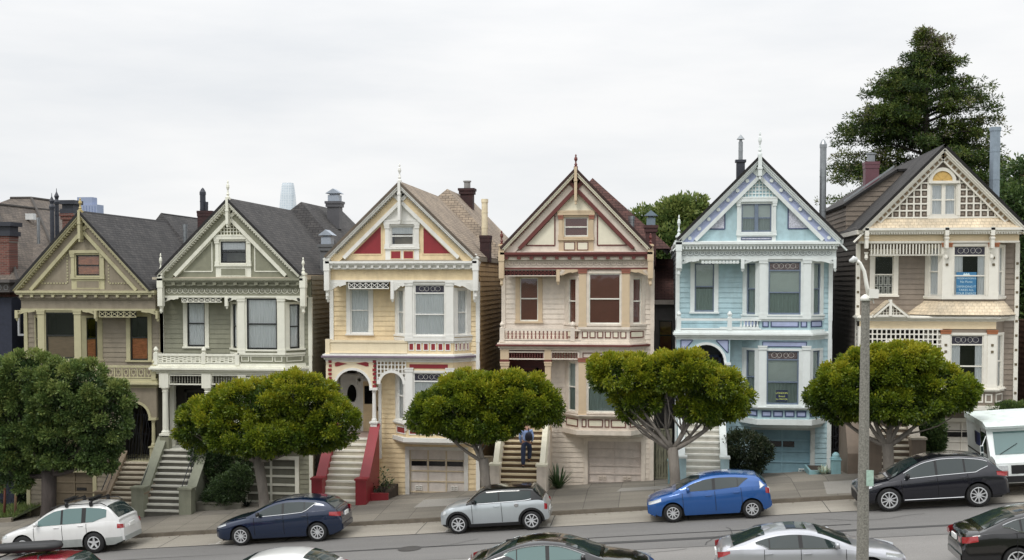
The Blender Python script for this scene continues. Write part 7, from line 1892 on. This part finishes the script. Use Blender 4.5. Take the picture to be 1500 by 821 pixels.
# --- black crossover
r = newcar('black crossover with chrome-edged side windows, parked behind the lamp post')
c = Car(4.68, 1.87, [(0, .7), (.1, .82), (.5, .93), (1.1, 1.03), (3.9, 1.1), (4.4, 1.1), (4.6, 1.0), (4.68, .7)], [(0, .62), (.2, .76), (.7, .88), (1.4, .98), (2.6, 1.05), (4.0, 1.1), (4.45, 1.05), (4.6, .95), (4.68, .66)],
        [(.98, 1.0), (1.25, 1.14), (1.7, 1.4), (2.1, 1.56), (2.6, 1.64), (3.2, 1.64), (3.8, 1.57), (4.1, 1.48), (4.36, 1.22), (4.48, 1.08)], (.95, 3.7), .37, zsill=.28,
        wins=[(1.5, 2.42, None), (2.5, 3.3, None), (3.36, 4.05, (3.7, 4.08))], tapf=.6, ws=(1.15, 1.95), rs_=(4.02, 4.42), seams=(1.35, 2.46, 3.4), handles=(2.3, 3.25), mirror=1.55, spokes=10, fat=.022, rimr=.7, chrome='lowhigh', mirrorm=BLKPL,
        clad=(.36, BLKPL), head=dict(x=(.05, .45), z0=(.66, .78), z1=(.78, .86)), tail=dict(x=(4.3, 4.66), z0=(.98, .9), z1=(1.1, 1.05), face=(4.688, .6, .88, 1.02, 0)), plate=.8)
c.build(r, carpaint('black_navy_paint', (24, 25, 36), .3, .22, k=1.0))
for sd in (-1, 1): m = MB(); m.tube([(x, sd*(c.yside(x, .34)+.02), .34) for x in np.linspace(1.42, 3.25, 6)], .014, 5); m.build('sill_trim', CHROME, r, local=True)
place(r, wheelmid(1301, 746, 1427, 739)+.03, FARY, 4.68)
# --- near side cars, nose up the hill
NY = -15.75
r = newcar('black sedan at the bottom edge between the white car roof and the silver sedan')
sed = dict(top=[(0, .6), (.1, .72), (.5, .86), (1.2, .98), (4.0, 1.06), (4.5, 1.07), (4.75, 1.02), (4.86, .68)], belt=[(0, .56), (.3, .7), (.9, .84), (1.5, .94), (3.0, .98), (4.2, 1.02), (4.7, .98), (4.86, .62)],
           roof=[(1.25, .97), (1.5, 1.08), (1.95, 1.28), (2.3, 1.4), (2.75, 1.455), (3.2, 1.44), (3.6, 1.37), (4.0, 1.22), (4.35, 1.07), (4.42, 1.03)])
c = Car(4.86, 1.84, sed['top'], sed['belt'], sed['roof'], (.95, 3.75), .33, wins=[(1.75, 2.62, None), (2.72, 3.45, None), (3.48, 3.8, (3.48, 3.85))], ws=(1.35, 2.2), rs_=(3.5, 4.3), seams=(1.5, 2.67, 3.6), handles=(2.5, 3.45), mirror=1.75, spokes=10, rimr=.7, fat=.022, chrome='high', glass=CARGL2, wglass=CARGL,
        head=dict(x=(.06, .42), z0=(.62, .7), z1=(.7, .78)), tail=dict(x=(4.5, 4.84), z0=(.86, .8), z1=(1.0, .96), face=(4.87, .45, .8, .95, 0)), plate=.8, rs=.14)
c.build(r, carpaint('black_brown_paint', (17, 16, 20), .2, .16, k=1.0))
m = MB(); m.prism([(3.62, 1.43), (3.85, 1.36), (3.8, 1.42)], -.03, .03); m.build('aerial_fin', BLKPL, r, local=True)
place(r, PX(824, 800, NY), NY, 4.86, flip=True)
r = newcar('silver sedan with a dark sunroof and red tail light, nose hidden by the lamp post')
c = Car(4.63, 1.8, [(0, .6), (.1, .7), (.5, .84), (1.2, .95), (4.0, 1.08), (4.35, 1.1), (4.52, 1.06), (4.63, .7)], [(0, .55), (.3, .68), (.9, .82), (1.5, .92), (3.0, .98), (4.1, 1.03), (4.5, 1.0), (4.63, .64)],
        [(1.2, .95), (1.5, 1.08), (1.9, 1.27), (2.25, 1.37), (2.7, 1.415), (3.1, 1.4), (3.5, 1.33), (3.9, 1.2), (4.3, 1.07), (4.36, 1.04)], (.9, 3.6), .32, wins=[(1.65, 2.5, None), (2.6, 3.3, None), (3.33, 3.66, (3.33, 3.7))], ws=(1.3, 2.1), rs_=(3.4, 4.2), seams=(1.45, 2.55, 3.45), handles=(2.4, 3.35), mirror=1.68, spokes=10, rimr=.7, fat=.022, chrome='low',
        head=dict(x=(.06, .5), z0=(.6, .68), z1=(.68, .78)), tail=dict(x=(4.3, 4.61), z0=(.94, .82), z1=(1.0, .97), face=(4.64, .5, .8, .98, 0)), plate=.78, rs=.14)
c.build(r, carpaint('silver_paint', (182, 184, 190), .55, .28))
m = MB(); vs = [(x, q*.42, float(c.groof(x, q*.45)[1])+.008) for x in (2.35, 2.6, 2.85) for q in (-1, 0, 1)]; m.add(vs, [(0, 1, 4, 3), (1, 2, 5, 4), (3, 4, 7, 6), (4, 5, 8, 7)]); m.build('sunroof', CARGL, r, local=True)
m = MB(); m.prism([(3.2, 1.4), (3.45, 1.34), (3.42, 1.42)], -.03, .03); m.build('aerial_fin', MATS['silver_paint'], r, local=True)
place(r, PX(1186, 790, NY), NY, 4.63, flip=True)
r = newcar('black sedan with red tail light and chrome-edged windows, cut off at the lower right corner')
c = Car(5.1, 1.86, [(0, .62), (.1, .74), (.5, .88), (1.3, 1.0), (4.2, 1.08), (4.75, 1.1), (4.98, 1.05), (5.1, .7)], [(0, .58), (.3, .72), (.9, .86), (1.6, .96), (3.2, 1.0), (4.4, 1.04), (4.95, .98), (5.1, .64)],
        [(1.4, .99), (1.65, 1.1), (2.1, 1.32), (2.5, 1.45), (2.95, 1.495), (3.4, 1.48), (3.85, 1.4), (4.3, 1.22), (4.6, 1.1), (4.66, 1.07)], (1.0, 3.83), .34, wins=[(1.9, 2.78, None), (2.88, 3.65, None), (3.7, 4.1, (3.7, 4.12))], ws=(1.5, 2.35), rs_=(3.75, 4.52), seams=(1.6, 2.83, 3.8), handles=(2.65, 3.6), mirror=1.9, spokes=9, rimr=.72, fat=.024, chrome='lowhigh',
        head=dict(x=(.06, .42), z0=(.62, .7), z1=(.7, .78)), tail=dict(x=(4.72, 5.08), z0=(.86, .8), z1=(1.0, .96), face=(5.11, .45, .82, .95, 0)), plate=.8, rs=.14)
c.build(r, carpaint('jet_black_paint', (20, 20, 22), .2, .18, k=1.0))
place(r, PX(1391, 790, NY)+2.8, NY+.35, 5.1, flip=True)
r = newcar('white car of which only the curved roof shows at the bottom edge')
c = Car(4.5, 1.78, [(0, .6), (.1, .72), (.5, .85), (1.2, .96), (4.0, 1.04), (4.4, 1.0), (4.5, .68)], [(0, .56), (.3, .7), (.9, .84), (1.5, .92), (3.0, .97), (4.1, 1.0), (4.4, .92), (4.5, .62)],
        [(1.1, .95), (1.4, 1.1), (1.8, 1.3), (2.2, 1.42), (2.6, 1.46), (3.1, 1.45), (3.6, 1.37), (4.0, 1.2), (4.25, 1.02)], (.9, 3.6), .32, wins=[(1.6, 2.4, None), (2.5, 3.2, None), (3.25, 3.7, (3.3, 3.72))], ws=(1.25, 2.05), rs_=(3.55, 4.2), seams=(1.4, 2.45, 3.4), handles=(2.3, 3.2), mirror=1.6, spokes=10,
        head=dict(x=(.06, .42), z0=(.6, .68), z1=(.68, .76)), tail=dict(x=(4.2, 4.48), z0=(.86, .8), z1=(.98, .94)), plate=.76, rs=.14)
c.build(r, MATS['white_car_paint'])
place(r, PX(392, 815, NY), NY-.1, 4.5, flip=False)
r = newcar('crimson car carrying a black roof box, cut off at the lower left corner')
c = Car(4.4, 1.78, [(0, .62), (.1, .74), (.5, .88), (1.2, 1.0), (3.9, 1.06), (4.3, 1.0), (4.4, .68)], [(0, .58), (.3, .72), (.9, .86), (1.5, .95), (3.0, 1.0), (4.0, 1.02), (4.3, .94), (4.4, .62)],
        [(1.0, .98), (1.3, 1.14), (1.7, 1.36), (2.1, 1.5), (2.6, 1.54), (3.2, 1.53), (3.75, 1.47), (3.95, 1.38), (4.2, 1.05)], (.9, 3.5), .33, wins=[(1.5, 2.3, None), (2.4, 3.1, None), (3.15, 3.65, (3.2, 3.7))], ws=(1.15, 1.95), rs_=(3.72, 4.15), seams=(1.3, 2.35, 3.2), handles=(2.2, 3.1), mirror=1.5, spokes=10,
        head=dict(x=(.06, .42), z0=(.62, .7), z1=(.7, .78)), tail=dict(x=(4.15, 4.38), z0=(.86, .8), z1=(1.0, .96)), plate=.76)
c.build(r, carpaint('crimson_paint', (150, 20, 44), .3, .25))
place(r, PX(78, 812, NY)-1.15, NY+.75, 4.4, flip=False)
Mw = r.matrix_basis.copy()
m = MB(); vs = []; n = 14
prof = [(0, .05), (.06, .45), (.25, .85), (.7, 1), (1.9, 1), (2.15, .85), (2.25, .45), (2.28, .1)]
for x, k in prof:
    for j in range(n):
        t = 2*math.pi*j/n; cy, sz = math.cos(t), math.sin(t); vs.append((1.15+x*.96, .36*k*abs(cy)**.6*math.copysign(1, cy), 1.76+.13*k*(abs(sz)**.7*math.copysign(1, sz))-.03*(1-k)))
m.add(vs, [(i*n+j, i*n+(j+1) % n, (i+1)*n+(j+1) % n, (i+1)*n+j) for i in range(len(prof)-1) for j in range(n)]+[tuple(range(n))[::-1], tuple(range((len(prof)-1)*n, len(prof)*n))])
bx_ = empty('roof_box', (0, 0, 0), 'black streamlined roof box on the crimson car', 'roof box')
m.build('shell', BLKPL, bx_, local=True, smooth=True)
for x in (1.75, 2.95): m = MB(); m.tube([(x, -.62, 1.52), (x, -.6, 1.6), (x, .6, 1.6), (x, .62, 1.52)], .02, 6); m.build('crossbar', BLKPL, r, local=True)
bx_.location = r.location; bx_.rotation_euler = r.rotation_euler
# --- white boxy mail van, nose to the street
XV = PX(1456, 700, -6.0); VW = 1.95
r = empty('delivery_van', (0, 0, 0), 'boxy white delivery van facing the street, cut off at the right edge', 'van')
VWH = paint('van_white', (214, 220, 218), .45, var=.06, dirt=.3); VR = paint('van_roof_dirty_white', (196, 206, 202), .7, var=.12, dirt=.5)
# local: x across 0..VW, y from 0 (nose) to 4.45 (rear)
m = MB()
m.prismx([(0, .55), (0, .98), (.12, 1.06), (.62, 1.14), (.98, 1.12), (.98, .3), (.05, .3)], 0.04, VW-.04)      # nose
m.prismx([(.95, .35), (.62, 1.12), (1.05, 1.9), (1.1, 2.02), (4.45, 2.02), (4.45, .35)], 0, VW)
o = m.build('body', VWH, r, local=True)
m = MB(); m.prismx([(.85, 2.0), (.8, 2.08), (1.3, 2.2), (4.4, 2.22), (4.52, 2.1), (4.5, 2.0)], -.05, VW+.05); m.build('roof', VR, r, local=True)
m = MB(); m.add([(.16, .625, 1.17), (VW-.16, .625, 1.17), (VW-.2, 1.03, 1.88), (.2, 1.03, 1.88)], [(0, 1, 2, 3)]); m.build('windscreen', CARGL2, r, local=True)
m = MB(); m.box(-.006, 0, 1.15, 1.95, 1.12, 1.82); m.build('side_window', CARGL, r, local=True)
m = MB(); m.box(-.012, -.002, 1.08, 1.15, .5, 1.9); m.box(-.012, -.002, 1.95, 2.0, .5, 1.9); m.box(-.012, -.002, 1.1, 4.4, .95, 1.0); m.box(-.01, -.002, 2.6, 3.0, 1.3, 1.7); m.build('side_trim', BLKPL, r, local=True)
m = MB()
m.box(-.01, -.002, 2.1, 2.9, 1.25, 1.72); m.build('side_emblem', paint('postal_blue', (40, 56, 110), .5), r, local=True)
m = MB(); m.box(-.05, VW+.05, -.12, .1, .36, .55); m.build('front_bumper', BLKPL, r, local=True)
m = MB(); m.box(.5, VW-.5, -.014, .02, .62, .9); m.build('grille', BLKPL, r, local=True)
for a in (.12, VW-.4):
    m = MB(); m.box(a, a+.28, -.02, .02, .74, .9); m.build('headlight', HEADL, r, local=True)
    m = MB(); m.box(a, a+.28, -.02, .02, .62, .71); m.build('turn_signal', TAILR, r, local=True)
m = MB(); m.box(-.3, -.2, .62, .68, 1.05, 1.5); m.tube([(-.25, .65, 1.45), (-.02, 1.05, 1.75)], .015, 5); m.tube([(-.25, .65, 1.1), (-.02, .8, 1.0)], .015, 5); m.build('wing_mirror', VWH, r, local=True)
m = MB(); m.box(-.29, -.21, .6, .615, 1.3, 1.48); m.box(-.29, -.21, .6, .615, 1.08, 1.25); m.build('mirror_glass', CARGL, r, local=True)
m = MB(); m.tube([(.3, .61, 1.18), (.9, .78, 1.5)], .01, 4); m.build('wiper', BLKPL, r, local=True)
for yy in (1.0-.25, 3.55):
    for sx, xx in ((-1, .1), (1, VW-.1)):
        m = MB(); n = 24; vs = [(xx+b, yy+a*math.cos(2*math.pi*k/n), .34+a*math.sin(2*math.pi*k/n)) for a, b in ((.2, -.1), (.34, -.09), (.34, .09), (.2, .1)) for k in range(n)]
        m.add(vs, [(i*n+k, i*n+(k+1) % n, (i+1)*n+(k+1) % n, (i+1)*n+k) for i in range(3) for k in range(n)]); w_ = m.build('wheel', TYRE, r, local=True, smooth=True)
        m = MB(); vs = [(xx+sx*.07, yy+.21*math.cos(2*math.pi*k/16), .34+.21*math.sin(2*math.pi*k/16)) for k in range(16)]; m.add(vs, [tuple(range(16))]); m.build('rim', RIMM, w_, local=True)
        m = MB(); m.box(xx-.14*(sx > 0)-.0, xx+.14*(sx < 0), yy-.42, yy+.42, .3, .78); m.build('wheel_arch', UNDER, r, local=True) if False else None
m = MB(); m.box(-.008, .06, .38, 1.12, .28, .74); m.box(-.008, .06, 3.18, 3.92, .28, .74); m.build('wheel_well', UNDER, r, local=True)
r.location = (XV, -6.35, road(XV)+.14); r.rotation_euler = (0, -math.atan(SL)*1.0, -.06)

# ------------------------------------------------------------------ lamp post
Yp = -18.6; XL = PX(1266, 600, Yp); zb_ = road(XL)+.12; zt_ = PZ(1267, 441, Yp)
root = empty('street_lamp', (XL, Yp, zb_), 'tall weathered concrete lamp post with a curved white arm', 'street lamp')
PC = paint('speckled_concrete_post', (140, 137, 128), .9, var=.55, scale=26, k=1, bump=.5)
lean = (PX(1267.5, 445, Yp)-PX(1263, 815, Yp))
m = MB(); hgt = zt_-zb_; m.lathe(0, 0, [(.16, 0), (.152, .3), (.14, 1.2), (.095, hgt)], 8)
m.V = [(XL+v[0]-.0+lean*.5*(v[2]/hgt-.4), Yp+v[1], zb_+v[2]) for v in m.V]; m.build('post', PC, root, smooth=False)
xt = XL+lean*.3
m = MB(); m.lathe(xt, Yp, [(.13, 0), (.12, .08), (.03, .15)], 10, z=zt_)
pts = [(xt+.02, Yp, zt_), P(1276, 440, Yp)[:1]+(Yp,)+(PZ(1276, 432, Yp),)]
A = [(1272, 432), (1269, 415), (1266, 398), (1260, 386), (1254, 381)]
m.tube([(PX(a, b, Yp), Yp, PZ(a, b, Yp)) for a, b in A], [.05, .045, .04, .04, .04], 8)
m.build('arm', WHITE, root, smooth=True)
m = MB(); a = P(1256, 381, Yp); b = P(1244, 382, Yp); m.tube([(a[0], Yp, a[1]), (a[0]-.08, Yp, a[1]+.02), (b[0]+.08, Yp, b[1]), (b[0], Yp, b[1]-.01)], [.04, .08, .07, .03], 10); m.build('lamp_head', paint('lamp_head_grey', (190, 192, 192), .4), root, smooth=True)
a0, z0_ = P(1272, 437, Yp-.0); a1, z1_ = P(1284, 424, Yp); m = MB(); m.box(a0, a1+.02, Yp-.16, Yp+.1, z0_, z1_); m.tube([((a0+a1)/2, Yp, z0_), ((a0+a1)/2+.03, Yp, z0_-.12)], .015, 5); m.build('control_box', WHITE, root)
m = MB(); z_, z2_ = PZ(1270, 710, Yp), PZ(1270, 687, Yp); m.box(XL+.03, XL+.19, Yp-.215, Yp-.2, z_, z2_); tag(m.build('paper_notice', paint('pale_green_notice', (150, 178, 164), .8, var=.3, scale=12), None), 'weathered pale green notice fixed to the lamp post', 'notice')
# ------------------------------------------------------------------ person climbing the stairs
S4 = STAIR4; k = 5
def stairz(i): return S4['zt']-(S4['n']-i)*S4['rise'], -(S4['n']-i)*.2-.1
za_, ya_ = stairz(4.0-.0); zb2, yb2 = stairz(5.0)
Xp = PX(771, 660, -1.3)
root = empty('person', (Xp, ya_, za_), 'person in a light blue shirt and jeans climbing the stairs, dark backpack on one shoulder', 'person')
def skin(name, verts, edges, radii, mat, par, sub=2, rootv=0):
    me = bpy.data.meshes.new(name); me.from_pydata([tuple(v) for v in verts], edges, [])
    ob = bpy.data.objects.new(name, me); col.objects.link(ob); ob.location = Vector(root.location)*0
    bpy.context.view_layer.objects.active = ob; bpy.ops.mesh.customdata_skin_add()
    for i, rr in enumerate(radii): me.skin_vertices[0].data[i].radius = rr if isinstance(rr, tuple) else (rr, rr)
    me.skin_vertices[0].data[rootv].use_root = True
    a = ob.modifiers.new('skin', 'SKIN'); a.use_smooth_shade = True
    b = ob.modifiers.new('sub', 'SUBSURF'); b.levels = sub; b.render_levels = sub
    dg = bpy.context.evaluated_depsgraph_get(); m2 = bpy.data.meshes.new_from_object(ob.evaluated_get(dg)); bpy.data.objects.remove(ob)
    m2.name = name; m2.materials.clear(); m2.materials.append(mat); m2.shade_smooth()
    o2 = bpy.data.objects.new(name, m2); col.objects.link(o2); o2.parent = par; return o2
SK = paint('skin', (176, 128, 104), .55, k=1); JEAN = paint('denim', (44, 56, 84), .85, var=.25, k=1.1); SHIRT = paint('pale_blue_shirt', (126, 152, 200), .8, var=.15); BAG = paint('dark_backpack', (32, 34, 50), .7, var=.2, k=1); HAIR = paint('dark_hair', (34, 26, 22), .6, k=1); SHOE = paint('dark_shoe', (34, 30, 32), .6, k=1)
fz = zb2-za_; fy = yb2-ya_     # front foot is two steps higher
hip = (0, .14, .98)
bodyv = [(0, .14, .98), (0, .15, 1.14), (0, .17, 1.32), (0, .19, 1.47), (0, .21, 1.56), (0, .235, 1.66), (0, .23, 1.76),
         (-.11, .14, .93), (-.1, .04, .52), (-.1, -.02, .1), (-.1, .1, .03), (.11, .15, .94), (.12, .3, .62), (.11, fy+.02, fz+.1), (.11, fy+.14, fz+.03),
         (-.19, .18, 1.42), (-.24, .14, 1.15), (-.2, .24, .92), (-.19, .27, .84), (.19, .18, 1.42), (.25, .16, 1.16), (.2, .3, .98), (.17, .34, .92)]
ed = [(0, 1), (1, 2), (2, 3), (3, 4), (4, 5), (5, 6), (0, 7), (7, 8), (8, 9), (9, 10), (0, 11), (11, 12), (12, 13), (13, 14), (3, 15), (15, 16), (16, 17), (17, 18), (3, 19), (19, 20), (20, 21), (21, 22)]
rd = [(.14, .1), (.13, .095), (.15, .105), (.13, .09), (.05, .05), (.085, .1), (.07, .08), .085, .06, .04, .035, .085, .062, .04, .035, .055, .042, .032, .03, .055, .042, .032, .03]
skin('body', bodyv, ed, rd, SK, root)
skin('jeans', [bodyv[i] for i in (0, 7, 8, 9, 11, 12, 13)]+[(0, .14, 1.04)], [(0, 1), (1, 2), (2, 3), (0, 4), (4, 5), (5, 6), (0, 7)], [(.17, .13), .125, .098, .082, .125, .098, .082, (.16, .125)], JEAN, root)
skin('shirt', [(0, .14, .96)]+[bodyv[i] for i in (1, 2, 3)]+[bodyv[15], bodyv[16], bodyv[17], bodyv[19], bodyv[20], bodyv[21]], [(0, 1), (1, 2), (2, 3), (3, 4), (4, 5), (5, 6), (3, 7), (7, 8), (8, 9)], [(.165, .125), (.155, .12), (.175, .13), (.145, .105), .075, .06, .045, .075, .06, .045], SHIRT, root)
for sx, (yy, zz) in ((-1, (.0, .0)), (1, (fy, fz))):
    skin('shoe', [(sx*.105, yy-.05, zz+.05), (sx*.105, yy+.06, zz+.045), (sx*.105, yy+.18, zz+.035)], [(0, 1), (1, 2)], [.045, .048, .036], SHOE, root)
for sx in (-1, 1):    # five fingers and a thumb side per hand
    w0 = Vector(bodyv[18] if sx < 0 else bodyv[22])
    for f in range(4): o_ = Vector((sx*0.0+(f-1.5)*.006, (f-1.5)*.019, 0)); skin('finger', [w0+o_, w0+o_+Vector((0, .012, -.05)), w0+o_+Vector((-sx*.012, .02, -.085+abs(f-1.4)*.006))], [(0, 1), (1, 2)], [.011, .009, .007], SK, root, 1)
    skin('thumb', [w0+Vector((0, .02, .02)), w0+Vector((-sx*.01, .05, -.01)), w0+Vector((-sx*.015, .055, -.04))], [(0, 1), (1, 2)], [.012, .01, .008], SK, root, 1)
skin('hair', [(0, .21, 1.66), (0, .2, 1.74), (0, .225, 1.79)], [(0, 1), (1, 2)], [(.085, .07), (.095, .09), (.07, .07)], HAIR, root)
bg_ = empty('backpack', (root.location.x+.12, root.location.y-.04, root.location.z+1.0), 'dark backpack hanging from the right shoulder of the person on the stairs', 'backpack')
o_ = skin('pack_body', [(.0, -.0, .02), (.0, -.02, .2), (0, .0, .4)], [(0, 1), (1, 2)], [(.15, .09), (.17, .11), (.12, .08)], BAG, bg_)
m = MB(); m.tube([(-.02, .06, .42), (-.02, .16, .5), (0, .24, .42)], .022, 6); m.tube([(.06, -.1, .1), (.0, -.125, .28)], .012, 5); m.build('strap', BAG, bg_, local=True)
# ------------------------------------------------------------------ camera, world, sun
cam = bpy.data.cameras.new('camera'); co = bpy.data.objects.new('camera', cam); col.objects.link(co)
cam.sensor_width = 36; cam.lens = 36*F/1500; cam.shift_y = (PY-410.5)/1500; cam.clip_start = .5; cam.clip_end = 9000
co.location = (0, -D, CZ); co.rotation_euler = (math.pi/2-TP, 0, TH)
scene.camera = co
w = bpy.data.worlds.new('World'); scene.world = w; w.use_nodes = True
N = w.node_tree.nodes; L = w.node_tree.links; bg = N['Background']
sky = N.new('ShaderNodeTexSky'); sky.sky_type = 'NISHITA'; sky.sun_disc = False
SUN_EL, SUN_AZ = math.radians(52), math.radians(205)      # from behind the view point, a little to the left
sky.sun_elevation = SUN_EL; sky.sun_rotation = SUN_AZ
tc = N.new('ShaderNodeTexCoord'); mp = N.new('ShaderNodeMapping'); mp.inputs['Scale'].default_value = (1.0, 1.0, 5.0)
no = N.new('ShaderNodeTexNoise'); no.inputs['Scale'].default_value = 2.2; no.inputs['Detail'].default_value = 7; no.inputs['Roughness'].default_value = .55
L.new(tc.outputs['Generated'], mp.inputs['Vector']); L.new(mp.outputs['Vector'], no.inputs['Vector'])
cr = N.new('ShaderNodeValToRGB'); cr.color_ramp.elements[0].position = .34; cr.color_ramp.elements[1].position = .62
cr.color_ramp.elements[0].color = (8.5, 8.75, 9.05, 1); cr.color_ramp.elements[1].color = (10.2, 10.2, 10.2, 1)
L.new(no.outputs['Fac'], cr.inputs['Fac'])
mx = N.new('ShaderNodeMixRGB'); mx.inputs['Fac'].default_value = .95
# overcast dome: brighter towards the zenith than at the horizon
sx = N.new('ShaderNodeSeparateXYZ'); L.new(tc.outputs['Generated'], sx.inputs[0])
mr = N.new('ShaderNodeMapRange'); mr.interpolation_type = 'SMOOTHSTEP'
for i_, v_ in ((1, .12), (2, .95), (3, 1.0), (4, 2.15)): mr.inputs[i_].default_value = v_
L.new(sx.outputs['Z'], mr.inputs[0])
vm = N.new('ShaderNodeVectorMath'); vm.operation = 'SCALE'; L.new(cr.outputs['Color'], vm.inputs[0]); L.new(mr.outputs[0], vm.inputs['Scale'])
L.new(sky.outputs['Color'], mx.inputs['Color1']); L.new(vm.outputs[0], mx.inputs['Color2']); L.new(mx.outputs['Color'], bg.inputs['Color'])
bg.inputs['Strength'].default_value = .1
sun = bpy.data.lights.new('sun', 'SUN'); sun.energy = 1.2; sun.angle = math.radians(14); sun.color = (1, .97, .92)
so = bpy.data.objects.new('sun', sun); col.objects.link(so)
# sun direction: az measured like the sky texture (0 = +Y, clockwise)
sd = Vector((math.sin(SUN_AZ)*math.cos(SUN_EL), math.cos(SUN_AZ)*math.cos(SUN_EL), math.sin(SUN_EL)))
so.rotation_euler = sd.to_track_quat('Z', 'Y').to_euler()
scene.view_settings.view_transform = 'Standard'; scene.view_settings.look = 'None'; scene.view_settings.exposure = -.05; scene.view_settings.gamma = 1
scene.cycles.max_bounces = 6; scene.cycles.transparent_max_bounces = 8; scene.cycles.use_denoising = True
for _o in list(bpy.data.objects):     # meshes with many vertices get no needless data
    pass
